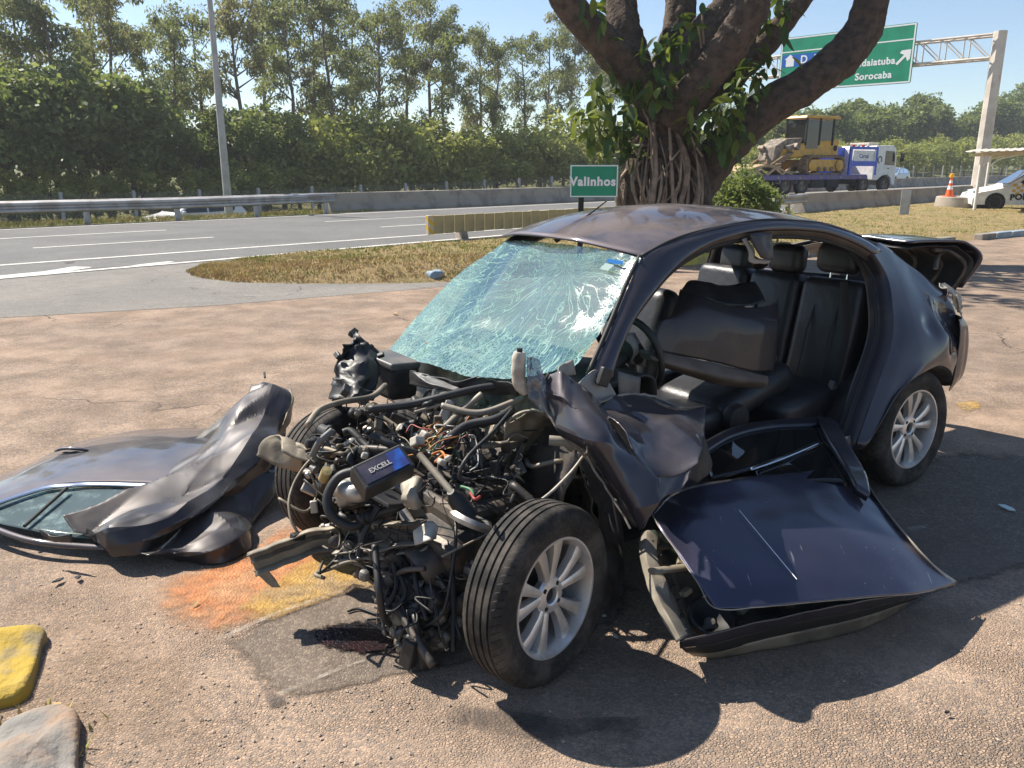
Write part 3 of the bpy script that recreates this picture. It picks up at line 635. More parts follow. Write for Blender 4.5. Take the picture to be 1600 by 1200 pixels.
for k in range(2): b = MB(); b.box((6.0+k*1.3, 0.25, 0.62), (1.1, 0.5, 0.5)); b.build('tool_box', M_DARK, tr, bevel=0.03)
wxs = [tx(1232), tx(1258), tx(1354), tx(1387)]
for x in wxs:
    for y, ax in ((0.18, (0, -1, 0)), (W_-0.18, (0, 1, 0))): wheel(tr, 'wheel', (x, y, 0.5), 0.5, 0.3, ax, 0.55, 0, M_MACHINE)
for x in wxs[:2]:
    b = MB(); b.lathe([(0.58, -0.17), (0.6, -0.16), (0.6, 0.16), (0.58, 0.17)], 16, Matrix.Translation((x, 0.2, 0.5)) @ Matrix.Rotation(math.pi/2, 4, 'X'), a0=0.2, a1=math.pi-0.2); b.build('mudguard', M_GALV, tr, smooth=40, solid=0.02)
cx0 = tx(1366); cx1 = TL_+0.35; cl = cx1-cx0
cabp = [(0, 0.75), (0, 2.62), (0.15, 2.78), (cl*0.78, 2.8), (cl*0.9, 2.68), (cl*0.985, 1.75), (cl, 1.2), (cl, 0.45), (cl*.86, 0.42), (cl*.8, .85), (cl*.62, 1.06), (cl*.4, 1.0), (cl*.22, .75)]
CM = Matrix.Translation((cx0, W_, 0)) @ Matrix(((1, 0, 0, 0), (0, 0, -1, 0), (0, 1, 0, 0), (0, 0, 0, 1)))
b = MB(); b.prism(cabp, W_, CM); cab = b.build('cab', M_WHITE, tr, bevel=0.06, seg=3, fix=True)
b = MB(); b.prism([(cl*.45, 1.65), (cl*.9, 1.62), (cl*.84, 2.45), (cl*.45, 2.48)], 0.02, Matrix.Translation((cx0, -0.003, 0)) @ Matrix(((1, 0, 0, 0), (0, 0, 1, 0), (0, 1, 0, 0), (0, 0, 0, 1))) @ Matrix.Translation((0, 0, -0.012))); b.build('side_window', M_GLASS_DARK, cab, fix=True)
b = MB(); b.add([(cx0+cl*.912, .15, 2.6), (cx0+cl*.912, W_-.15, 2.6), (cx0+cl*.992, W_-.12, 1.75), (cx0+cl*.992, .12, 1.75)], [(0, 1, 2, 3)]); b.build('windscreen', M_GLASS_DARK, cab)
b = MB(); b.lathe([(0.16, 0), (0.22, 0.0), (0.22, .012), (0.16, .012)], 20, Matrix.Translation((cx0+cl*.22, -0.006, 1.95)) @ Matrix.Rotation(math.pi/2, 4, 'X'), a0=-0.6, a1=4.6); b.build('round_logo', M_DARK, cab)
b = MB(); b.box((cx0+cl*.62, -0.015, 1.45), (0.16, 0.03, 0.05)); b.build('door_handle', M_DARK, cab, bevel=0.006)
b = MB(); b.tube([(cx1-.1, -0.02, 2.4), (cx1+.05, -0.25, 2.35)], 0.02, 6); b.box((cx1+.06, -0.28, 2.1), (0.1, 0.2, 0.5)); b.build('mirror', M_DARK, cab, bevel=0.02)
b = MB(); b.box((cx0+cl*.25, W_/2, 2.88), (cl*.4, 1.4, 0.16)); b.build('roof_vent', M_POLE_BEIGE, cab, bevel=0.04)
hx0, hx1 = tx(1327), tx(1370)
hb = empty('headboard', (0, 0, 0), parent=tr)
for z, h in ((1.72, 0.28), (2.62, 0.16)):
    b = MB(); b.box(((hx0+hx1)/2, 0.04, z), (hx1-hx0, 0.1, h)); b.build('rail', M_BLUE, hb, bevel=0.02)
for x in (hx0+.1, hx1-.08):
    b = MB(); b.box((x, 0.04, 1.85), (0.2, 0.12, 1.6)); b.build('upright', M_BLUE, hb, bevel=0.02)
b = MB(); b.box(((hx0+hx1)/2+.1, 0.1, 2.17), (hx1-hx0-.7, 0.06, 0.62)); b.build('name_board', M_WHITE, hb, bevel=0.02)
text_mesh('Carnal', 0.34, M_DECK, 'lettering', hb, Matrix.Translation(((hx0+hx1)/2+.1, 0.066, 2.15)) @ Matrix.Rotation(math.pi/2, 4, 'X'), 0.002, 0.006)
for k in range(4): b = MB(); b.box((hx0+.3+k*.45, 0.04, 2.75), (0.16, 0.12, 0.1)); b.build('lamp', M_REDL if k % 2 == 0 else M_WHITE, hb, bevel=0.02)
b = MB(); b.box(((hx0+hx1)/2, W_-.3, 1.9), (hx1-hx0, 0.1, 1.6)); b.build('far_panel', M_BLUE, hb, bevel=0.02)
# --- bulldozer on the deck: faces the rear of the truck
dx0, dx1 = tx(1262), tx(1323); dl = dx1-dx0; DZ = 1.1
dz = empty('bulldozer', torg+TF*dx0+V3((0, 0, DZ)), math.pi/2-TA, 'yellow crawler bulldozer standing on the flatbed truck', 'bulldozer')
for y in (0.12, 1.85):
    tk = empty('track', (0, y, 0), parent=dz); hh = 1.05; r_ = hh/2; outl = []
    for i in range(13): a = math.pi/2+math.pi*i/12; outl.append((r_*math.cos(a)+r_, r_*math.sin(a)+r_))
    for i in range(13): a = -math.pi/2+math.pi*i/12; outl.append((dl-r_+r_*math.cos(a), r_*math.sin(a)+r_))
    M = Matrix(((1, 0, 0, 0), (0, 0, -1, 0.5), (0, 1, 0, 0), (0, 0, 0, 1))); b = MB(); inn = [((x-dl/2)*.93+dl/2, (z-r_)*.82+r_) for x, z in outl]
    rws = [[M @ V3((x, z, d)) for x, z in pl] for pl, d in ((inn, 0.0), (outl, 0.0), (outl, 0.5), (inn, 0.5), (inn, 0.0))]
    b.grid(rws, closed=True); b.build('belt', M_TRACK, tk, fix=True)
    per = [(outl[i], outl[(i+1) % len(outl)]) for i in range(len(outl))]; b = MB()
    for (x0, z0), (x1, z1) in per:
        n = max(1, int(math.hypot(x1-x0, z1-z0)/0.17))
        for k in range(n):
            f = (k+.5)/n; a = math.atan2(z1-z0, x1-x0); b.box((x0+(x1-x0)*f, .25, z0+(z1-z0)*f), (0.05, 0.54, 0.1), Matrix.Rotation(-a, 3, 'Y'))
    tag(b.build('track_shoes', M_TRACK, tk), kind='stuff')
    b = MB(); b.prism([((x-dl/2)*.9+dl/2, (z-r_)*.62+r_) for x, z in outl], 0.4, M @ Matrix.Translation((0, 0, .05))); b.build('track_frame', M_YELLOW, tk, bevel=0.02, fix=True)
    for k in range(5): b = MB(); b.lathe([(0, -.02), (.13, -.02), (.13, .03), (.05, .05), (0, .05)], 14, Matrix.Translation((0.6+k*(dl-1.2)/4, -0.01, 0.32)) @ Matrix.Rotation(math.pi/2, 4, 'X')); b.build('roller', M_TRACK, tk, smooth=35)
    for x in (r_, dl-r_): b = MB(); b.lathe([(0, -.02), (.3, -.02), (.32, .03), (.2, .05), (.1, .08), (0, .08)], 18, Matrix.Translation((x, -0.02, r_)) @ Matrix.Rotation(math.pi/2, 4, 'X')); b.build('sprocket', M_YELLOW, tk, smooth=35)
YM = lambda y: Matrix(((1, 0, 0, 0), (0, 0, 1, y), (0, 1, 0, 0), (0, 0, 0, 1)))
b = MB(); b.prism([(-1.6, 0.95), (dl*.98, 0.95), (dl*1.0, 1.95), (dl*.72, 2.0), (dl*.1, 1.75), (-0.3, 1.55), (-1.3, 1.4)], 1.35, YM(0.65)); b.build('body', M_YELLOW, dz, bevel=0.05, fix=True)
b = MB(); b.prism([(-2.0, 0.75), (-0.2, 0.9), (0.35, 2.05), (-1.0, 1.98), (-1.9, 1.55)], 1.15, YM(0.75)); b.build('engine_hood', M_MACHINE, dz, bevel=0.06, fix=True)
b = MB()
for k in range(14): b.box((random.uniform(-2.3, -.8), random.uniform(.1, 1.9), random.uniform(.7, 1.6)), (random.uniform(.2, .5), random.uniform(.1, .4), random.uniform(.1, .3)), Matrix.Rotation(random.uniform(-.6, .6), 3, 'Y'))
tag(b.build('hydraulics', M_MACHINE, dz, bevel=0.02), kind='stuff')
for y_ in (.4, 1.9): b = MB(); b.tube([(-2.6, y_, .5), (-1.6, y_, 1.0), (-.8, y_+.05, 1.2)], .08, 8); b.build('push_arm', M_TRACK, dz, smooth=40)
c0, c1 = dl*0.12, dl*0.80
cb = empty('cab', (0, 0, 0), parent=dz)
for x, y in ((c0, .62), (c1, .62), (c0, 2.02), (c1, 2.02), ((c0+c1)/2, .62)):
    b = MB(); b.box((x, y, 2.4), (0.1, 0.1, 1.5)); b.build('pillar', M_DARK, cb, bevel=0.015)
for (x0, x1) in ((c0+.06, (c0+c1)/2-.06), ((c0+c1)/2+.06, c1-.06)):
    b = MB(); b.box(((x0+x1)/2, .63, 2.45 if x0 > c0+.2 else 2.25), (x1-x0, .02, 1.1 if x0 > c0+.2 else 1.6)); b.build('window', M_GLASS_DARK, cb)
b = MB(); b.box((c0, 1.32, 2.35), (.02, 1.3, 1.4)); b.build('window', M_GLASS, cb)
b = MB(); b.box((c1, 1.32, 2.5), (.02, 1.3, 1.0)); b.build('window', M_GLASS, cb)
b = MB(); b.box(((c0+c1)/2, 1.3, 1.9), (.7, .6, .5)); b.box(((c0+c1)/2+.3, 1.3, 2.3), (.15, .55, .7)); b.build('seat', M_DARK, cb, bevel=0.05)
b = MB(); b.box(((c0+c1)/2+.2, 1.32, 3.2), (c1-c0+.75, 1.6, 0.16), taper=.93); b.build('roof', M_YELLOW, cb, bevel=0.04)
b = MB(); b.lathe([(0, 0), (.17, 0), (.17, .01), (0, .01)], 16, Matrix.Translation((dl*.9, .64, 1.5)) @ Matrix.Rotation(math.pi/2, 4, 'X')); b.build('round_badge', M_DARK, dz)
bl = empty('dozer_blade', torg+TF*tx(1180)+V3((0, 0, DZ)), math.pi/2-TA, 'mud covered bulldozer blade lying at the rear of the truck deck', 'blade')
b = MB(); b.grid([[V3((x, .1+1.9*k/8, max(.02, .22+.28*math.sin(x*1.1+.4)+.08*noise.noise(V3((x*2, k*.7, 1)))))) for k in range(9)] for x in [-1.2+.26*i for i in range(18)]]); b.build('blade_plate', M_SOIL, bl, smooth=60, solid=.12)
for k in range(6): b = MB(); b.box((-.4+k*.6, .08, .2), (.75, .1, .12), Matrix.Rotation(.5*(-1)**k, 3, 'Y')); b.build('rib', M_SOIL, bl, bevel=.01)
# --- passenger cars far off
def small_car(root, L, Wd, H, paint, wheels=True, wr=0.3):
    prof = [(0.02, .22), (0.0, .45), (.06, .62), (.22, .72), (.9, .86), (1.18, .93), (1.95, H-.06), (2.35, H), (3.05, H-.02), (L-.35, H-.2), (L-.1, .95), (L, .7), (L-.02, .25)]
    rws = []
    for x, z in prof:
        k = max(0.0, (z-.9)/(H-.9)); hw = Wd/2*(1-.2*k); e = 0.93 if x < .1 or x > L-.05 else 1.0
        rws.append([V3((x, hw*e*s_, z-(0.05 if abs(s_) > .95 else 0.0)-.02*s_*s_)) for s_ in (-1, -.9, -.5, 0, .5, .9, 1)])
    b = MB(); b.grid(rws); n = len(prof)
    for s_ in (0, 6):   # flanks down to the sill
        top = [rws[i][s_] for i in range(n)]; sgn_ = -1 if s_ == 0 else 1
        mid = [V3((p.x, sgn_*Wd/2*(1 if .3 < p.x < L-.2 else .96), min(p.z, .82))) for p in top]; bot = [V3((p.x, sgn_*Wd/2*.97, .2)) for p in top]
        b.grid([top, mid, bot])
    body = b.build('body', paint, root, smooth=40, fix=True)
    for sgn_ in (-1, 1):
        yy = lambda z: sgn_*(Wd/2*(1-.2*max(0, (z-.9)/(H-.9)))+.012)
        for poly in ([(1.42, .94), (1.98, H-.15), (2.45, H-.1), (2.45, .94)], [(2.53, .94), (2.53, H-.1), (3.1, H-.12), (L-.55, H-.28), (L-.62, .98)]):
            b = MB(); b.add([V3((x, yy(z), z)) for x, z in poly], [tuple(range(len(poly)))]); b.build('side_window', M_GLASS_DARK, body)
        b = MB(); b.box((.18, sgn_*Wd*.36, .64), (.2, .34, .12)); b.build('headlight', M_GLASS, body, bevel=.03)
        b = MB(); b.box((1.5, sgn_*(Wd/2+.07), .95), (.12, .16, .13)); b.build('mirror', paint, body, bevel=.03)
    b = MB(); b.add([V3((1.24, -Wd*.40, .97)), V3((1.24, Wd*.40, .97)), V3((1.93, Wd*.35, H-.055)), V3((1.93, -Wd*.35, H-.055))], [(0, 1, 2, 3)]); 
    for i, v in enumerate(b.v): b.v[i] = (v[0]-.012, v[1], v[2]+.012)
    b.build('windscreen', M_GLASS_DARK, body)
    for x in (.78, L-.72):
        for sgn_ in (-1, 1):
            b = MB(); b.lathe([(0, .012), (wr*1.14, .012), (wr*1.14, -.1), (0, -.1)], 20, Matrix.Translation((x, sgn_*Wd/2, wr)) @ Matrix.Rotation(-sgn_*math.pi/2, 4, 'X')); b.build('wheel_arch', M_DARK, body)
            wheel(root, 'wheel', (x, sgn_*(Wd/2-.07), wr), wr, .2, (0, sgn_, 0), .68, 10, n=20)
    return body
pw = at_z(1553, 328.5); pd = V3((.975, -.22, 0)).normalized(); pz = math.atan2(pd.y, pd.x)
pl_ = V3((-pd.y, pd.x, 0)); porg = pw - pd*.78 + pl_*.86
pc = empty('police_car', (porg.x, porg.y, 0), pz, 'white police hatchback with checkered sides parked under the carport', 'car')
pb = small_car(pc, 3.95, 1.72, 1.5, M_WHITE)
M_CHKY = mat('check_yellow', (.65, .38, .03), .5); M_CHKG = mat('check_grey', (.35, .35, .36), .5)
for i in range(13):
    for k in range(4):
        if (i+k) % 2: continue
        b = MB(); b.box((1.35+i*.13, -.872, .92-k*.1+.0), (.12, .006, .09)); b.build('check', M_CHKY if i < 6 else M_CHKG, pb)
text_mesh('POLÍCIA', .3, M_DARK, 'lettering', pb, Matrix.Translation((1.85, -.878, .5)) @ Matrix.Rotation(math.pi/2, 4, 'X') @ Matrix.Rotation(.05, 4, 'Z'), .002, .012, 1.1)
b = MB(); b.box((2.25, 0, 1.57), (.28, 1.1, .13)); b.build('light_bar', M_REDL, pb, bevel=.03)
wc = empty('white_car', uv(11.0, 33.0, far_z(8)+.02), math.pi/2-HA, 'white car driving on the lower carriageway behind the guardrail', 'car')
M_SILVER = mat('silver_paint', (.62, .63, .64), .35, .2, coat=.5)
small_car(wc, 4.2, 1.72, 1.46, M_SILVER)
wc2 = empty('blue_car', uv(79.0, 33.5, far_z(80)+.05), math.pi/2-HA, 'pale blue car far down the highway beyond the truck cab', 'car')
M_PBLUE = mat('pale_blue_paint', (.4, .48, .55), .35, .2, coat=.5); small_car(wc2, 4.2, 1.72, 1.46, M_PBLUE)
# carport
cp = empty('carport', (17.0, 30.3, 0), -0.58, 'open carport with thin corrugated roof on white posts over the police car', 'carport')
zr = at_y(1522, 236, 30.3).z
b = MB(); rws = []
for i in range(121):
    s_ = i/120; x = -.45+10*s_; rws.append([V3((x, y, zr+.03*y+.025*x+.02*math.cos(i*2.1))) for y in (-1.2, 0, 2.2, 4.6)])
b.grid(rws); b.build('roof_sheet', M_POLE_BEIGE, cp, smooth=60, solid=.02)
for y in (0.0, 4.2):
    b = MB(); b.box((4.6, y, zr-.1+.03*y+.09), (9.8, .09, .12), Matrix.Rotation(-.025, 3, 'Y')); b.build('beam', M_POLE_BEIGE, cp)
for x, y in ((0, 0), (5.5, 0), (0, 4.2), (5.5, 4.2)):
    b = MB(); b.tube([(x, y, 0), (x, y, zr+.02)], .055, 10); b.build('post', M_WHITE, cp, smooth=40)
    b = MB(); b.tube([(x, y, zr-.55), (x+.35, y, zr-.25), (x+1.0, y, zr-.08)], .03, 8); b.build('brace', M_WHITE, cp, smooth=40)
# ------------------------------------------------------------------ trees
def leaf_mat(name, cols, trans=0.35, ns=0.35):
    m, N, L, P = nt(name); co = objco(N); out = N['Material Output']; P.inputs['Roughness'].default_value = 0.55; P.inputs['Specular IOR Level'].default_value = 0.3
    g_ = nd(N, 'ShaderNodeNewGeometry')
    c = mix_col(N, L, ramp(N, L, tnoise(N, L, co, ns, 3), 0.4, 0.6), cols[0], cols[1])
    c = mix_col(N, L, ramp(N, L, g_.outputs['Random Per Island'], 0.55, 1.0), c, cols[2])
    L.new(c, P.inputs['Base Color']); t = nd(N, 'ShaderNodeBsdfTranslucent'); L.new(mix_col(N, L, 0.35, c, (0.35, 0.42, 0.05)), t.inputs[0])
    mx = nd(N, 'ShaderNodeMixShader'); mx.inputs[0].default_value = trans; L.new(P.outputs[0], mx.inputs[1]); L.new(t.outputs[0], mx.inputs[2]); L.new(mx.outputs[0], out.inputs[0])
    return m
M_EUC = leaf_mat('eucalyptus_leaves', [(0.16, 0.185, 0.095), (0.125, 0.155, 0.07), (0.27, 0.25, 0.15)], .48)
M_EUC2 = leaf_mat('eucalyptus_leaves_brown', [(0.21, 0.18, 0.11), (0.15, 0.16, 0.08), (0.29, 0.23, 0.15)], .48)
M_BROAD = leaf_mat('broad_leaves', [(0.15, 0.195, 0.075), (0.105, 0.15, 0.055), (0.24, 0.26, 0.10)], .5)
M_BUSH = leaf_mat('bush_leaves', [(0.33, 0.34, 0.10), (0.23, 0.27, 0.075), (0.44, 0.41, 0.15)], .5)
M_BARK = mat('pale_bark', (0.19, 0.155, 0.12), 0.9, col2=(0.10, 0.08, 0.065), ns=3, bmp=0.5, bs=12, bd=0.03)
def leaves_mesh(name, m, clumps, per, L0, W0, droop, rng):
    """each leaf is a small kinked rhombus; clumps: (centre, radius xyz)"""
    vs = []; fs = []
    for c, rad in clumps:
        for _ in range(per):
            d = V3((rng.gauss(0, 1), rng.gauss(0, 1), rng.gauss(0, 1)))
            d = d.normalized()*(rng.random()**0.45); p = c+V3((d.x*rad[0], d.y*rad[1], d.z*rad[2]))
            ax = V3((rng.gauss(0, 1), rng.gauss(0, 1), rng.gauss(-droop, 0.7))).normalized(); sd = ax.cross(V3((rng.gauss(0, 1), rng.gauss(0, 1), rng.gauss(0, 1))))
            sd = sd.normalized() if sd.length > 1e-6 else V3((1, 0, 0)); k = rng.uniform(0.6, 1.35); l_, w_ = L0*k, W0*k
            i = len(vs); vs += [p, p+ax*l_*.45+sd*w_*.5, p+ax*l_, p+ax*l_*.45-sd*w_*.5]; fs.append((i, i+1, i+2, i+3))
    b = MB(); b.v = [tuple(v) for v in vs]; b.f = fs; b.m = [0]*len(fs); return b.mesh(name, m)
def euc_variant(seed, H, m):
    rng = random.Random(seed); tr_ = MB(); pts = []; x = y = 0.0; n = 9; lean = rng.uniform(-.06, .06)
    for i in range(n+1):
        z = H*i/n; pts.append(V3((x, y, z))); x += rng.gauss(lean, .12)*H/12; y += rng.gauss(0, .1)*H/12
    rad = [0.17*(1-i/n*.85)*H/12+.015 for i in range(n+1)]; tr_.tube(pts, rad, 7); clumps = []
    for k in range(15):
        f = rng.uniform(.32, .97); z = H*f; i = min(int(f*n), n-1); base = pts[i].lerp(pts[i+1], f*n-i); a = rng.uniform(0, 6.28); ln = rng.uniform(.9, 2.1)*(1.15-.6*abs(f-.6))*H/12
        up = rng.uniform(.5, 1.3); e1 = base+V3((math.cos(a)*ln*.5, math.sin(a)*ln*.5, ln*up*.5)); e2 = base+V3((math.cos(a+.3)*ln, math.sin(a+.3)*ln, ln*up))
        r0 = rad[i]*.55; tr_.tube([base, e1, e2], [r0, r0*.6, .012], 5, cap=False)
        for q in range(rng.randint(2, 4)):
            c = e1.lerp(e2, rng.uniform(.4, 1.15))+V3((rng.gauss(0, .4), rng.gauss(0, .4), rng.gauss(0, .35))); s_ = rng.uniform(.42, .9)*H/12; clumps.append((c, (s_, s_, s_*.8)))
    for q in range(5): clumps.append((pts[-1]+V3((rng.gauss(0, .5), rng.gauss(0, .5), rng.uniform(-1.2, .4))), (.6, .6, .55)))
    return tr_.mesh('trunk', M_BARK, 60), leaves_mesh('crown', m, clumps, 100, .28, .095, 1.2, rng)
def broad_variant(seed, H, R, m, per=110, nc=44, L0=.26, W0=.15, low=.25):
    rng = random.Random(seed); tr_ = MB(); top = V3((rng.gauss(0, .2), rng.gauss(0, .2), H*.55)); tr_.tube([(0, 0, 0), (rng.gauss(0, .1), 0, H*.25), top], [.03*H, .022*H, .014*H], 7); clumps = []
    for k in range(nc):
        a = rng.uniform(0, 6.28); e = math.asin(rng.uniform(-.55, 1)); r = rng.uniform(.55, 1.0)
        c = V3((math.cos(a)*math.cos(e)*R*r, math.sin(a)*math.cos(e)*R*r, H*(low+1)/2+math.sin(e)*H*(1-low)/2*r)); s_ = rng.uniform(.22, .4)*R; clumps.append((c, (s_, s_, s_*.75)))
        if k % 5 == 0: tr_.tube([V3((0, 0, H*.3)), V3((0, 0, H*.3)).lerp(c, .5)+V3((0, 0, .2)), c], [.012*H, .009*H, .01], 5, cap=False)
    return tr_.mesh('trunk', M_BARK, 60), leaves_mesh('crown', m, clumps, per, L0, W0, .3, rng)
EUC = [euc_variant(11+i, 12.0, (M_EUC, M_EUC2)[i % 3 == 2]) for i in range(7)]
BRD = [broad_variant(41+i, 6.0, 2.4, M_BROAD, per=105, nc=46) for i in range(4)]
BSH = [broad_variant(61+i, 3.2, 1.9, M_BUSH, per=105, nc=40, L0=.22, W0=.11, low=.02) for i in range(3)]
RND = [broad_variant(81+i, 9.0, 3.6, M_BROAD, per=140, nc=58, L0=.42, W0=.26, low=.22) for i in range(3)]
def plant(kind, var, p, sc, label, cat, group):
    t = empty(kind, p, random.uniform(0, 6.28), label, cat, group); t.scale = (sc*random.uniform(.92, 1.08), sc*random.uniform(.92, 1.08), sc)
    link('trunk', var[0], t); link('crown', var[1], t); return t
def at_v(px, v, dz=0.0):   # column of the picture -> point on the line v = const
    k = (px-800)/1306.0; u = (k*HV.y*v-HV.x*v)/(HU.x-k*HU.y); p = uv(u, v); p.z = terrain(u, v)-.1; return p
rt = random.Random(5)
cols_ = [(-50, 50, 12), (15, 44, 10.5), (60, 48, 12.5), (112, 45, 11.6), (150, 52, 13), (188, 46, 12.6), (245, 53, 11), (290, 46, 10.6), (330, 51, 12), (385, 47, 12.6), (415, 54, 14), (455, 47, 13.2), (490, 52, 14), (520, 47, 13.4), (560, 54, 14), (590, 48, 13.3), (640, 52, 14.2), (672, 47, 13.4), (705, 50, 13), (745, 53, 13), (775, 47, 11.8), (815, 51, 12.5), (850, 48, 13), (890, 53, 14.5), (925, 49, 14), (965, 53, 13.5), (1010, 50, 13), (1060, 54, 12.5), (1110, 52, 11), (1160, 55, 10.5)]
for i, (px, v_, H_) in enumerate(cols_):
    plant('eucalyptus_tree', EUC[i % 7], at_v(px, v_), H_*.88/12.0, f'tall sparse eucalyptus, {ORD[i]} from the left in the row behind the fence', 'tree', 'eucalyptus trees behind the fence')
lows = [(-40, 41.5, 7), (5, 42.5, 7.2), (45, 41.5, 6.6), (85, 43, 7.2), (125, 42, 7.0), (165, 43.5, 7.6), (205, 42, 6.4), (245, 43.5, 5.8), (285, 42, 4.6), (330, 43.5, 4.4), (375, 42.5, 5.6), (415, 44, 6.2), (440, 43, 5.4)]
for i, (px, v_, H_) in enumerate(lows):
    plant('broadleaf_tree', BRD[i % 4], at_v(px, v_), H_/6.0, f'dark bushy broadleaf tree, {ORD[i]} from the left under the eucalyptus row', 'tree', 'dark broadleaf trees behind the fence')
bsh = [(0, 41, 2.4), (70, 41, 2.5), (140, 41, 2.3), (210, 41, 2.6), (280, 41, 2.4), (345, 41, 2.6), (410, 41, 2.8), (465, 43, 3.6), (495, 42.5, 4.0), (530, 43.5, 5.0), (565, 42.5, 4.6), (600, 43.5, 5.0), (640, 42.5, 4.2), (670, 43.8, 4.6), (705, 42.6, 4.2), (740, 43.6, 4.4), (775, 42.6, 4.0), (810, 43.6, 4.4), (845, 42.6, 4.4), (880, 43.8, 4.9), (920, 43, 4.6), (960, 43, 4.8), (1005, 43, 4.8), (1050, 43, 4.6), (1095, 43, 4.4), (1135, 42.6, 4.2), (1165, 43, 4.6), (1195, 42.5, 4.2), (1225, 43, 4.8), (1255, 42.5, 4.4), (1285, 43, 5.0), (1312, 42.6, 4.6), (1338, 43.2, 4.9), (1362, 42.6, 5.0), (1386, 43.2, 5.2), (1410, 42.6, 5.4), (1434, 43, 5.2), (1458, 43, 5.8), (1482, 43, 6.0), (1508, 43, 6.4), (1536, 43, 6.6), (1566, 43, 7.2), (1598, 43, 8.0)]
ORD += [o.replace('thirt', 'fort') for o in []] + ['thirty-seventh', 'thirty-eighth', 'thirty-ninth', 'fortieth', 'forty-first', 'forty-second', 'forty-third', 'forty-fourth', 'forty-fifth']
for i, (px, v_, H_) in enumerate(bsh):
    plant('bush', BSH[i % 3], at_v(px, v_), H_*(1.12 if px < 1100 else .86)/3.2, f'yellow green bush along the fence, {ORD[i]} from the left', 'bush', 'bushes along the fence')
rgt = [(1150, 52, 9), (1190, 56, 10), (1228, 50, 10.5), (1262, 56, 12.0), (1296, 52, 12), (1330, 58, 15), (1352, 53, 13.5), (1382, 60, 14), (1405, 54, 14.5), (1428, 60, 18.5), (1450, 54, 14.5), (1478, 62, 12), (1500, 52, 13), (1522, 60, 17.5), (1545, 54, 19), (1572, 62, 23), (1600, 55, 24)]
for i, (px, v_, H_) in enumerate(rgt):
    plant('round_tree', RND[i % 3], at_v(px, v_), H_*.70/9.0, f'rounded green tree far right beyond the highway, {ORD[i]} from the ficus', 'tree', 'rounded trees beyond the highway')
# bush at the foot of the ficus
bb = plant('bush', BRD[0], at_z(1150, 333), .40, 'dark leafy bush at the right foot of the big ficus', 'bush', None); bb.location = V3((4.75, 17.2, -.75))

# ------------------------------------------------------------------ the big ficus
M_FBARK = mat('ficus_bark', (0.115, 0.08, 0.058), 0.95, col2=(0.045, 0.033, 0.026), ns=7, lo=.35, hi=.7, bmp=1.0, bs=22, bd=0.05, detail=9)
M_FROOT = mat('aerial_root', (0.27, 0.20, 0.145), 0.9, col2=(0.16, 0.115, 0.085), ns=5, bmp=0.5, bs=25, bd=0.02)
M_FLEAF = leaf_mat('ficus_leaf', [(0.05, 0.10, 0.022), (0.035, 0.075, 0.02), (0.10, 0.15, 0.03)], .25, 2.0)
M_FLEAF_Y = leaf_mat('ficus_leaf_young', [(0.17, 0.2, 0.04), (0.11, 0.17, 0.03), (0.24, 0.17, 0.06)], .35, 2.0)
FY = 15.0
fc = at_y(1035, 345, FY); ft = empty('ficus_tree', (fc.x, FY, 0), 0, 'huge dark ficus with aerial roots and thick spreading limbs behind the car', 'tree')
FO = V3(ft.location)
def fp_(px, py, dy=0.0): return at_y(px, py, FY+dy)-FO
def limb(name, pts, n=70, sides=40, lump=.11):
    """pts: (px, py, dy, width in px)"""
    cc = cr([fp_(x, y, d) for x, y, d, w_ in pts], n); ws = cr([V3((w_*.84*(FY+d)/FPX/2, 0, 0)) for x, y, d, w_ in pts], n); b = MB(); rws = []; up = V3((0, 1, 0))
    for i, p in enumerate(cc):
        t = (cc[min(i+1, n)]-cc[max(i-1, 0)]).normalized(); x = up.cross(t).normalized(); y = t.cross(x); r = []
        for k in range(sides):
            a = 6.2832*k/sides; d = x*math.cos(a)+y*math.sin(a); q = p+d*ws[i].x
            f = 1+lump*noise.noise(q*3.0)+lump*.7*noise.noise(q*8.0)+.05*math.sin(a*5+i*.06)+.15*(.3-abs(noise.noise(V3((q.x*9, q.y*9, q.z*2.6)))))+.035*noise.noise(q*22)
            r.append(p+d*ws[i].x*f)
        rws.append(r)
    b.grid(rws, closed=True); b.f.append(tuple(n*sides+k for k in range(sides))); b.m.append(0)
    return b.build(name, M_FBARK, ft, smooth=180)
limb('trunk', [(1035, 420, 0, 200), (1035, 350, 0, 165), (1035, 300, 0, 135), (1030, 240, 0, 112), (1030, 190, 0, 105), (1040, 150, 0, 95)], 80, 60, .16)
limb('limb', [(1020, 200, -.1, 70), (1000, 130, -.3, 60), (950, 75, -.5, 58), (895, 15, -.6, 52), (850, -70, -.7, 50), (790, -190, -.6, 42), (740, -300, -.4, 26)])
limb('limb', [(1010, 170, .3, 66), (985, 90, .6, 62), (972, 30, .8, 56), (965, -40, 1, 50), (950, -180, 1.2, 36), (930, -320, 1.3, 20)])
limb('limb', [(1050, 190, -.4, 70), (1085, 140, -.7, 62), (1130, 85, -.9, 62), (1165, 30, -1.0, 58), (1178, -5, -1, 54), (1185, -30, -1, 44)])
limb('limb', [(1045, 180, .2, 80), (1068, 110, .4, 74), (1105, 55, .5, 66), (1145, 5, .6, 58), (1190, -60, .7, 50), (1230, -200, .8, 36), (1260, -320, .8, 22)])
limb('limb', [(1040, 160, .6, 60), (1048, 90, .9, 56), (1062, 20, 1.0, 50), (1060, -60, 1.2, 46), (1075, -220, 1.3, 30)])
limb('limb', [(1075, 165, .1, 44), (1140, 125, 0, 42), (1190, 75, 0, 40), (1235, 20, 0, 36), (1262, -20, .1, 36), (1300, -110, .3, 30), (1340, -240, .4, 20)])
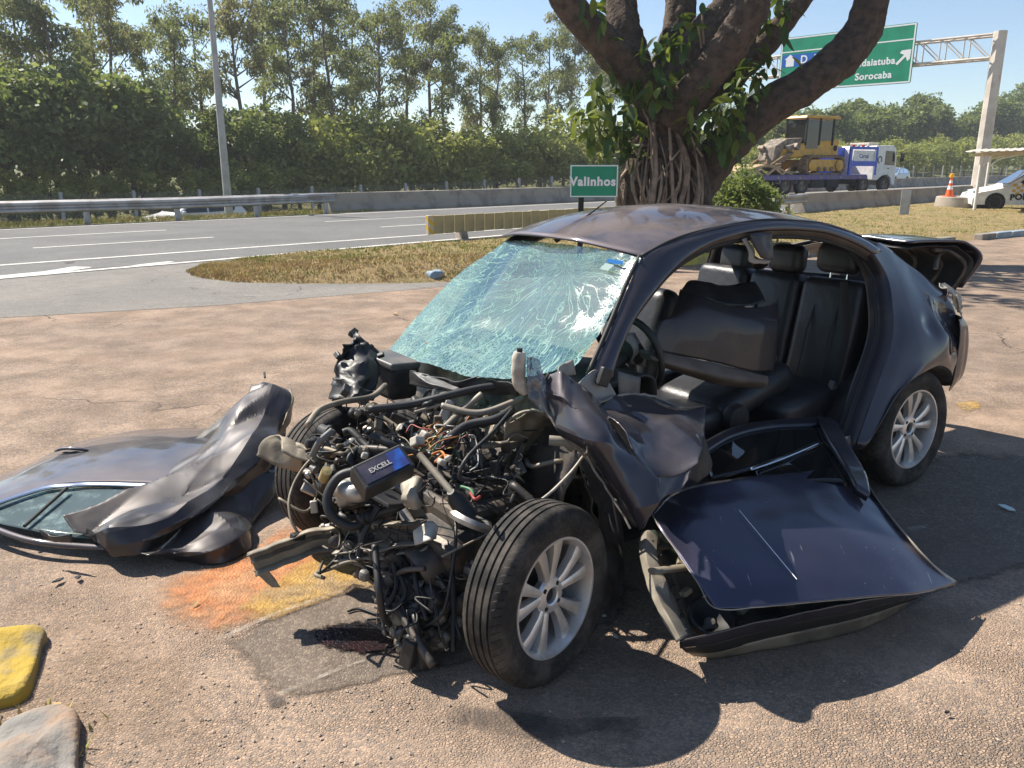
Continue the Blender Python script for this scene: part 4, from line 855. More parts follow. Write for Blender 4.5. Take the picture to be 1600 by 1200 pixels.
limb('limb', [(1085, 300, .1, 66), (1130, 235, 0, 66), (1190, 175, 0, 66), (1258, 132, 0, 64), (1312, 92, .1, 64), (1346, 48, .2, 62), (1362, 0, .2, 54), (1385, -110, .3, 42), (1400, -260, .4, 24)], 80)
limb('buttress', [(990, 360, -.5, 80), (985, 320, -.5, 56), (992, 280, -.45, 44), (1004, 230, -.35, 36)])
limb('buttress', [(1095, 370, -.2, 60), (1092, 320, -.3, 46), (1085, 260, -.3, 40), (1070, 200, -.3, 36)])
rr_ = random.Random(3)
for k in range(34):   # hanging roots down the trunk
    x = rr_.uniform(968, 1098); y0 = rr_.uniform(185, 275); d = -.55-.1*rr_.random()-.35*(1-abs(x-1030)/80) ; bow = rr_.uniform(-14, 14)
    w_ = rr_.choice([.014, .02, .03, .045]); pts = cr([fp_(1030+(x-1030)*.75, y0, d+.25), fp_(x+bow, (y0+330)/2, d), fp_(x+rr_.uniform(-12, 12), 345, d-.1)], 10)
    b = MB(); b.tube(pts, [w_*rr_.uniform(.8, 1.25)*(.8+.5*i/10) for i in range(11)], 6); b.build('aerial_root', M_FROOT, ft, smooth=60)
for pts in ([(1000, 330), (1035, 270), (1062, 235)], [(1030, 325), (1060, 290), (1065, 240)], [(1075, 200), (1085, 225), (1098, 245)], [(1004, 170), (1016, 200), (1018, 250), (1022, 280)], [(1090, 40), (1094, 60), (1096, 75)], [(1097, 15), (1098, 40), (1100, 70)]):
    b = MB(); b.tube(cr([fp_(x, y, -.95) for x, y in pts], 10), .018, 6); b.build('aerial_root', M_FROOT, ft, smooth=60)
def leafm(m, nm):
    b = MB(); rws = []
    for i in range(7):
        t = i/6; w_ = .5*math.sin(math.pi*min(1, t*.96+.03))**.8*.40; z = -.22*t*t
        rws.append([V3((t, -w_, z+.05*w_*4)), V3((t, 0, z)), V3((t, w_, z+.05*w_*4))])
    b.grid(rws); return b.mesh(nm, m, 60)
LM = [leafm(M_FLEAF, 'leaf'), leafm(M_FLEAF_Y, 'leaf')]
clus = [(935, 165, -.7, 26, 1), (920, 195, -.6, 20, 1), (945, 215, -.7, 20, .7), (968, 225, -.7, 18, .3), (985, 215, -.7, 24, .15), (975, 180, -.7, 24, .2), (955, 130, -.6, 18, .3), (1025, 120, -1, 22, .2), (1012, 145, -1, 18, .1), (1040, 70, -.8, 16, .1), (1022, 60, -.8, 12, .2), (1075, 35, -.9, 18, .1), (930, 15, -.9, 12, .1), (1105, 165, -1.2, 26, .8), (1125, 185, -1.1, 24, .4), (1110, 205, -1, 24, .1), (1140, 195, -.9, 20, .1), (1165, 120, -.5, 26, .1), (1190, 95, -.5, 22, .1), (1150, 150, -.6, 22, .1), (1205, 25, -.4, 16, .1), (1060, 110, -.9, 10, .3), (1215, 10, -.2, 12, .1), (1130, 215, -.8, 14, .1)]
nl = 0; rl = random.Random(9); extra = MB()
for ci, (px, py, dy, n, yf) in enumerate(clus):
    c = fp_(px, py, dy); sp_r = .17
    for k in range(n):
        p = c+V3((rl.gauss(0, sp_r), rl.gauss(0, .12), rl.gauss(0, sp_r))); a = rl.uniform(0, 6.28); el = rl.gauss(-.55, .5); s_ = rl.uniform(.22, .36); m_i = 1 if rl.random() < yf*.75 else 0
        rot = (rl.gauss(0, .5), -el, a)
        if nl < 290: link('leaf', LM[m_i], ft, p, rot, s_); nl += 1
        else:
            M = Matrix.Translation(p) @ (Matrix.Rotation(a, 4, 'Z') @ Matrix.Rotation(-el, 4, 'Y')).to_4x4() @ Matrix.Scale(s_, 4); me = LM[m_i]; extra.add([M @ v.co for v in me.vertices], [tuple(f.vertices) for f in me.polygons], m_i)
tag(extra.build('small_leaves', [M_FLEAF, M_FLEAF_Y], ft), kind='stuff')
cl2 = []
for (x, y, z) in [(-3.5, -.6, 8.2), (-2.4, .5, 9.2), (-1.2, 1.0, 9.4), (.2, .4, 10), (1.4, -.8, 9.0), (2.6, .4, 9.6), (3.8, -.4, 8.6), (4.9, .3, 8.3), (5.4, -1, 7.6), (-4.2, .6, 7.6), (.8, 1.8, 9.2), (3.0, 1.8, 9), (5.8, 1.0, 8.8), (-1, -1.4, 9.0), (2.0, -1.8, 8.8), (4.2, -2.0, 8.2), (6.4, -.2, 7.8)]:
    for _ in range(4): cl2.append((V3((x, y, z))+V3((rl.gauss(0, .6), rl.gauss(0, .6), rl.gauss(0, .4))), (.75, .75, .5)))
crown = link('crown', leaves_mesh('crown', M_FLEAF, cl2, 95, .25, .11, .5, rl), ft)
b = MB()
for c, r in cl2[::2]: b.tube([V3((c.x*.75, c.y*.6, 6.3)), c*.9+V3((0, 0, .2)), c], [.06, .04, .015], 6)
tag(b.build('twigs', M_FBARK, ft), kind='stuff')
# ------------------------------------------------------------------ the wrecked car (local x towards its rear, y towards its right side, z up)
CR_ = at_z(1415, 762); CA = V3((0.821, 0.571, 0)).normalized(); CB = V3((-CA.y, CA.x, 0))
car = empty('wrecked_car', CR_, math.atan2(CA.y, CA.x), 'dark purple grey sedan with its front torn off and no doors', 'car')
def loc_(p): q = p-CR_; return V3((q.dot(CA), q.dot(CB), p.z))
def S(px, py, b):
    r = ray(px, py); o = V3((0, 0, CAM_H)); t = (CR_+CB*b-o).dot(CB)/r.dot(CB); return loc_(o+r*t)
def AP(px, py, a):
    r = ray(px, py); o = V3((0, 0, CAM_H)); t = (CR_+CA*a-o).dot(CA)/r.dot(CA); return loc_(o+r*t)
def ZP(px, py, z): return loc_(at_z(px, py, z))
def wd(a): return CA*a.x+CB*a.y+V3((0, 0, a.z))
DUST = (0.20, 0.155, 0.115)
M_PAINT = mat('dark_metallic_paint', (0.040, 0.039, 0.052), 0.52, 0.8, col2=(0.049, 0.046, 0.058), ns=3, coat=0.9, dust=DUST, dustamt=0.25)
M_ROOF = mat('dusty_metallic_paint', (0.05, 0.046, 0.064), 0.54, 0.8, col2=(0.06, 0.052, 0.07), ns=3, coat=0.85, dust=(0.17, 0.13, 0.105), dustamt=0.62)
M_INPAINT = mat('door_jamb_paint', (0.03, 0.028, 0.036), 0.45, 0.2, col2=(0.09, 0.075, 0.06), ns=6, lo=.5, hi=.75)
M_PRIMER = mat('bare_primer_metal', (0.34, 0.30, 0.25), 0.65, 0.1, col2=(0.22, 0.19, 0.155), ns=6, bmp=.15, bs=60)
M_TRIM = mat('grey_trim', (0.30, 0.28, 0.26), 0.6, col2=(0.23, 0.21, 0.19), ns=5, bmp=.1, bs=150)
M_BROWNTRIM = mat('brown_seal', (0.085, 0.068, 0.055), 0.7, col2=(0.13, 0.105, 0.085), ns=6)
M_LEATHER = mat('black_leather', (0.018, 0.018, 0.020), 0.42, col2=(0.026, 0.025, 0.026), ns=5, bmp=.35, bs=16, bd=.012)
M_CARPET = mat('dark_carpet', (0.025, 0.024, 0.024), 0.95, col2=(0.05, 0.045, 0.04), ns=8, bmp=.5, bs=200)
M_RUBBER = mat('rubber_seal', (0.012, 0.012, 0.012), 0.65)
M_ALU = mat('dirty_aluminium', (0.42, 0.40, 0.37), 0.5, 0.7, col2=(0.16, 0.14, 0.12), ns=9, bmp=.3, bs=60)
M_IRON = mat('oily_iron', (0.05, 0.046, 0.043), 0.5, 0.4, col2=(0.13, 0.105, 0.085), ns=9, bmp=.3, bs=60)
M_STEEL = mat('dusty_steel', (0.27, 0.23, 0.17), 0.65, 0.35, col2=(0.13, 0.11, 0.085), ns=6, bmp=.3, bs=50)
M_BEIGE = mat('beige_steel', (0.31, 0.275, 0.22), 0.6, 0.2, col2=(0.22, 0.19, 0.15), ns=7, bmp=.3, bs=40)
M_HOSE = mat('hose_rubber', (0.017, 0.017, 0.017), 0.55, col2=(0.06, 0.053, 0.045), ns=8, lo=.5, hi=.8)
M_PLGREY = mat('grey_plastic', (0.10, 0.10, 0.10), 0.5, col2=(0.16, 0.145, 0.13), ns=6)
M_LINER = mat('wheel_liner', (0.022, 0.021, 0.02), 0.75, col2=(0.06, 0.05, 0.04), ns=7, bmp=.4, bs=30)
M_WHITEPL = mat('white_plastic', (0.48, 0.44, 0.37), 0.55, col2=(0.30, 0.26, 0.21), ns=14)
M_BATT_BLUE = mat('battery_blue', (0.02, 0.12, 0.5), 0.4, col2=(0.03, 0.05, 0.2), ns=12)
M_BATT_DARK = mat('battery_label_dark', (0.03, 0.03, 0.06), 0.45, col2=(0.07, 0.06, 0.08), ns=10)
WIRES = [mat('wire_'+n_, c_, 0.5) for n_, c_ in (('red', (.25, .03, .02)), ('yellow', (.34, .25, .06)), ('green', (.04, .14, .06)), ('orange', (.42, .15, .03)), ('brown', (.14, .06, .03)), ('black', (.015, .015, .015)), ('white', (.55, .52, .47)))]
def sheet(name, ctrl, nu, nv, m, parent, amp=.0, sc=4, seed=0, ridge=0.0, rs=6, edge=0.0, thick=.004, smooth=50, fold=0.0, ff=4.0, lin=False):
    b = MB(); b.grid(crumple(surf(ctrl, nu, nv, lin), amp, sc, seed, ridge, rs, edge, fold, ff)); return b.build(name, m, parent, smooth=smooth, solid=thick)
# roof
RA = [(-1.715, 1.295), (-1.364, 1.38), (-1.0, 1.405), (-.523, 1.375), (-.2, 1.30), (.06, 1.215)]
ctrl = []
for i, (a, z) in enumerate(RA):
    fa = (0.09, 0.07, 0.03, 0, -.02, -.03)[i]
    ctrl.append([V3((a-fa*(1-((b_-.8)/.52)**2), b_, z+.052*(1-((b_-.8)/.52)**2))) for b_ in (.28, .36, .55, .8, 1.05, 1.24, 1.32)])
sheet('roof', ctrl, 40, 40, M_ROOF, car, .006, 2.2, 1, thick=.008, smooth=180)
b = MB()   # antenna on the front of the roof
an = empty('antenna', (0, 0, 0), parent=car); b0 = AP(882, 371, -1.70); b1 = AP(948, 314, -1.35)
b = MB(); b.tube([b0-V3((.05, 0, .012)), b0+V3((0, 0, .02)), b0+V3((.05, 0, .035))], [.012, .02, .012], 10); b.build('antenna_base', M_RUBBER, an, smooth=50)
b = MB(); b.tube([b0+V3((0, 0, .02)), b1], [.005, .003], 6); b.build('mast', M_RUBBER, an, smooth=50)
# left pillar, roof rail and door opening edge: (outer px, inner px, outer b, inner b)
PR = [((922, 588), (957, 590), .125, .105), ((926, 580), (960, 575), .13, .11), ((945, 537), (972, 540), .16, .135), ((962, 497), (992, 498), .19, .165), ((984, 443), (1030, 446), .235, .20), ((1004, 402), (1066, 408), .28, .235), ((1050, 378), (1110, 381), .285, .25), ((1105, 361), (1150, 368), .285, .262), ((1190, 346), (1195, 361), .285, .268), ((1245, 347), (1245, 360), .285, .268), ((1295, 353), (1293, 365), .285, .265), ((1345, 371), (1338, 381), .28, .255), ((1377, 390), (1365, 397), .27, .24)]
o_, m1, m2, i_, f_ = [], [], [], [], []
for (po, pi, bo, bi) in PR:
    a, c = S(*po, bo), S(*pi, bi); o_.append(a); m1.append(a.lerp(c, .35)+V3((0, -.012, 0))); m2.append(a.lerp(c, .75)+V3((0, -.010, 0))); i_.append(c); f_.append(c+V3((0, .07, .004)))
sheet('left_roof_rail', [o_, m1, m2, i_], 10, 60, M_PAINT, car, .0015, 9, 2, thick=.006, smooth=180)
fl = [p+V3((0, .0, -.012)) for p in i_]
sheet('door_frame_flange', [[p+V3((0, .006, -.0)) for p in i_], [p+V3((.0, .03, -.022)) for p in i_], [p+V3((0, .07, -.028)) for p in i_]], 6, 60, M_BROWNTRIM, car, thick=.006, smooth=180)
b = MB(); b.tube(cr([p+V3((0, .035, -.03)) for p in i_], 60), .012, 8); b.build('door_seal', M_RUBBER, car, smooth=180)
b = MB(); b.tube(cr([p+V3((0, .006, .004)) for p in o_[5:]]+[V3((.06, .28, 1.205))], 50), .008, 6); b.build('roof_ditch', M_RUBBER, car, smooth=180)
b = MB(); b.tube(cr([p+V3((-.006, .01, .004)) for p in o_[0:6]], 40), .010, 6); b.build('windscreen_seal', M_RUBBER, car, smooth=180)
# rear quarter panel: columns from the door opening to the tail, top to bottom
Q = [[(-.165, .242, 1.225), (-.085, .20, 1.10), (-.125, .13, .96), (-.165, .09, .80), (-.30, .065, .57), (-.44, .05, .30)],
     [(-.06, .282, 1.265), (-.01, .215, 1.12), (-.04, .125, .96), (-.075, .05, .80), (-.20, .02, .60), (-.39, .01, .325)],
     [(.06, .285, 1.225), (.10, .215, 1.10), (.09, .12, .95), (.06, .028, .80), (-.02, -.005, .68), (-.20, -.01, .565)],
     [(.19, .275, 1.16), (.25, .22, 1.06), (.27, .12, .93), (.27, .02, .80), (.20, -.01, .70), (.08, -.012, .648)],
     [(.33, .26, 1.09), (.38, .21, 1.02), (.40, .13, .92), (.41, .05, .80), (.36, .01, .69), (.27, 0, .598)],
     [(.43, .26, 1.045), (.47, .21, .99), (.50, .14, .91), (.50, .09, .80), (.47, .05, .68), (.40, .03, .50)]]
QT = [[V3(Q[c][r]) for c in range(6)] for r in range(6)]
qr = surf(QT, 44, 44); dents = [(V3((.36, .07, .86)), .16, .045), (V3((.13, .03, .86)), .09, .022), (V3((.30, .02, .72)), .1, .02)]
qr = crumple(qr, .002, 4, 5, 0, 5, 0, .004, 3.5)
for r in qr:
    for i, p in enumerate(r):
        for c, rad, dp in dents:
            d = (p-c).length
            if d < rad: p = p+V3((-.3, 1, -.1)).normalized()*dp*(1-(d/rad)**2)**2
        r[i] = p
b = MB(); b.grid(qr); b.build('left_quarter_panel', M_PAINT, car, smooth=180, solid=.006)
jm = [V3(p) for p in Q[0]]
sheet('rear_door_jamb', [jm, [p+V3((-.012, .012, 0)) for p in jm], [p+V3((-.018, .03, 0)) for p in jm], [p+V3((-.020, .06, 0)) for p in jm], [p+V3((-.032, .066, 0)) for p in jm], [p+V3((-.032, .11, 0)) for p in jm]], 20, 40, M_INPAINT, car, .001, 9, thick=.004, smooth=40)
b = MB(); b.tube(cr([p+V3((-.032, .07, 0)) for p in jm], 40), .009, 8); b.build('door_seal', M_RUBBER, car, smooth=180)
arch = [V3(Q[c][5]) for c in range(6)]
sheet('wheel_arch_lip', [arch, [p+V3((.0, .02, -.012)) for p in arch], [p+V3((0, .08, -.02)) for p in arch], [V3((p.x*.97, .30, p.z)) for p in arch]], 8, 40, M_LINER, car, .002, 9, thick=.004, smooth=50)
# fuel flap: a patch cut out of the quarter's own curve, with a dark gap round it
def near_q(a, z): return min((p for r in qr for p in r), key=lambda p: (p.x-a)**2+(p.z-z)**2)
fcs = [[near_q(.265+.12*k/4, .845-.15*i/4) for k in range(5)] for i in range(5)]
b = MB(); b.grid([[p+V3((0, -.007, 0)) for p in r] for r in fcs]); b.build('fuel_flap', M_PAINT, car, smooth=180, solid=.003)
rim_ = fcs[0]+[r[-1] for r in fcs[1:]]+fcs[-1][::-1][1:]+[r[0] for r in fcs[::-1][1:]]; b = MB(); b.tube([p+V3((0, -.004, 0)) for p in rim_], .004, 5); b.build('flap_gap', M_RUBBER, car)
# sill, floor, bulkhead
sl = [(.02, .36), (.0, .30), (.03, .2), (.1, .17), (.2, .18), (.21, .36), (.12, .38)]
b = MB(); b.grid([[V3((a, .05+y+.012*noise.noise(V3((a*4, y, z))), z)) for y, z in sl] for a in [-2.05+.1*i for i in range(17)]], closed=True); b.build('left_sill', M_PAINT, car, smooth=50)
sheet('floor_pan', [[V3((a, y, .24+.06*(abs(y-.82) < .14))) for y in (.2, .5, .66, .7, .94, .98, 1.2, 1.5)] for a in (-2.15, -1.5, -.9, -.4, .1)], 24, 50, M_CARPET, car, .01, 6, 3)
sheet('right_sill', [[V3((a, 1.45, .38)), V3((a, 1.6, .36)), V3((a, 1.62, .18))] for a in (-2.0, -1.2, -.4)], 6, 16, M_PAINT, car, .004, 4)
sheet('bulkhead', [[V3((-2.12-.1*(z < .5), y, z)) for y in (.1, .5, .9, 1.3, 1.55)] for z in (.2, .45, .65, .82)], 24, 30, M_IRON, car, .035, 5, 4, .02, 6)
# right side: roof rail, rear pillar, quarter (inner faces are what shows)
rrail = [V3((-2.02, 1.44, .72)), V3((-1.90, 1.38, .92)), V3((-1.77, 1.32, 1.10)), V3((-1.66, 1.28, 1.25)), V3((-1.364, 1.28, 1.345)), V3((-1.0, 1.28, 1.375)), V3((-.523, 1.28, 1.345)), V3((-.1, 1.33, 1.25)), V3((.0, 1.42, 1.08)), V3((-.05, 1.50, .85)), V3((-.3, 1.56, .55)), V3((-.45, 1.58, .35))]
b = MB(); b.tube(cr(rrail, 60), .032, 8, flat=1.3); b.build('right_roof_rail', M_INPAINT, car, smooth=180)
sheet('right_quarter_panel', [[V3((-.05, 1.38, 1.2)), V3((.15, 1.36, 1.15)), V3((.45, 1.34, 1.02))], [V3((-.05, 1.5, .9)), V3((.2, 1.54, .9)), V3((.55, 1.5, .9))], [V3((-.3, 1.6, .6)), V3((.1, 1.64, .68)), V3((.6, 1.58, .6))]], 20, 20, M_PAINT, car, .006, 5)
# parcel shelf, rear panel, bumper, tail lamp
sheet('parcel_shelf', [[V3((.02, y, 1.0)), V3((.35, y, .985))] for y in (.3, .8, 1.35)], 8, 12, M_CARPET, car)
b = MB(); b.tube(cr([V3((.06, .30, 1.20)), V3((.3, .28, 1.08)), V3((.43, .28, 1.03))], 12), .02, 8); b.build('rear_window_frame', M_PAINT, car, smooth=180)
rp = []
for z in (.98, .85, .7, .55, .4):
    rp.append([V3((.44, .15, z)), V3((.50, .22, z)), V3((.56, .5, z)), V3((.60, .85, z)), V3((.56, 1.2, z)), V3((.5, 1.5, z))])
sheet('rear_panel', rp, 14, 30, M_PAINT, car, .015, 5, 6, .01)
bp = []
for z, o2 in ((.86, -.02), (.80, .02), (.66, .04), (.54, .03), (.47, -.02)):
    bp.append([V3((.36, .02-o2*.3, z)), V3((.42+o2*.5, .03-o2*.4, z)), V3((.49+o2, .07-o2*.5, z)), V3((.58+o2, .26, z)), V3((.66+o2, .8, z)), V3((.58+o2, 1.5, z))])
sheet('rear_bumper', bp, 24, 50, M_PAINT, car, .003, 5, 7)
b = MB(); tl = surf([[S(1470, 440, .16), S(1488, 452, .13)], [S(1482, 455, .11), S(1500, 470, .10)], [S(1492, 480, .09), S(1502, 490, .1)]], 8, 8); b.grid(crumple(tl, .02, 20, 3, .02, 25)); b.build('broken_tail_lamp', M_WHITEPL, car, solid=.004)
for k in range(5): b = MB(); q = S(1494+k*2, 462+k*9, .08); b.add([q, q+V3((.03, -.01, -.05)), q+V3((.05, .02, .0))], [(0, 1, 2)]); b.build('lamp_shard', M_WHITEPL, car, solid=.003)
# boot lid standing open
ln_ = [AP(1424, 379, .38), AP(1452, 377, .55), AP(1486, 377, .74), AP(1513, 381, .88), AP(1535, 405, .96), AP(1503, 450, .93)]
lid = [[p, p+V3((.04, .45, .0)), p+V3((.0, .92, -.11))] for p in ln_]
lo = sheet('boot_lid', lid, 30, 24, M_PAINT, car, .005, 4, 8, thick=.012, smooth=60)
inn = [[p+V3((-.035, .03, -.03)) for p in r] for r in lid]; sheet('lid_inner_panel', inn, 24, 20, M_BLACK, lo, .012, 9, 9, thick=.004)
for y in (.06, .2, .36, .55): b = MB(); b.tube(cr([q_+V3((-.06, y, -.05)) for q_ in ln_[2:]], 12), .012, 6); b.build('lid_rib', M_IRON, lo, smooth=60)
b = MB(); b.tube(cr([S(1462, 420, .4), S(1466, 400, .42), S(1478, 392, .45)], 8), .014, 8); b.build('lid_hinge', M_PLGREY, car, smooth=60)
# B-pillar stub hanging from the roof with torn trim
sheet('pillar_stub', [[S(1170, 366, .25), S(1185, 364, .25), S(1206, 364, .25)], [S(1178, 385, .24), S(1190, 388, .235), S(1206, 388, .24)], [S(1188, 402, .235), S(1198, 406, .23), S(1207, 404, .235)]], 10, 10, M_INPAINT, car, .004, 20, 2, .006, 20, .003)
sheet('torn_trim', [[S(1158, 374, .27), S(1166, 372, .27)], [S(1170, 392, .26), S(1177, 390, .26)], [S(1172, 410, .26), S(1180, 404, .26)], [S(1200, 412, .25), S(1203, 407, .25)]], 14, 4, M_TRIM, car, .004, 20, 3, edge=.004)
# windscreen
WP = [[((1001, 402), -1.735), ((950, 391), -1.755), ((895, 383), -1.76), ((840, 377), -1.755), ((789, 374), -1.735)],
      [((968, 462), -1.845), ((900, 453), -1.86), ((830, 442), -1.865), ((765, 433), -1.86), ((716, 430), -1.845)],
      [((934, 523), -1.98), ((862, 521), -2.0), ((787, 513), -2.01), ((717, 503), -2.0), ((656, 488), -1.99)],
      [((898, 574), -2.17), ((822, 588), -2.24), ((750, 589), -2.28), ((680, 573), -2.27), ((606, 548), -2.22)]]
ws = surf([[AP(*p, a) for p, a in r] for r in WP], 48, 60)
ws = crumple(ws, .011, 3.0, 12, .002, 9, .004, .012, 3.0)
bull = AP(862, 418, -1.90)
m, N, L, P = nt('shattered_windscreen'); N.remove(P); out = N['Material Output']; co = objco(N)
dn = nd(N, 'ShaderNodeTexNoise'); dn.inputs['Scale'].default_value = 5; dn.inputs['Detail'].default_value = 4; L.new(co, dn.inputs['Vector'])
wv = nd(N, 'ShaderNodeVectorMath', operation='MULTIPLY_ADD'); wv.inputs[1].default_value = (.1, .1, .1); L.new(dn.outputs['Color'], wv.inputs[0]); L.new(co, wv.inputs[2])
def web(sc, w0, w1): return ramp(N, L, tvor(N, L, wv.outputs[0], sc, 'DISTANCE_TO_EDGE').outputs['Distance'], w0, w1, 1.0, 0.0)
sub_ = nd(N, 'ShaderNodeVectorMath', operation='DISTANCE'); L.new(wv.outputs[0], sub_.inputs[0]); sub_.inputs[1].default_value = (bull.x+.05, bull.y+.05, bull.z+.05)
dist = sub_.outputs['Value']; rings = ramp(N, L, mth(N, L, 'SINE', mth(N, L, 'MULTIPLY', dist, 150.0)), .75, 1.0)
near = ramp(N, L, dist, .05, .30, 1.0, 0.0); sp = nd(N, 'ShaderNodeSeparateXYZ'); L.new(co, sp.inputs[0])
lowm = ramp(N, L, mth(N, L, 'ADD', sp.outputs[2], mth(N, L, 'MULTIPLY', tnoise(N, L, co, 4, 3), .4)), .98, 1.3, 1.0, 0.0); topm = ramp(N, L, sp.outputs[2], 1.2, 1.31, 0.0, .6); rgt_ = ramp(N, L, mth(N, L, 'ADD', sp.outputs[1], mth(N, L, 'MULTIPLY', tnoise(N, L, co, 4, 3), .5)), 1.1, 1.75, 0.0, .9); lft_ = ramp(N, L, sp.outputs[1], .28, .36, .7, 0.0)
zone = mth(N, L, 'MAXIMUM', mth(N, L, 'MAXIMUM', lowm, topm), mth(N, L, 'MAXIMUM', mth(N, L, 'MAXIMUM', rgt_, lft_), mth(N, L, 'MULTIPLY', near, .12)))
pat = mth(N, L, 'MULTIPLY', tnoise(N, L, co, 6, 5, .7), 1.5); zone = mth(N, L, 'MULTIPLY', mth(N, L, 'ADD', mth(N, L, 'MULTIPLY', zone, .9), .20), pat)
fine = mth(N, L, 'MULTIPLY', mth(N, L, 'MAXIMUM', web(45, .0, .12), mth(N, L, 'MULTIPLY', web(100, .0, .2), .8)), zone)
dv_ = nd(N, 'ShaderNodeVectorMath', operation='SUBTRACT'); L.new(wv.outputs[0], dv_.inputs[0]); dv_.inputs[1].default_value = (bull.x+.05, bull.y+.05, bull.z+.05)
sq_ = nd(N, 'ShaderNodeSeparateXYZ'); L.new(dv_.outputs[0], sq_.inputs[0]); angc = mth(N, L, 'ARCTAN2', mth(N, L, 'MULTIPLY', sq_.outputs[2], 1.4), sq_.outputs[1])
def polar(ka, kr, w_):
    cb_ = nd(N, 'ShaderNodeCombineXYZ'); L.new(mth(N, L, 'MULTIPLY', angc, ka), cb_.inputs[0]); L.new(mth(N, L, 'MULTIPLY', dist, kr), cb_.inputs[1])
    return ramp(N, L, mth(N, L, 'ABSOLUTE', mth(N, L, 'SUBTRACT', tnoise(N, L, cb_.outputs[0], 1.0, 2, .5), .5)), .0, w_, 1.0, 0.0)
coarse = mth(N, L, 'MULTIPLY', mth(N, L, 'MAXIMUM', mth(N, L, 'MAXIMUM', polar(7, 1.6, .016), polar(13, 2.5, .012)), mth(N, L, 'MULTIPLY', polar(1.6, 11, .016), .8)), .9)
strx = nd(N, 'ShaderNodeMapping'); strx.inputs['Rotation'].default_value = (0, 0, .5); strx.inputs['Scale'].default_value = (34, 5, 34); L.new(wv.outputs[0], strx.inputs['Vector'])
streak = mth(N, L, 'MULTIPLY', ramp(N, L, tnoise(N, L, strx.outputs[0], 1.0, 4, .6), .52, .72), .34)
crk = mth(N, L, 'MINIMUM', mth(N, L, 'MAXIMUM', mth(N, L, 'MAXIMUM', fine, coarse), mth(N, L, 'MAXIMUM', streak, mth(N, L, 'MULTIPLY', mth(N, L, 'MULTIPLY', rings, near), .45))), .9)
t_ = nd(N, 'ShaderNodeBsdfTransparent'); t_.inputs[0].default_value = (.52, .82, .74, 1)
gl = nd(N, 'ShaderNodeBsdfGlossy'); L.new(ramp(N, L, crk, 0.0, .6, .04, .16), gl.inputs['Roughness'])
bn = bump(N, L, mth(N, L, 'ADD', tnoise(N, L, co, 26, 3), mth(N, L, 'MULTIPLY', fine, .6)), .07, .02); L.new(bn, gl.inputs['Normal'])
fr = nd(N, 'ShaderNodeFresnel'); fr.inputs['IOR'].default_value = 1.75
g1 = nd(N, 'ShaderNodeMixShader'); L.new(mth(N, L, 'ADD', fr.outputs[0], .30), g1.inputs[0]); L.new(t_.outputs[0], g1.inputs[1]); L.new(gl.outputs[0], g1.inputs[2])
df = nd(N, 'ShaderNodeBsdfDiffuse'); L.new(mix_col(N, L, ramp(N, L, crk, .3, .8), (.14, .44, .37), (.46, .70, .63)), df.inputs[0]); tl_ = nd(N, 'ShaderNodeBsdfTranslucent'); tl_.inputs[0].default_value = (.22, .55, .48, 1)
dm = nd(N, 'ShaderNodeMixShader'); dm.inputs[0].default_value = .5; L.new(df.outputs[0], dm.inputs[1]); L.new(tl_.outputs[0], dm.inputs[2])
g2 = nd(N, 'ShaderNodeMixShader'); L.new(crk, g2.inputs[0]); L.new(g1.outputs[0], g2.inputs[1]); L.new(dm.outputs[0], g2.inputs[2]); L.new(g2.outputs[0], out.inputs[0])
M_WS = m
b = MB(); b.grid(ws); wso = b.build('windscreen', M_WS, car, smooth=180)
def on_ws(px, py, a, d=.012): p = AP(px, py, a); return p+V3((-.7, -.1, .7))*d
M_STICK = mat('sticker_blue', (.03, .22, .62), .5); M_STICKW = mat('sticker_pale', (.55, .7, .66), .5)
for poly, mm, a in (([(952, 407), (976, 411), (974, 417), (949, 413)], M_STICK, -1.775), ([(948, 414), (962, 417), (952, 426), (939, 423)], M_STICKW, -1.80)):
    b = MB(); b.add([on_ws(x, y, a) for x, y in poly], [(0, 1, 2, 3)]); b.build('sticker', mm, wso, solid=.001)
# interior -------------------------------------------------------------
def cushion(name, c, size, rot, m, parent, bev, puff=.0):
    b = MB(); b.box((0, 0, 0), size); o = b.build(name, m, parent, smooth=180, loc=c, rot=rot)
    md = o.modifiers.new('bevel', 'BEVEL'); md.width = bev; md.segments = 5; return o
rs = empty('rear_seat', (0, 0, 0), parent=car)
for y, w_ in ((.48, .40), (.86, .36), (1.24, .40)):
    cushion('backrest', (-.10, y, .76), (.17, w_-.012, .60), (0, .20, 0), M_LEATHER, rs, .055)
    cushion('seat_cushion', (-.44, y, .42), (.52, w_-.012, .20), (0, -.06, 0), M_LEATHER, rs, .06)
    for k in range(2): b = MB(); b.tube([V3((-.175+.065, y-.07+.14*k, 1.02)), V3((-.205, y-.07+.14*k, .78)), V3((-.255, y-.07+.14*k, .55))], .006, 6); b.build('seam', M_RUBBER, rs, smooth=60)
for px, py, a, w_ in ((1313, 403, -.07, .25), (1232, 404, -.05, .22), (1152, 403, -.02, .22)):
    c = AP(px, py, a); cushion('headrest', c, (.11, w_, .165), (0, .12, 0), M_LEATHER, rs, .05)
    for s_ in (-.05, .05): b = MB(); b.tube([c+V3((.01, s_, -.05)), c+V3((.0, s_, -.16))], .006, 6); b.build('headrest_post', M_CHROME, rs)
sb = [S(1318, 440, .30), S(1322, 520, .28), S(1303, 600, .32)]; b = MB(); b.tube(cr(sb, 14), .022, 6, flat=.15); b.build('seat_belt', M_RUBBER, car, smooth=60)
bk = S(1300, 608, .32); cushion('belt_buckle', bk, (.05, .03, .09), (0, .3, 0), M_PLGREY, car, .008); cushion('buckle_tag', bk+V3((.04, -.02, -.02)), (.04, .008, .03), (0, .3, 0), M_WHITEPL, car, .003)
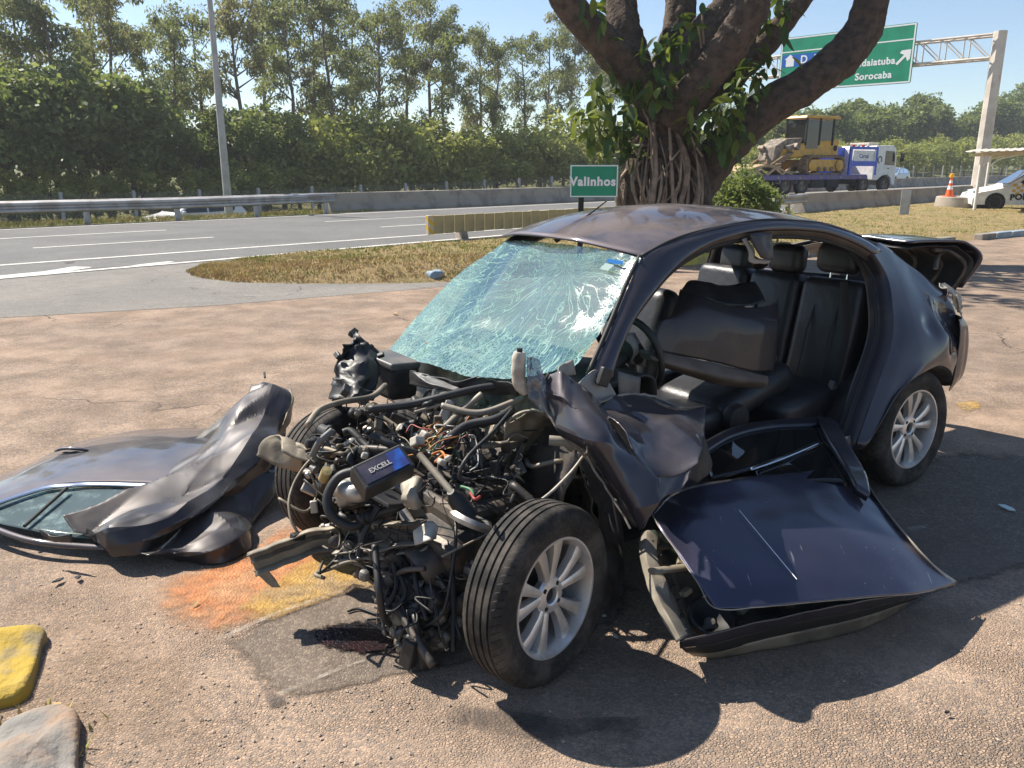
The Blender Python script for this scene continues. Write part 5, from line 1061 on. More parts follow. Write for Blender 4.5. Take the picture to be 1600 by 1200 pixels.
fs_ = empty('driver_seat', (0, 0, 0), parent=car)
p0, p1 = S(1140, 648, .42), S(1228, 596, .42); d = p1-p0; an_ = math.atan2(d.z, d.x)
cushion('reclined_backrest', (p0+p1)/2+V3((0, .22, 0)), (d.length+.18, .46, .17), (0, -an_, 0), M_LEATHER, fs_, .075)
cushion('seat_base', p0+V3((-.28, .22, -.02)), (.50, .48, .16), (0, .06, 0), M_LEATHER, fs_, .06)
b = MB(); b.lathe([(0, -.03), (.07, -.03), (.08, 0), (.07, .03), (0, .03)], 20, Matrix.Translation(S(1148, 655, .38)) @ Matrix.Rotation(math.pi/2, 4, 'X')); b.build('recliner_cover', M_BLACK, fs_, smooth=40)
ps_ = empty('passenger_seat', (0, 0, 0), parent=car); cushion('backrest', (-.88, 1.18, .70), (.16, .46, .62), (0, .30, 0), M_LEATHER, ps_, .07); cushion('seat_base', (-1.2, 1.18, .42), (.5, .46, .16), (0, -.08, 0), M_LEATHER, ps_, .06)
# dashboard and steering wheel
sheet('dashboard', [[V3((-1.98, y, .80-.05*abs(y-.8))) for y in (.22, .5, .8, 1.1, 1.45)], [V3((-1.80, y, .82)) for y in (.22, .5, .8, 1.1, 1.45)], [V3((-1.68, y, .78)) for y in (.22, .5, .8, 1.1, 1.45)], [V3((-1.72, y, .62)) for y in (.22, .5, .8, 1.1, 1.45)], [V3((-1.85, y, .45)) for y in (.22, .5, .8, 1.1, 1.45)]], 24, 30, M_BLACK, car, .03, 4, 4, .02, 5, thick=.01)
sw = empty('steering_wheel', S(985, 548, .46), parent=car); sw.rotation_euler = (0, math.radians(62), 0)
b = MB(); b.tube([V3((.185*math.cos(t*.2094), .185*math.sin(t*.2094), .02*math.sin(t*.42))) for t in range(31)], .016, 8, cap=False); b.build('wheel_rim', M_BLACK, sw, smooth=180)
b = MB(); b.lathe([(0, .03), (.06, .025), (.075, 0), (.06, -.03), (0, -.05)], 18); b.build('hub', M_BLACK, sw, smooth=50)
for t in (0.3, 2.85, 4.71): b = MB(); b.box((.12*math.cos(t), .12*math.sin(t), 0), (.13, .04, .02), t); b.build('spoke', M_PLGREY, sw, bevel=.006)
b = MB(); b.tube([V3((0, 0, 0)), V3((0, 0, -.35))], .03, 8); b.build('column', M_BLACK, sw)
sheet('airbag_remnant', [[S(972, 522, .42), S(992, 520, .44)], [S(985, 545, .40), S(1006, 552, .42)], [S(985, 568, .42), S(1008, 572, .44)]], 8, 8, M_TRIM, car, .02, 12, 2, .015, 14)
# hinge pillar trim below the windscreen pillar
sheet('hinge_pillar', [[S(898, 606, .10), S(928, 578, .12), S(946, 590, .11)], [S(905, 630, .10), S(935, 615, .10), S(960, 615, .10)], [S(922, 655, .09), S(945, 650, .085), S(966, 655, .09)], [S(930, 690, .08), S(950, 700, .08), S(968, 705, .09)]], 18, 14, M_TRIM, car, .005, 10, 4, .006, 8)
for (x, y) in ((944, 589), (953, 640)):
    p = S(x, y, .085); cushion('hinge_bracket', p, (.05, .025, .07), (0, .4, 0), M_BLACK, car, .006)
sheet('inner_kick_panel', [[S(965, 580, .16), S(1000, 590, .2)], [S(968, 640, .15), S(1000, 640, .2)], [S(970, 700, .15), S(1010, 700, .2)]], 10, 8, M_PLGREY, car, .008, 8, 2)
# side rear structure: seat-side trim between seat and jamb
sheet('side_trim', [[S(1382, 430, .26), S(1368, 430, .34)], [S(1386, 500, .22), S(1368, 500, .32)], [S(1370, 580, .18), S(1350, 590, .30)], [S(1340, 650, .18), S(1318, 650, .3)]], 20, 8, M_BLACK, car, .004, 8, 5)
# crumpled panel lying in the cabin
M_PANEL = mat('matt_dark_panel', (.035, .030, .034), .5, .5, col2=(.05, .042, .04), ns=5, coat=.25)
lpn = empty('loose_door_panel', CR_, math.atan2(CA.y, CA.x), 'crumpled dark body panel lying across the front seats inside the car', 'door panel')
sheet('panel_face', [[S(1063, 452, .50), S(1090, 462, .42), S(1140, 478, .40), S(1190, 480, .42), S(1216, 470, .50)], [S(1050, 492, .38), S(1085, 487, .36), S(1140, 500, .34), S(1185, 512, .34), S(1216, 506, .38)], [S(1030, 505, .36), S(1075, 520, .33), S(1130, 535, .32), S(1180, 548, .32), S(1213, 545, .36)], [S(1018, 548, .34), S(1065, 556, .32), S(1125, 568, .31), S(1175, 580, .31), S(1208, 580, .34)]], 30, 40, M_PANEL, lpn, .002, 3, 3, 0, 6, .002, smooth=60)
sheet('window_frame', [[S(1066, 450, .55), S(1082, 438, .60), S(1130, 446, .62), S(1180, 440, .60)], [S(1072, 470, .44), S(1100, 468, .5), S(1150, 478, .5), S(1196, 472, .48)]], 10, 24, M_BLACK, lpn, .006, 9, 3, .006, 9)
sheet('lower_rail', [[S(1015, 546, .33), S(1080, 560, .29), S(1140, 574, .28), S(1200, 588, .32)], [S(1016, 560, .28), S(1082, 578, .25), S(1142, 592, .24), S(1200, 598, .29)], [S(1025, 570, .33), S(1085, 590, .30), S(1140, 604, .30), S(1195, 606, .33)]], 12, 30, M_BROWNTRIM, lpn, .003, 9, 5)
# ------------------------------------------------------------------ wheels of the wreck
M_TYRE2 = None
m, N, L, P = nt('worn_tyre'); co = objco(N); P.inputs['Roughness'].default_value = .8; P.inputs['Specular IOR Level'].default_value = .3
L.new(mix_col(N, L, ramp(N, L, tnoise(N, L, co, 9, 7, .7), .38, .72), (.018, .017, .016), (.085, .072, .06)), P.inputs['Base Color'])
spx = nd(N, 'ShaderNodeSeparateXYZ'); L.new(co, spx.inputs[0]); ang = mth(N, L, 'ARCTAN2', spx.outputs[1], spx.outputs[0])
sip = ramp(N, L, mth(N, L, 'FRACT', mth(N, L, 'MULTIPLY', mth(N, L, 'ADD', ang, mth(N, L, 'MULTIPLY', mth(N, L, 'ABSOLUTE', spx.outputs[2]), 1.6)), 11.5)), .0, .16)
shoulder = ramp(N, L, mth(N, L, 'ABSOLUTE', spx.outputs[2]), .05, .056)
rad_ = mth(N, L, 'SQRT', mth(N, L, 'ADD', mth(N, L, 'POWER', spx.outputs[0], 2.0), mth(N, L, 'POWER', spx.outputs[1], 2.0)))
tread = ramp(N, L, rad_, .292, .297); hgt = mth(N, L, 'MULTIPLY', mth(N, L, 'MULTIPLY', mth(N, L, 'SUBTRACT', sip, 1.0), shoulder), tread)
ringb = mth(N, L, 'MULTIPLY', ramp(N, L, mth(N, L, 'SINE', mth(N, L, 'MULTIPLY', rad_, 420.0)), .6, 1.0), mth(N, L, 'SUBTRACT', 1.0, tread))
L.new(bump(N, L, mth(N, L, 'ADD', mth(N, L, 'ADD', hgt, mth(N, L, 'MULTIPLY', ringb, .18)), mth(N, L, 'MULTIPLY', tnoise(N, L, co, 90, 3), .12)), 1.0, .006), P.inputs['Normal']); M_TYRE2 = m
def hero_wheel(c, axis, spin, R=.316, wd_=.205, sc=1.0):
    e = empty('wheel', (0, 0, 0), parent=car); e.matrix_local = Matrix.Translation(c) @ V3(axis).to_track_quat('Z', 'Y').to_matrix().to_4x4() @ Matrix.Rotation(spin, 4, 'Z') @ Matrix.Scale(sc, 4)
    h = wd_/2; r = .207; g = .007; prof = [(r-.004, -h*.8), (r+.012, -h*.92), (.26, -h*1.02), (.292, -h*.95), (.306, -h*.82)]
    xs = [-.78, -.46, -.16, .16, .46, .78]
    prof += [(R-.005, -h*.72)]
    for x in (-.5, -.17, .17, .5):
        prof += [(R-.001*abs(x), (x-.055)*h), (R-g, (x-.045)*h), (R-g, (x+.045)*h), (R-.001*abs(x), (x+.055)*h)]
    prof += [(R-.005, h*.72), (.306, h*.82), (.292, h*.95), (.26, h*1.02), (r+.012, h*.92), (r-.004, h*.8)]
    b = MB(); b.lathe(prof, 72); b.build('tyre', M_TYRE2, e, smooth=38)
    rim = empty('rim', (0, 0, 0), parent=e); rim.hide_render = False
    bpy.data.objects.remove(rim)
    f = h*.62
    b = MB(); b.lathe([(r+.006, h*.80), (r+.004, h*.90), (r-.004, h*.90), (r-.010, h*.78), (r-.018, h*.3), (r-.03, -h*.8)], 56); b.build('rim', M_ALLOY, e, smooth=40)
    b = MB(); b.lathe([(.0, -h*.2), (.17, -h*.25), (.18, -h*.5)], 32); b.build('brake_disc', M_IRON, e, smooth=40)
    b = MB()
    for k in range(5):
        for s_ in (-1, 1):
            a0, a1 = k*2*math.pi/5+s_*.20, k*2*math.pi/5+s_*.30
            def pt(rr, a, off, z): return V3((rr*math.cos(a)-off*math.sin(a), rr*math.sin(a)+off*math.cos(a), z))
            rw = []
            for rr, a, w2, z in ((.045, k*2*math.pi/5+s_*.20, .017, f-.004), (.09, k*2*math.pi/5+s_*.21, .018, f+.002), (.15, k*2*math.pi/5+s_*.245, .024, f+.006), (.200, k*2*math.pi/5+s_*.265, .033, f+.004)):
                rw.append([pt(rr, a, -w2, z-.03), pt(rr, a, -w2*.8, z-.004), pt(rr, a, -w2*.3, z), pt(rr, a, w2*.3, z), pt(rr, a, w2*.8, z-.004), pt(rr, a, w2, z-.03)])
            b.grid(rw)
    b.lathe([(.026, f-.02), (.028, f-.002), (.034, f+.002), (.06, f-.002), (.068, f-.012), (.066, f-.035)], 30); sp_o = b.build('spokes', M_ALLOY, e, smooth=40)
    b = MB(); b.lathe([(0, f-.012), (.02, f-.012), (.026, f-.018)], 18); b.build('hub_cap', M_DARK, e, smooth=40)
    for k in range(4):
        a = k*math.pi/2+.5; b = MB(); b.lathe([(0, f+.001), (.0085, f+.001), (.010, f-.004), (.010, f-.02)], 10, Matrix.Translation((.047*math.cos(a), .047*math.sin(a), 0))); b.build('lug_bolt', M_DARK, e, smooth=40)
    return e
fwc = ZP(862, 932, .316); hero_wheel(fwc+V3((.0, .065, -.012)), (.25, -.965, .04), .35, wd_=.175, sc=.95)
hero_wheel(V3((0.03, .10, .314)), (-.02, -1, .03), .2)
hero_wheel(ZP(532, 738, .30), (-.25, .93, -.12), .9, sc=.95)
hero_wheel(V3((0.01, 1.55, .314)), (.0, 1, 0), .1)
# ------------------------------------------------------------------ crushed front
fr_ = empty('left_fender', (0, 0, 0), parent=car)
FD = [[((858, 584), .10), ((880, 578), .05), ((908, 600), .03), ((938, 632), .04)],
      [((842, 612), .10), ((880, 622), -.04), ((920, 642), -.10), ((958, 668), -.10)],
      [((868, 665), .0), ((905, 680), -.12), ((948, 695), -.20), ((990, 712), -.22)],
      [((915, 715), -.06), ((940, 728), -.17), ((980, 745), -.26), ((1030, 748), -.30)],
      [((955, 775), -.14), ((970, 785), -.22), ((995, 792), -.30), ((1030, 785), -.34)],
      [((984, 826), -.22), ((988, 829), -.25), ((995, 830), -.29), ((1006, 822), -.32)]]
sheet('fender_skin', [[S(*p, b_) for p, b_ in r] for r in FD], 70, 50, M_PAINT, fr_, .004, 6, 3, .0, 5, .002, thick=.005, smooth=16, fold=.04, ff=3.2, lin=True)
FL = [[((936, 628), .05), ((985, 616), .12), ((1030, 622), .12), ((1088, 654), .0)],
      [((955, 660), -.08), ((1000, 640), .0), ((1045, 650), -.05), ((1100, 678), -.18)],
      [((985, 705), -.21), ((1020, 690), -.16), ((1060, 695), -.22), ((1098, 695), -.28)],
      [((1020, 740), -.29), ((1040, 738), -.30), ((1062, 735), -.32), ((1085, 715), -.32)],
      [((1015, 790), -.33), ((1032, 782), -.34), ((1050, 765), -.34), ((1070, 742), -.34)]]
sheet('fender_fold', [[S(*p, b_) for p, b_ in r] for r in FL], 70, 66, M_PAINT, fr_, .006, 6, 6, .0, 5, .003, thick=.005, smooth=16, fold=.06, ff=3.2, lin=True)
sheet('fold_underside', [[S(1085, 656, .02), S(1100, 690, -.16), S(1070, 745, -.26)], [S(1098, 690, .0), S(1112, 730, -.12), S(1090, 755, -.2)]], 10, 14, M_LINER, fr_, .01, 9)
e_ = cr([S(*p, b_-.004) for p, b_ in FL[0]], 24); b = MB(); b.tube([p+noise.noise_vector(p*30)*.006 for p in e_], .005, 5); b.build('torn_edge', M_PRIMER, fr_)
e_ = cr([S(*FD[i][0][0], FD[i][0][1]-.003) for i in range(6)], 30); b = MB(); b.tube([p+noise.noise_vector(p*30)*.005 for p in e_], .004, 5); b.build('torn_edge', M_PRIMER, fr_)
# headlamp remains standing at the fender tip
hl = empty('headlamp_remains', (0, 0, 0), parent=car)
b = MB(); b.tube(cr([S(812, 550, .16), S(810, 575, .16), S(812, 600, .16), S(822, 615, .15)], 12), [.02, .024, .026, .024, .026, .026, .024, .026, .025, .024, .02, .018, .012], 8); b.build('foam_block', M_WHITEPL, hl, smooth=60)
b = MB(); b.tube([S(812, 552, .16), S(812, 544, .16)], .010, 8); b.build('bulb_cap', M_RUBBER, hl)
M_LENS = glassy('broken_lens', (.7, .72, .74), .9, .08, .5, (.6, .58, .6))
sheet('broken_lens', [[S(822, 558, .15), S(836, 562, .14), S(848, 590, .12)], [S(824, 590, .13), S(842, 605, .10), S(856, 622, .08)], [S(826, 620, .12), S(842, 640, .08), S(864, 660, .04)]], 12, 12, M_LENS, hl, .012, 18, 2, .02, 22, .006)
sheet('lamp_bracket', [[S(872, 572, .10), S(892, 562, .13)], [S(870, 590, .08), S(900, 585, .10)]], 6, 6, M_PRIMER, hl, .01, 16, 2, .01, 16)
# inner wing / wheel house with rusty torn rim, liner behind the wheel
wh = empty('wheel_house', (0, 0, 0), parent=car)
sheet('inner_wing', [[S(792, 662, .36), S(830, 645, .34), S(872, 650, .26), S(900, 690, .16)], [S(785, 710, .36), S(828, 700, .40), S(875, 700, .36), S(910, 730, .16)], [S(790, 770, .34), S(830, 760, .44), S(880, 760, .42), S(925, 790, .14)], [S(800, 840, .34), S(840, 840, .42), S(890, 840, .4), S(935, 850, .12)]], 30, 34, M_STEEL, wh, .018, 8, 5, .02, 8, .004)
b = MB(); p_ = cr([S(790, 668, .35), S(800, 650, .34), S(830, 642, .33), S(862, 648, .27), S(880, 668, .22), S(888, 690, .18)], 24); b.tube([q+noise.noise_vector(q*25)*.006 for q in p_], .014, 7, flat=.5); b.build('arch_rim', M_BEIGE, wh, smooth=50)
sheet('liner', [[S(905, 705, .05), S(945, 730, -.05)], [S(925, 780, .06), S(965, 800, -.08)], [S(940, 870, .06), S(975, 880, -.06)], [S(935, 950, .05), S(962, 960, -.05)]], 24, 12, M_LINER, wh, .02, 8, 4, .02, 6, .006)
b = MB(); b.tube(cr([S(960, 780, -.1), S(972, 860, -.1), S(962, 930, -.08), S(945, 965, -.06)], 14), .016, 6, flat=.3); b.build('liner_strip', M_HOSE, wh, smooth=60)
b = MB(); b.tube([S(858, 688, .18), S(884, 690, .14), S(895, 700, .13)], .02, 8); b.build('pipe_stub', M_BEIGE, wh, smooth=50)
b = MB(); b.tube(cr([S(912, 712, .0), S(890, 740, -.02), S(850, 778, -.06), S(800, 806, .02), S(770, 826, .1)], 26), .0055, 6); b.build('loose_cable', M_WHITEPL, wh, smooth=180)
b = MB(); b.tube(cr([S(898, 676, .05), S(905, 690, .02), S(916, 712, .0)], 8), .007, 6); b.build('bent_rod', M_STEEL, wh, smooth=180)
# engine bay ------------------------------------------------------------
eng = empty('engine', (0, 0, 0), parent=car); rng = random.Random(21)
def blk(name, c, size, rot, m, bev=.012, parent=eng):
    b = MB(); b.box((0, 0, 0), size); return b.build(name, m, parent, bevel=bev, loc=c, rot=rot)
blk('engine_block', V3((-2.54, .50, .30)), (.34, .60, .36), (.1, .1, .15), M_IRON, .03)
blk('gearbox', V3((-2.62, .26, .26)), (.24, .26, .32), (.1, -.2, .2), M_IRON, .04)
blk('cylinder_head', V3((-2.48, .55, .46)), (.22, .58, .10), (.1, .2, .15), M_IRON, .02)
blk('subframe', V3((-2.5, .7, .2)), (.3, 1.1, .1), (0, .1, .1), M_IRON, .02)
b = MB(); b.lathe([(0, -.06), (.09, -.06), (.10, -.04), (.095, .02), (.06, .05), (.03, .07), (0, .07)], 22, Matrix.Translation(V3((-2.74, .24, .28))) @ Matrix.Rotation(1.2, 4, 'Y')); b.build('bell_housing', M_IRON, eng, smooth=40)
def zy(py): return max(.06, .74-(py-610)*.00165)
poly = [(480, 700), (530, 650), (620, 620), (800, 640), (830, 700), (800, 790), (740, 830), (725, 920), (650, 1020), (600, 1000), (570, 900), (520, 850), (480, 790)]
def inpoly(x, y):
    c = False; n = len(poly)
    for i in range(n):
        (x1, y1), (x2, y2) = poly[i], poly[(i+1) % n]
        if (y1 > y) != (y2 > y) and x < (x2-x1)*(y-y1)/(y2-y1)+x1: c = not c
    return c
def rp():
    while True:
        x, y = rng.uniform(470, 835), rng.uniform(620, 1015)
        if inpoly(x, y): return x, y
def ep(x, y, dz=0.0): return ZP(x, y, max(.04, zy(y)+dz))
EM = [M_IRON, M_IRON, M_BLACK, M_BLACK, M_HOSE, M_ALU, M_ALU, M_ALU, M_STEEL, M_STEEL, M_BEIGE, M_PLGREY]
for k in range(430):
    x, y = rp(); p = ep(x, y, -rng.uniform(.0, .09)+.01); t = rng.random(); rot = (rng.uniform(-1.5, 1.5), rng.uniform(-1.5, 1.5), rng.uniform(-3, 3)); m = rng.choice(EM); s_ = rng.uniform(.35, .95)
    if t < .3: blk('bracket', p, (.09*s_*rng.uniform(.6, 1.4), .05*s_*rng.uniform(.5, 1.4), .022*s_), rot, m, .005)
    elif t < .5:
        b = MB(); r = .026*s_; b.lathe([(0, -.04*s_), (r, -.04*s_), (r, -.015), (r*1.35, -.015), (r*1.35, -.004), (r, -.004), (r*.95, .03*s_), (r*.6, .036*s_), (0, .036*s_)], 14); b.build('fitting', m, eng, smooth=40, loc=p, rot=rot)
    elif t < .66: blk('casting', p, (.08*s_, .07*s_, .06*s_), rot, m, .014)
    elif t < .86:
        q = [p]
        for _ in range(4): q.append(q[-1]+V3((rng.gauss(0, .05), rng.gauss(0, .07), rng.gauss(-.01, .045))))
        b = MB(); b.tube(cr(q, 22), rng.choice([.005, .007, .010, .016]), 7); b.build('hose', rng.choice([M_HOSE, M_HOSE, M_BLACK, M_IRON, M_STEEL]), eng, smooth=180)
    elif t < .94:
        c0_ = [[p+V3((i*.05*s_, k2*.045*s_, rng.gauss(0, .015))) for k2 in range(3)] for i in range(3)]; sheet('torn_plate', c0_, 8, 8, m, eng, .01, 16, k, .012, 14, .003, .003)
    else:
        b = MB()
        b.lathe([(0, 0), (.011, 0), (.011, .008), (.007, .009), (.007, .05), (0, .05)], 6); b.build('bolt', M_ALU, eng, loc=p, rot=rot)
# a lower fringe of cables and pipes hanging to the ground
for k in range(11):
    x = rng.uniform(585, 720); y0 = rng.uniform(830, 930); y1 = rng.uniform(960, 1030); a = ep(x, y0, .02); c = ep(x+rng.uniform(-15, 15), (y0+y1)/2, .02); e = ep(x+rng.uniform(-25, 25), y1, .02)
    b = MB(); b.tube(cr([a, c, e], 14), rng.choice([.004, .006, .009, .013]), 6); b.build('cable', rng.choice([M_HOSE, M_BLACK, M_IRON]), eng, smooth=180)
blk('drip_bracket', ep(640, 1020, .03), (.04, .05, .10), (.2, .1, .4), M_BLACK, .006)
# hoses one can follow
def hose(pts, r, m=M_HOSE, name='hose', n=30): b = MB(); b.tube(cr([ZP(x, y, z) for x, y, z in pts], n), r, 10); return b.build(name, m, eng, smooth=180)
hose([(560, 735, .62), (530, 745, .60), (512, 775, .54), (518, 805, .48), (545, 822, .44), (565, 818, .44)], .017)
hose([(560, 812, .46), (590, 802, .47), (625, 790, .49), (640, 775, .5)], .017)
for k in range(9): b = MB(); p = ZP(572+k*7, 810-k*3, .47); b.lathe([(.019, -.004), (.024, 0), (.019, .004)], 14, Matrix.Translation(p) @ Matrix.Rotation(1.35, 4, 'X') @ Matrix.Rotation(.3, 4, 'Y')); b.build('bellows_ring', M_HOSE, eng, smooth=50)
hose([(520, 672, .70), (500, 690, .66), (488, 712, .6)], .013, M_PLGREY); hose([(480, 665, .72), (500, 640, .74), (535, 628, .75), (580, 620, .74), (602, 602, .74)], .012, M_STEEL, 'metal_pipe')
hose([(575, 640, .73), (640, 632, .74), (700, 618, .77), (760, 605, .79), (812, 600, .80)], .016, M_BLACK, 'cowl_bar')
hose([(690, 634, .74), (750, 645, .72), (818, 622, .76)], .013, M_BEIGE, 'wiper_linkage'); hose([(695, 668, .68), (725, 640, .72), (753, 616, .77)], .014, M_BEIGE, 'wiper_arm'); hose([(648, 644, .72), (690, 632, .74)], .006, M_BEIGE, 'rod')
hose([(695, 690, .67), (730, 665, .70), (775, 655, .72), (800, 640, .74)], .018, M_HOSE, 'wiring_loom'); hose([(800, 640, .75), (770, 675, .72), (730, 715, .68), (718, 745, .62), (735, 750, .6)], .007, M_HOSE, 'cable')
hose([(592, 790, .5), (570, 830, .42), (560, 870, .34)], .012, M_HOSE); hose([(625, 700, .68), (648, 706, .66), (655, 712, .64)], .010, M_HOSE)
hose([(710, 770, .5), (712, 840, .42), (705, 900, .32), (690, 960, .2), (650, 985, .12)], .006, M_BLACK, 'cable'); hose([(585, 850, .4), (592, 920, .3), (598, 960, .2), (608, 975, .14)], .012, M_HOSE)
hose([(770, 830, .45), (720, 855, .42), (690, 870, .4)], .004, M_STEEL, 'brake_line')
for k in range(26):   # burst wiring loom
    x, y = rng.uniform(640, 700), rng.uniform(660, 700); q = [ZP(x+rng.uniform(25, 50), y-12, .69)]
    for j in range(3): q.append(q[-1]+V3((rng.gauss(-.03, .02), rng.gauss(.0, .03), rng.gauss(-.02, .02))))
    b = MB(); b.tube(cr(q, 12), .0028, 5); b.build('wire', WIRES[k % 7], eng, smooth=180)
for pts, m in (([(675, 710), (690, 706), (698, 718)], WIRES[3]), ([(680, 722), (692, 712), (706, 714)], WIRES[3]), ([(720, 760), (735, 765), (740, 775)], WIRES[2]), ([(735, 770), (742, 780), (750, 776)], WIRES[0])):
    b = MB(); b.tube(cr([ZP(x, y, .66) for x, y in pts], 10), .005, 6); b.build('wire', m, eng, smooth=180)
for x, y, s_ in ((652, 690, .05), (665, 680, .04), (690, 722, .03), (700, 716, .025), (570, 712, .03)): blk('connector', ZP(x, y, .67), (s_, s_*.8, s_*.7), (.3, .5, rng.uniform(0, 3)), M_WHITEPL, .006)
for k in range(90):   # thin broken cables everywhere
    x, y = rp(); q = [ep(x, y, .015)]
    for j in range(4): q.append(q[-1]+V3((rng.gauss(0, .035), rng.gauss(0, .05), rng.gauss(-.012, .03))))
    b = MB(); b.tube(cr(q, 18), rng.choice([.002, .003, .004]), 5); b.build('thin_cable', rng.choice([M_HOSE, M_BLACK, M_HOSE, M_STEEL, M_IRON]), eng, smooth=180)
# battery
bt = empty('battery', (0, 0, 0), parent=car)
c4_ = [ZP(553, 730, .70), ZP(624, 696, .74), ZP(642, 719, .70), ZP(580, 757, .655)]; exb = (c4_[1]-c4_[0]).normalized(); nb = exb.cross(c4_[3]-c4_[0]).normalized(); nb = nb if nb.z > 0 else -nb; eyb = nb.cross(exb); bw = (c4_[1]-c4_[0]).length; bh = abs((c4_[3]-c4_[0]).dot(eyb)); sy_ = 1 if (c4_[3]-c4_[0]).dot(eyb) > 0 else -1
BM = Matrix(((exb.x, eyb.x*sy_, nb.x*1, c4_[0].x), (exb.y, eyb.y*sy_, nb.y, c4_[0].y), (exb.z, eyb.z*sy_, nb.z, c4_[0].z), (0, 0, 0, 1)))
b = MB(); b.prism([(-.008, -.008), (bw+.008, -.008), (bw+.008, bh+.008), (-.008, bh+.008)], .085, BM @ Matrix.Translation((0, 0, -.087))); b.build('case', M_BLACK, bt, bevel=.006, fix=True)
b = MB(); b.prism([(.006, .006), (bw*.66, .006), (bw*.62, bh-.006), (.006, bh-.006)], .0015, BM); b.build('dark_label', M_BATT_DARK, bt, fix=True)
b = MB(); b.prism([(bw*.662, .006), (bw-.006, .006), (bw-.006, bh-.006), (bw*.622, bh-.006)], .0015, BM); b.build('blue_label', M_BATT_BLUE, bt, fix=True)
flip = Matrix.Scale(-1, 4, (0, 1, 0)) if sy_ < 0 else Matrix.Identity(4)
TMx = Matrix(((exb.x, -eyb.x*sy_, nb.x, c4_[0].x), (exb.y, -eyb.y*sy_, nb.y, c4_[0].y), (exb.z, -eyb.z*sy_, nb.z, c4_[0].z), (0, 0, 0, 1)))
text_mesh('EXCELL', .024, WIRES[6], 'lettering', bt, TMx @ Matrix.Translation((.075, -.04, .003)), .0005, .0003)
for x, y in ((588, 770), (612, 762)): b = MB(); b.lathe([(0, 0), (.011, 0), (.009, .02), (0, .02)], 12, Matrix.Translation(ZP(x, y, .60))); b.build('terminal', M_ALU, bt, smooth=40)
blk('battery_tray', ZP(602, 775, .54), (.14, .16, .015), (.2, .3, .4), M_BLACK, .004)
# alternator, manifold, strut and brackets
b = MB(); b.lathe([(0, -.05), (.05, -.05), (.062, -.04), (.062, .03), (.05, .05), (.02, .055), (0, .055)], 22, Matrix.Translation(ZP(548, 768, .50)) @ Matrix.Rotation(1.3, 4, 'Y') @ Matrix.Rotation(.5, 4, 'X')); b.build('alternator', M_ALU, eng, smooth=40)
b = MB(); b.tube(cr([ZP(530, 762, .54), ZP(560, 770, .55), ZP(580, 758, .55)], 8), .035, 12); b.build('manifold', M_ALU, eng, smooth=60)
sheet('folded_bracket', [[ZP(628, 752, .58), ZP(650, 745, .60), ZP(658, 752, .58)], [ZP(628, 775, .55), ZP(648, 775, .57), ZP(655, 780, .54)], [ZP(634, 792, .52), ZP(650, 795, .52), ZP(662, 790, .50)]], 14, 12, M_BEIGE, eng, .008, 18, 3, .01, 16, .002)
b = MB(); b.tube([ZP(655, 710, .66), ZP(708, 772, .56)], .0125, 10); b.build('strut_rod', M_BEIGE, eng, smooth=50)
b = MB(); b.tube([ZP(704, 768, .57), ZP(712, 778, .54), ZP(735, 812, .47)], [.014, .032, .034], 14); b.build('strut_body', M_HOSE, eng, smooth=50)
b = MB(); b.lathe([(.05, -.01), (.075, -.01), (.08, .005), (.07, .02), (.05, .015)], 22, Matrix.Translation(ZP(735, 815, .46)) @ Matrix.Rotation(.5, 4, 'Y')); b.build('spring_seat', M_ALU, eng, smooth=50)
sheet('silver_cover', [[ZP(645, 830, .44), ZP(672, 815, .46), ZP(685, 822, .45)], [ZP(648, 852, .40), ZP(670, 845, .43), ZP(682, 842, .42)]], 8, 10, M_WHITEPL, eng, .006, 20, 2)
M_CAST = mat('grimy_casting', (.24, .225, .20), .55, .5, col2=(.07, .06, .052), ns=11, bmp=.4, bs=70)
for k in range(46):   # the lower gearbox: many overlapping cast lumps, ribs and flanges
    x, y = rng.uniform(588, 728), rng.uniform(848, 1000)
    if x < 588+(y-848)*.25: continue
    s_ = rng.uniform(.5, 1.2); p = ep(x, y, -rng.uniform(0, .06)); rot = (rng.uniform(-.7, .7), rng.uniform(-.9, .9), rng.uniform(-3, 3)); m = rng.choice([M_CAST, M_CAST, M_IRON, M_ALU])
    if k % 3 == 0:
        r = .038*s_; b = MB(); b.lathe([(0, -.05), (r, -.05), (r*1.05, -.01), (r*1.35, -.008), (r*1.35, .006), (r*.9, .01), (r*.7, .02+.02*s_), (r*.3, .024+.02*s_), (0, .024+.02*s_)], 18); b.build('cast_boss', m, eng, smooth=40, loc=p, rot=rot)
    elif k % 3 == 1: blk('cast_rib', p, (.13*s_, .018, .06*s_), rot, m, .006)
    else: blk('housing', p, (.11*s_, .09*s_, .08*s_), rot, m, .022)
b = MB(); b.lathe([(0, -.03), (.02, -.03), (.02, .03), (.0, .032)], 12, Matrix.Translation(ZP(508, 742, .55)) @ Matrix.Rotation(.7, 4, 'X')); b.build('yellow_cap', mat('aged_yellow_plastic', (.5, .4, .16), .6, col2=(.35, .27, .12)), eng, smooth=40)
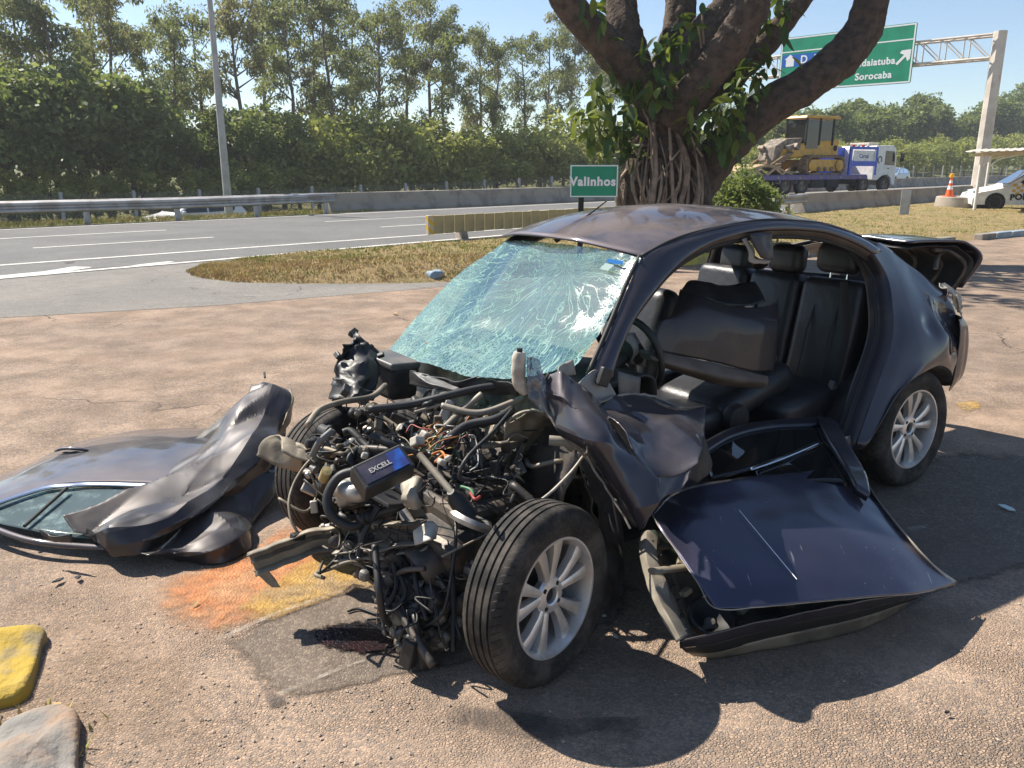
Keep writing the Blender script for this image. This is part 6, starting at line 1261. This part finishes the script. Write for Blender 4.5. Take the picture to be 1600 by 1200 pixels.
# crash beam and bent frame horn
def channel(name, pts, h, dpt, m, seed, parent=car, n=40):
    cc = cr([ZP(x, y, z) for x, y, z in pts], n); b = MB(); rws = []; pr = [(.0, h*.5), (-dpt, h*.45), (-dpt*1.05, .1*h), (-dpt*.55, 0), (-dpt*1.05, -.1*h), (-dpt, -h*.45), (0, -h*.5)]
    for i, p in enumerate(cc):
        t = (cc[min(i+1, n)]-cc[max(i-1, 0)]).normalized(); sd = t.cross(V3((0, 0, 1))).normalized(); up = sd.cross(t); rws.append([p+sd*x+up*z+noise.noise_vector(p*14+V3((seed, 0, 0)))*.012 for x, z in pr])
    b.grid(rws); return b.build(name, m, parent, smooth=50, solid=.005)
channel('crash_beam', [(392, 886, .24), (450, 864, .28), (520, 842, .33), (590, 836, .37), (660, 836, .40)], .085, .04, M_STEEL, 1)
channel('lower_beam', [(520, 868, .30), (590, 866, .33), (665, 852, .38)], .03, .03, M_BEIGE, 5)
sheet('beam_hook', [[ZP(395, 890, .21), ZP(418, 890, .21)], [ZP(408, 902, .18), ZP(430, 905, .17)], [ZP(425, 918, .14), ZP(438, 917, .14)]], 8, 6, M_STEEL, car, .006, 16, 2, .006, 14)
hn = [[ZP(402, 712, .50), ZP(412, 688, .56), ZP(436, 680, .60), ZP(440, 705, .57)], [ZP(432, 728, .48), ZP(448, 695, .57), ZP(470, 695, .58), ZP(468, 716, .55)], [ZP(470, 738, .46), ZP(480, 706, .56), ZP(502, 712, .55), ZP(500, 735, .50)]]
b = MB(); b.grid(crumple(surf(hn, 18, 18), .010, 12, 4, .008, 10, .003)); b.build('frame_horn', M_STEEL, car, smooth=50, solid=.006)
sheet('horn_underside', [[ZP(402, 712, .50), ZP(440, 728, .47), ZP(478, 742, .45)], [ZP(425, 712, .48), ZP(455, 725, .46), ZP(498, 738, .47)]], 6, 12, M_IRON, car, .008, 12)
b = MB(); b.tube(cr([ZP(520, 708, .56), ZP(490, 715, .56), ZP(465, 745, .5), ZP(452, 780, .44), ZP(455, 812, .38), ZP(465, 832, .34)], 30), .006, 6); wi = b.build('hanging_cable', M_STEEL, car, smooth=180)
blk('cable_plug', ZP(465, 838, .33), (.05, .03, .025), (.1, .2, .2), M_RUBBER, .004, wi)
# far front corner: torn bracket tower and air box
tw = empty('torn_front_corner', (0, 0, 0), parent=car)
sheet('bracket_tower', [[ZP(541, 540, .86), ZP(556, 521, .88), ZP(572, 536, .86)], [ZP(530, 560, .80), ZP(556, 550, .82), ZP(588, 548, .80)], [ZP(522, 590, .72), ZP(556, 585, .76), ZP(592, 580, .74)], [ZP(520, 625, .62), ZP(545, 625, .68), ZP(585, 625, .66)]], 26, 22, M_BLACK, tw, .03, 9, 5, .035, 11, .01, .006)
sheet('hanging_strap', [[ZP(520, 590, .72), ZP(535, 595, .72)], [ZP(520, 620, .64), ZP(538, 622, .64)], [ZP(517, 655, .52), ZP(530, 655, .52)]], 12, 6, M_BLACK, tw, .012, 10, 3, .012, 10, .004, .005)
for x, y, s_ in ((552, 520, .03), (528, 556, .025), (575, 545, .03), (595, 555, .02), (540, 610, .03)): blk('torn_clip', ZP(x, y, .82), (s_, s_*1.6, s_), (.4, .6, x), M_BLACK, .004, tw)
ab = empty('air_box', (0, 0, 0), parent=car); p = ZP(612, 590, .68); cushion('box', p, (.16, .22, .16), (.1, .1, .2), M_LINER, ab, .025); cushion('cover', p+V3((0, 0, .085)), (.175, .235, .035), (.1, .1, .2), M_PLGREY, ab, .012)
sheet('cowl_tray', [[ZP(640, 578, .76), ZP(700, 592, .78), ZP(760, 590, .82), ZP(815, 600, .84)], [ZP(640, 600, .70), ZP(700, 612, .72), ZP(760, 612, .75), ZP(812, 618, .78)]], 10, 26, M_BLACK, car, .02, 8, 4, .02, 8)
sheet('cowl_flap', [[ZP(645, 582, .79), ZP(662, 586, .79)], [ZP(668, 598, .77), ZP(682, 592, .78)], [ZP(715, 612, .75), ZP(722, 608, .76)]], 12, 6, M_PLGREY, car, .008, 14, 2, .008, 12)
# ------------------------------------------------------------------ right pile: torn door shell, its skin, and a glazed door frame
def loc0(px, py, z=0.0): p = at_z(px, py, z); return V3((p.x, p.y, 0))
def sheetw(name, ctrl, nu, nv, m, parent, **kw):
    o = V3(parent.location); return sheet(name, [[at_z(*p)-o for p in r] for r in ctrl], nu, nv, m, parent, **kw)
M_DOORIN = mat('inner_door_metal', (0.10, 0.095, 0.085), .5, .4, col2=(0.22, 0.20, 0.16), ns=5, bmp=.1, bs=60)
ds = empty('door_shell', loc0(1200, 960), 0, 'torn open car door shell with round speaker lying under the blue skin', 'car door'); DO = V3(ds.location)
sheetw('lower_rim', [[(1062, 1002, .17), (1100, 992, .185), (1180, 972, .19), (1270, 953, .19), (1350, 938, .18), (1435, 926, .16)], [(1062, 1012, .13), (1110, 1006, .14), (1185, 986, .145), (1270, 967, .145), (1350, 951, .13), (1438, 932, .10)]], 6, 40, M_PAINT, ds, amp=.004, sc=8, seed=2, ridge=.004)
sheetw('rim_seal', [[(1063, 1010, .135), (1110, 1005, .14), (1185, 985, .145), (1270, 966, .145), (1350, 950, .13), (1438, 931, .10)], [(1072, 1019, .08), (1120, 1018, .08), (1190, 1000, .08), (1270, 982, .08), (1345, 965, .08), (1425, 938, .07)]], 4, 40, M_RUBBER, ds)
sheetw('lower_edge', [[(1072, 1018, .085), (1120, 1017, .085), (1190, 999, .085), (1270, 981, .085), (1345, 964, .085), (1420, 940, .075)], [(1085, 1024, .02), (1130, 1027, .012), (1200, 1015, .012), (1270, 1002, .012), (1340, 986, .012), (1400, 958, .02)]], 4, 40, M_STEEL, ds, amp=.004, sc=12)
sheetw('end_frame', [[(1003, 832, .34), (1000, 868, .30), (1012, 915, .25), (1030, 960, .21), (1058, 1004, .165)], [(1012, 830, .365), (1010, 866, .325), (1022, 911, .275), (1040, 955, .23), (1064, 999, .18)], [(1026, 829, .36), (1026, 869, .315), (1038, 911, .262), (1055, 952, .215), (1076, 994, .165)], [(1030, 834, .30), (1032, 874, .255), (1044, 916, .205), (1062, 957, .16), (1084, 996, .12)]], 24, 50, M_BEIGE, ds, amp=.002, sc=9, seed=3, smooth=20, fold=.008, ff=8, lin=True)
for k in range(7):
    f = k/6; b = MB(); b.lathe([(0, .004), (.007, .004), (.007, -.006)], 10, Matrix.Translation(at_z(1018+f*50+10*math.sin(f*3), 845+f*140, .345-.17*f)-DO)); b.build('rivet', M_RUBBER, ds)
sheetw('inner_panel', [[(1025, 835, .30), (1130, 800, .30), (1300, 790, .28)], [(1045, 890, .22), (1150, 870, .20), (1350, 850, .2)], [(1065, 950, .14), (1190, 930, .12), (1400, 900, .12)], [(1085, 992, .12), (1200, 965, .11), (1420, 926, .11)]], 24, 30, M_DOORIN, ds, amp=.014, sc=7, seed=4, ridge=.012, rs=6)
for y0 in (856, 893):
    b = MB(); b.tube([at_z(1018, y0, .32)-DO, at_z(1080, y0-8, .27)-DO, at_z(1140, y0-18, .26)-DO], .018, 8, flat=.6); b.build('cross_bar', M_STEEL, ds, smooth=50)
sp_c = at_z(1113, 965, .16)-DO; SPM = Matrix.Translation(sp_c) @ V3((.1, -.45, 1)).to_track_quat('Z', 'Y').to_matrix().to_4x4()
for nm, pr, mm in (('speaker_ring', [(.085, -.01), (.085, .012), (.074, .014), (.070, .004)], M_BLACK), ('speaker_cone', [(.070, .004), (.045, -.02), (.022, -.03)], M_RUBBER), ('dust_cap', [(.022, -.028), (.015, -.018), (0, -.014)], M_PLGREY)):
    b = MB(); b.lathe(pr, 32, SPM); b.build(nm, mm, ds, smooth=40)
for x, y, z, s_ in ((1068, 880, .27, .05), (1095, 900, .24, .06), (1072, 925, .22, .04), (1160, 950, .17, .05), (1230, 940, .16, .05)):
    b = MB(); b.box((0, 0, 0), (s_, s_*.7, s_*.5)); b.build('latch_part', M_STEEL if s_ < .055 else M_BLACK, ds, bevel=.005, loc=at_z(x, y, z)-DO, rot=(.3, .2, x))
m, N, L, P = nt('scratched_door_paint'); co = objco(N)
P.inputs['Metallic'].default_value = .75; P.inputs['Roughness'].default_value = .42; P.inputs['Coat Weight'].default_value = .8; P.inputs['Coat Roughness'].default_value = .12
c = mix_col(N, L, ramp(N, L, tnoise(N, L, co, 3, 4), .4, .6), (.050, .051, .086), (.058, .056, .090))
def scratches(rot, sc, lo_):
    mp = nd(N, 'ShaderNodeMapping'); mp.inputs['Rotation'].default_value = (0, 0, rot); mp.inputs['Scale'].default_value = (sc*14, sc*.5, sc); L.new(co, mp.inputs['Vector'])
    return mth(N, L, 'MULTIPLY', ramp(N, L, tnoise(N, L, mp.outputs[0], 1.0, 2, .5), lo_, lo_+.03), ramp(N, L, tnoise(N, L, co, 6, 3), .54, .64))
sc_ = mth(N, L, 'MAXIMUM', scratches(.5, 5, .70), scratches(-1.0, 4, .70)); sc_ = mth(N, L, 'MAXIMUM', sc_, mth(N, L, 'MULTIPLY', ramp(N, L, tnoise(N, L, co, 70, 4, .8), .64, .70), ramp(N, L, tnoise(N, L, co, 4, 3), .5, .6)))
L.new(mix_col(N, L, mth(N, L, 'MULTIPLY', sc_, .8), c, (.45, .43, .42)), P.inputs['Base Color']); L.new(mth(N, L, 'MULTIPLY_ADD', sc_, -.6, .75), P.inputs['Metallic']); M_SKIN = m
sk = empty('door_skin', loc0(1230, 850), 0, 'large scratched dark blue door skin resting on the torn door shell', 'door skin')
sko = sheetw('skin', [[(1019, 803, .42), (1062, 766, .44), (1150, 750, .44), (1240, 738, .42), (1300, 733, .40), (1352, 752, .36)],
              [(1033, 828, .40), (1085, 812, .405), (1160, 797, .405), (1250, 787, .39), (1330, 782, .36), (1388, 802, .31)],
              [(1060, 866, .355), (1112, 860, .36), (1192, 850, .36), (1282, 845, .34), (1370, 842, .30), (1428, 850, .25)],
              [(1090, 910, .31), (1142, 910, .315), (1222, 905, .305), (1312, 898, .28), (1402, 893, .235), (1464, 888, .18)],
              [(1118, 950, .27), (1190, 948, .265), (1270, 941, .25), (1350, 934, .22), (1440, 926, .17), (1493, 912, .11)]], 40, 50, M_SKIN, sk, amp=.009, sc=3.2, seed=6, edge=.0015, thick=.004, smooth=40, fold=.010, ff=2.2)
so_ = V3(sk.location)
def scr(pts, r=.0016): b = MB(); b.tube([at_z(x, y, z+.010)-so_ for x, y, z in pts], r, 4); b.build('deep_scratch', M_SIGN_WHITE, sko)
scr([(1155, 797, .405), (1195, 845, .362), (1245, 905, .30)])
e_ = [at_z(x, y, z)-so_ for x, y, z in [(1019, 803, .42), (1033, 828, .40), (1060, 866, .355), (1090, 910, .31), (1118, 950, .27), (1190, 948, .265), (1270, 941, .25), (1350, 934, .22), (1440, 926, .17), (1493, 912, .11)]]
b = MB(); b.tube([p+noise.noise_vector(p*30)*.002 for p in cr(e_, 50)], .0022, 4); b.build('bare_edge', M_PRIMER, sko)
sheetw('folded_flange', [[(1352, 752, .37), (1388, 802, .32), (1428, 850, .26), (1464, 888, .19), (1493, 912, .12)], [(1357, 768, .32), (1392, 818, .27), (1430, 864, .21), (1465, 898, .15), (1490, 916, .10)]], 4, 30, M_PRIMER, sk, amp=.003, sc=9)
gd = empty('glazed_door_frame', loc0(1230, 720), 0, 'dark door upper frame with green glass lying against the car sill', 'car door'); GO = V3(gd.location)
sheetw('top_frame', [[(1085, 702, .44), (1140, 673, .45), (1205, 660, .45), (1284, 656, .45)], [(1098, 712, .43), (1146, 684, .44), (1206, 670, .44), (1276, 667, .44)]], 5, 30, M_PAINT, gd, thick=.03)
sheetw('rear_frame', [[(1276, 655, .455), (1304, 662, .45)], [(1292, 690, .44), (1328, 704, .43)], [(1318, 730, .42), (1350, 745, .40)], [(1336, 765, .39), (1356, 778, .37)]], 20, 8, M_PAINT, gd, amp=.003, sc=9, thick=.04)
sheetw('glass_pane', [[(1098, 712, .43), (1146, 684, .44), (1206, 670, .44), (1276, 667, .44)], [(1112, 748, .42), (1170, 735, .42), (1230, 715, .42), (1285, 690, .43)]], 10, 30, M_GLASS_DARK, gd, thick=.004)
sheetw('glass_pane', [[(1180, 735, .415), (1235, 716, .42), (1288, 693, .425)], [(1190, 760, .40), (1270, 752, .40), (1330, 755, .385)]], 10, 20, M_GLASS_DARK, gd, thick=.004)
sheetw('window_trim', [[(1172, 731, .432), (1225, 711, .435), (1282, 687, .437)], [(1174, 735, .43), (1228, 716, .433), (1284, 692, .435)]], 3, 14, M_CHROME, gd, thick=.006)
sheetw('inner_lining', [[(1090, 715, .36), (1200, 690, .36), (1300, 690, .36)], [(1100, 770, .34), (1220, 760, .34), (1345, 778, .33)]], 10, 20, M_BLACK, gd, amp=.01, sc=8)
# ------------------------------------------------------------------ left pile: door lying flat and the crumpled bonnet on it
M_GLASS_SHEEN = glassy('painted_sheen_glass', (.45, .62, .6), .9, .05, .75, (.33, .44, .43))  # pale teal diffuse layer paints in the bright reflection on the pane
ld = empty('fallen_door', loc0(150, 760), 0, 'lilac grey car door with handle lying flat on the ground at left', 'car door'); LO_ = V3(ld.location)
sheetw('outer_skin', [[(-75, 775, .03), (40, 727, .04), (130, 689, .04), (240, 671, .045), (345, 671, .05)],
              [(-62, 781, .11), (55, 729, .13), (140, 699, .14), (250, 686, .15), (352, 688, .15)],
              [(-52, 790, .13), (68, 747, .155), (150, 728, .165), (260, 720, .17), (362, 728, .17)],
              [(-42, 797, .13), (62, 762, .15), (150, 753, .155), (250, 756, .155), (350, 764, .15)]], 30, 50, M_PAINT, ld, amp=.004, sc=4, seed=3, ridge=.003, rs=4, smooth=180)
sheetw('belt_trim', [[(-42, 797, .135), (62, 762, .155), (110, 756, .16), (150, 754, .16), (250, 757, .16), (330, 764, .155)], [(-40, 801, .128), (62, 767, .148), (110, 761, .152), (150, 759, .152), (250, 762, .152), (330, 769, .147)]], 4, 40, M_CHROME, ld, thick=.01)
sheetw('window_glass', [[(-38, 801, .115), (62, 767, .135), (150, 760, .14), (250, 763, .14)], [(-20, 815, .09), (45, 828, .085), (100, 838, .08), (200, 845, .08)]], 12, 30, M_GLASS_SHEEN, ld, thick=.004)
b = MB(); b.tube(cr([at_z(x, y, z)-LO_ for x, y, z in [(-45, 802, .10), (-15, 822, .08), (35, 841, .07), (85, 850, .065), (135, 854, .06), (230, 860, .06)]], 30), .016, 8, flat=.8); b.build('window_frame', M_PAINT, ld, smooth=180)
b = MB(); b.tube([at_z(105, 762, .16)-LO_, at_z(38, 822, .105)-LO_], .008, 8); b.build('window_divider', M_RUBBER, ld)
hd = empty('door_handle', (0, 0, 0), parent=ld)
b = MB(); b.tube(cr([at_z(x, y, z)-LO_ for x, y, z in [(86, 705, .150), (98, 701, .168), (118, 701, .172), (138, 704, .158)]], 14), [.006, .009, .011, .012, .012, .012, .012, .012, .012, .012, .012, .012, .011, .009, .006], 10, flat=.7); b.build('grip', M_PAINT, hd, smooth=180)
c_ = at_z(110, 706, .150)-LO_; b = MB(); b.lathe([(0, .0), (.03, .003), (.036, .001)], 20, Matrix.Translation(c_) @ Matrix.Rotation(-.12, 4, 'Y') @ Matrix.Diagonal((1.3, .6, 1, 1))); b.build('grip_recess', M_RUBBER, hd, smooth=60)
sheetw('door_underside', [[(-70, 778, .02), (150, 700, .02), (345, 685, .02)], [(-45, 795, .02), (100, 762, .02), (300, 765, .02)]], 6, 10, M_BLACK, ld)
hb_ = empty('crumpled_bonnet', loc0(320, 800), 0, 'crumpled dark bonnet folded into a roll on top of the fallen door', 'bonnet')
M_BON = mat('matt_damaged_paint', (.036, .034, .038), .45, .6, col2=(.048, .044, .046), ns=4, coat=.45, dust=DUST, dustamt=.15)
sheetw('folded_roll', [[(100, 812, 0.147), (165, 792, 0.157), (232, 762, 0.171), (285, 715, 0.197), (318, 685, 0.232), (350, 642, 0.318), (390, 594, 0.447)],
              [(112, 822, 0.147), (180, 808, 0.173), (250, 785, 0.197), (305, 745, 0.223), (345, 705, 0.265), (378, 650, 0.355), (410, 588, 0.461)],
              [(122, 835, 0.122), (192, 828, 0.162), (262, 805, 0.192), (322, 765, 0.217), (368, 720, 0.259), (405, 665, 0.343), (432, 592, 0.447)],
              [(128, 848, 0.080), (205, 848, 0.118), (268, 828, 0.145), (325, 792, 0.171), (380, 745, 0.206), (425, 690, 0.281), (447, 608, 0.405)],
              [(150, 860, 0.049), (222, 866, 0.065), (262, 842, 0.083), (318, 805, 0.104), (380, 765, 0.130), (428, 715, 0.196), (448, 640, 0.321)]], 80, 120, M_BON, hb_, amp=.006, sc=4, seed=8, edge=.003, thick=.005, smooth=14, fold=.075, ff=2.6, lin=True)
sheetw('lower_fold', [[(218, 862, 0.088), (262, 836, 0.104), (318, 798, 0.122), (380, 757, 0.148), (426, 708, 0.208), (444, 645, 0.315)],
              [(232, 868, 0.081), (282, 852, 0.094), (335, 828, 0.111), (390, 790, 0.114), (430, 750, 0.126), (446, 700, 0.194)],
              [(228, 872, 0.040), (290, 868, 0.062), (345, 856, 0.071), (395, 822, 0.068), (428, 782, 0.069), (443, 740, 0.117)],
              [(222, 872, 0.006), (290, 878, 0.006), (345, 879, 0.006), (398, 850, 0.006), (430, 800, 0.007), (440, 755, 0.032)]], 70, 100, M_BON, hb_, amp=.006, sc=6, seed=4, edge=.003, thick=.005, smooth=14, fold=.065, ff=3.0, lin=True)
sheetw('bonnet_inner', [[(300, 690, 0.144), (350, 650, 0.216), (430, 600, 0.360)], [(330, 720, 0.072), (380, 700, 0.108), (446, 650, 0.216)], [(340, 760, 0.036), (400, 740, 0.058), (443, 745, 0.086)]], 12, 14, M_BLACK, hb_, amp=.01, sc=8)
bo = V3(hb_.location)
sheetw('bent_tab', [[(60, 824, .16), (66, 838, .13)], [(82, 838, .14), (84, 846, .11)], [(112, 834, .16), (112, 848, .12)]], 12, 5, M_BON, hb_, amp=.006, sc=18)
b = MB(); b.tube([at_z(414, 590, .475)-bo, at_z(413, 582, .49)-bo], .006, 6); b.build('prop_pin', M_RUBBER, hb_)
sheetw('edge_flange', [[(447, 608, .42), (455, 608, .43)], [(448, 640, .36), (458, 625, .39)], [(440, 668, .32), (450, 648, .34)]], 10, 5, M_STEEL, hb_, amp=.006, sc=14)
# ------------------------------------------------------------------ foreground stones and litter
def lump(name, px, z, size, rz, m, label, cat, seed, flatten=1.0):
    b = MB(); rws = []
    for i in range(15):
        th = math.pi*i/28; r = []
        for k in range(28):
            a = 6.2832*k/28; d = V3((math.cos(a)*math.sin(th), math.sin(a)*math.sin(th), math.cos(th))); sq = lambda t: math.copysign(abs(t)**.42, t)
            q = V3((sq(d.x)*size[0], sq(d.y)*size[1], max(0, d.z)**.3*size[2])); q += d*(.16*noise.noise(q*6+V3((seed, 0, 0)))+.07*noise.noise(q*17))*min(size[:2])*2; r.append(q)
        rws.append(r)
    b.grid(rws, closed=True); o = b.build(name, m, smooth=180, fix=True); p = at_z(*px, 0); o.location = (p.x, p.y, z); o.rotation_euler = (0, 0, rz); return tag(o, label, cat)
M_YST = mat('yellow_painted_stone', (.40, .27, .035), .9, col2=(.24, .19, .10), ns=7, bmp=.5, bs=30, bd=.02)
M_GST = mat('bare_grey_stone', (.21, .195, .175), .9, col2=(.30, .20, .13), ns=4, bmp=.6, bs=26, bd=.02)
lump('kerb_stone', (12, 1052), -.04, (.22, .11, .10), 1.95, M_YST, 'yellow painted kerb stone at the lower left edge', 'kerb stone', 1)
lump('kerb_stone', (62, 1195), -.04, (.22, .11, .10), 2.15, M_GST, 'bare grey kerb stone in the lower left corner', 'kerb stone', 2)
lump('kerb_stone', (681, 437), -.02, (.13, .11, .16), .6, M_KBLUE, 'single blue painted kerb stone beside the soil heap', 'kerb stone', 3)
lump('kerb_stone', (1080, 412), -.02, (.55, .14, .18), .55, M_KYEL, 'yellow kerb stone seen through the car cabin', 'kerb stone', 4)
def shard(px, py, s_, m, label, cat, seed):
    r2 = random.Random(seed); p = at_z(px, py, 0); n = r2.randint(4, 6); pl = [(s_*r2.uniform(.5, 1)*math.cos(6.28*i/n), s_*.6*r2.uniform(.5, 1)*math.sin(6.28*i/n)) for i in range(n)]
    b = MB(); b.prism(pl, .006); o = b.build('debris_fragment', m, fix=True, bevel=.001); o.location = (p.x, p.y, .014); o.rotation_euler = (r2.uniform(-.15, .15), r2.uniform(-.15, .15), r2.uniform(0, 3)); tag(o, label, cat)
shard(92, 912, .034, M_BLACK, 'flat black plastic fragment left of the crumpled bonnet shadow', 'fragment', 1)
shard(124, 907, .03, M_BLACK, 'black plastic fragment at the tip of the bonnet shadow', 'fragment', 2)
shard(961, 1000, .02, M_WHITEPL, 'small white fragment on the ground right of the front wheel', 'fragment', 3)
shard(1010, 980, .022, M_BEIGE, 'small beige fragment between front wheel and torn door', 'fragment', 4)
shard(945, 968, .014, M_WHITEPL, 'tiny pale fragment beside the front tyre', 'fragment', 5)
shard(1572, 798, .05, M_STICKW, 'pale blue scrap on the dark ground behind the rear wheel', 'scrap', 6)
shard(1478, 1120, .012, M_BLACK, 'tiny black fragment near the lower right shadow tip', 'fragment', 7)
M_DLEAF = mat('dead_leaf', (.45, .30, .13), .8, col2=(.3, .17, .07), ns=20)
def dleaf(px, py, s_, label, seed):
    r2 = random.Random(seed); p = at_z(px, py, 0); o = link('fallen_leaf', leafm(M_DLEAF, 'fallen_leaf')); o.scale = (s_,)*3; o.location = (p.x, p.y, .02+.06*s_); o.rotation_euler = (r2.uniform(-.3, .3), r2.uniform(-.3, .1), r2.uniform(0, 6)); tag(o, label, 'leaf')
for i, (x, y, s_, l_) in enumerate([(96, 1112, .05, 'dry leaf beside the bare grey kerb stone'), (310, 945, .04, 'dry curled leaf on the orange stain'), (345, 987, .03, 'dry leaf at the end of the old white line'), (620, 493, .1, 'yellow leaf on the lot left of the windscreen'), (1568, 442, .12, 'yellow leaf on the lot right of the boot lid')]): dleaf(x, y, s_, l_, i)
b = MB(); b.tube(cr([at_z(x, y, .012) for x, y in [(543, 955), (560, 951), (575, 955), (590, 960), (600, 957)]], 12), .005, 6); o = b.build('hose_scrap', M_HOSE, smooth=180); tag(o, 'short black hose scrap lying beside the oil spill', 'hose')
# loose grit on the lot
gr = MB(); rg = random.Random(77)
def pebble(p, s_):
    vs = [V3((rg.uniform(.7, 1.2)*x, rg.uniform(.7, 1.2)*y, rg.uniform(.4, .8)*z)) for x, y, z in ((1, 0, 0), (0, 1, 0), (-1, 0, 0), (0, -1, 0), (0, 0, .8), (0, 0, -.4))]
    a = rg.uniform(0, 3); M = Matrix.Rotation(a, 3, 'Z'); gr.add([p+M @ v*s_ for v in vs], [(0, 1, 4), (1, 2, 4), (2, 3, 4), (3, 0, 4), (1, 0, 5), (2, 1, 5), (3, 2, 5), (0, 3, 5)], 0 if rg.random() < .6 else 1)
for _ in range(5200):
    x, y = rg.uniform(-60, 1650), rg.uniform(560, 1220); w_ = math.exp(-((x-330)/260)**2-((y-1080)/150)**2)+math.exp(-((x-60)/70)**2)*(y > 900)+.10
    if rg.random() < w_: p = at_z(x, y, 0); pebble(V3((p.x, p.y, .003)), rg.choice([.002, .003, .003, .004, .006, .008])*rg.uniform(.7, 1.1))
M_GRIT = mat('grit', (.46, .35, .26), .9, col2=(.34, .27, .21), ns=30); M_GRIT2 = mat('grit_dark', (.36, .29, .235), .9)
tag(gr.build('grit', [M_GRIT, M_GRIT2]), 'loose grit and gravel scattered over the worn lot', 'gravel', kind='stuff')
for _k in range(1):
    def weeds():
        x, y = rg.uniform(-10, 110), rg.uniform(1120, 1200); p = at_z(x, y, 0); return V3((p.x, p.y, .0))
tufts('weeds', 'small tuft of grass beside the bare kerb stone', 26, M_BLADE, weeds, .02, .05)
# ------------------------------------------------------------------ thin haze in the air
hm = bpy.data.materials.new('haze_air'); hm.use_nodes = True; hn_ = hm.node_tree.nodes; hn_.remove(hn_['Principled BSDF'])
pv = hn_.new('ShaderNodeVolumePrincipled'); pv.inputs['Density'].default_value = 0.0007; pv.inputs['Color'].default_value = (.92, .95, 1, 1); pv.inputs['Anisotropy'].default_value = 0.3
hm.node_tree.links.new(pv.outputs[0], hn_['Material Output'].inputs['Volume'])
b = MB(); b.box((60, 60, 18.6), (500, 420, 43)); o = b.build('haze', hm); tag(o, kind='stuff'); o['label'] = 'thin pale haze in the air over the highway'; o['category'] = 'haze'
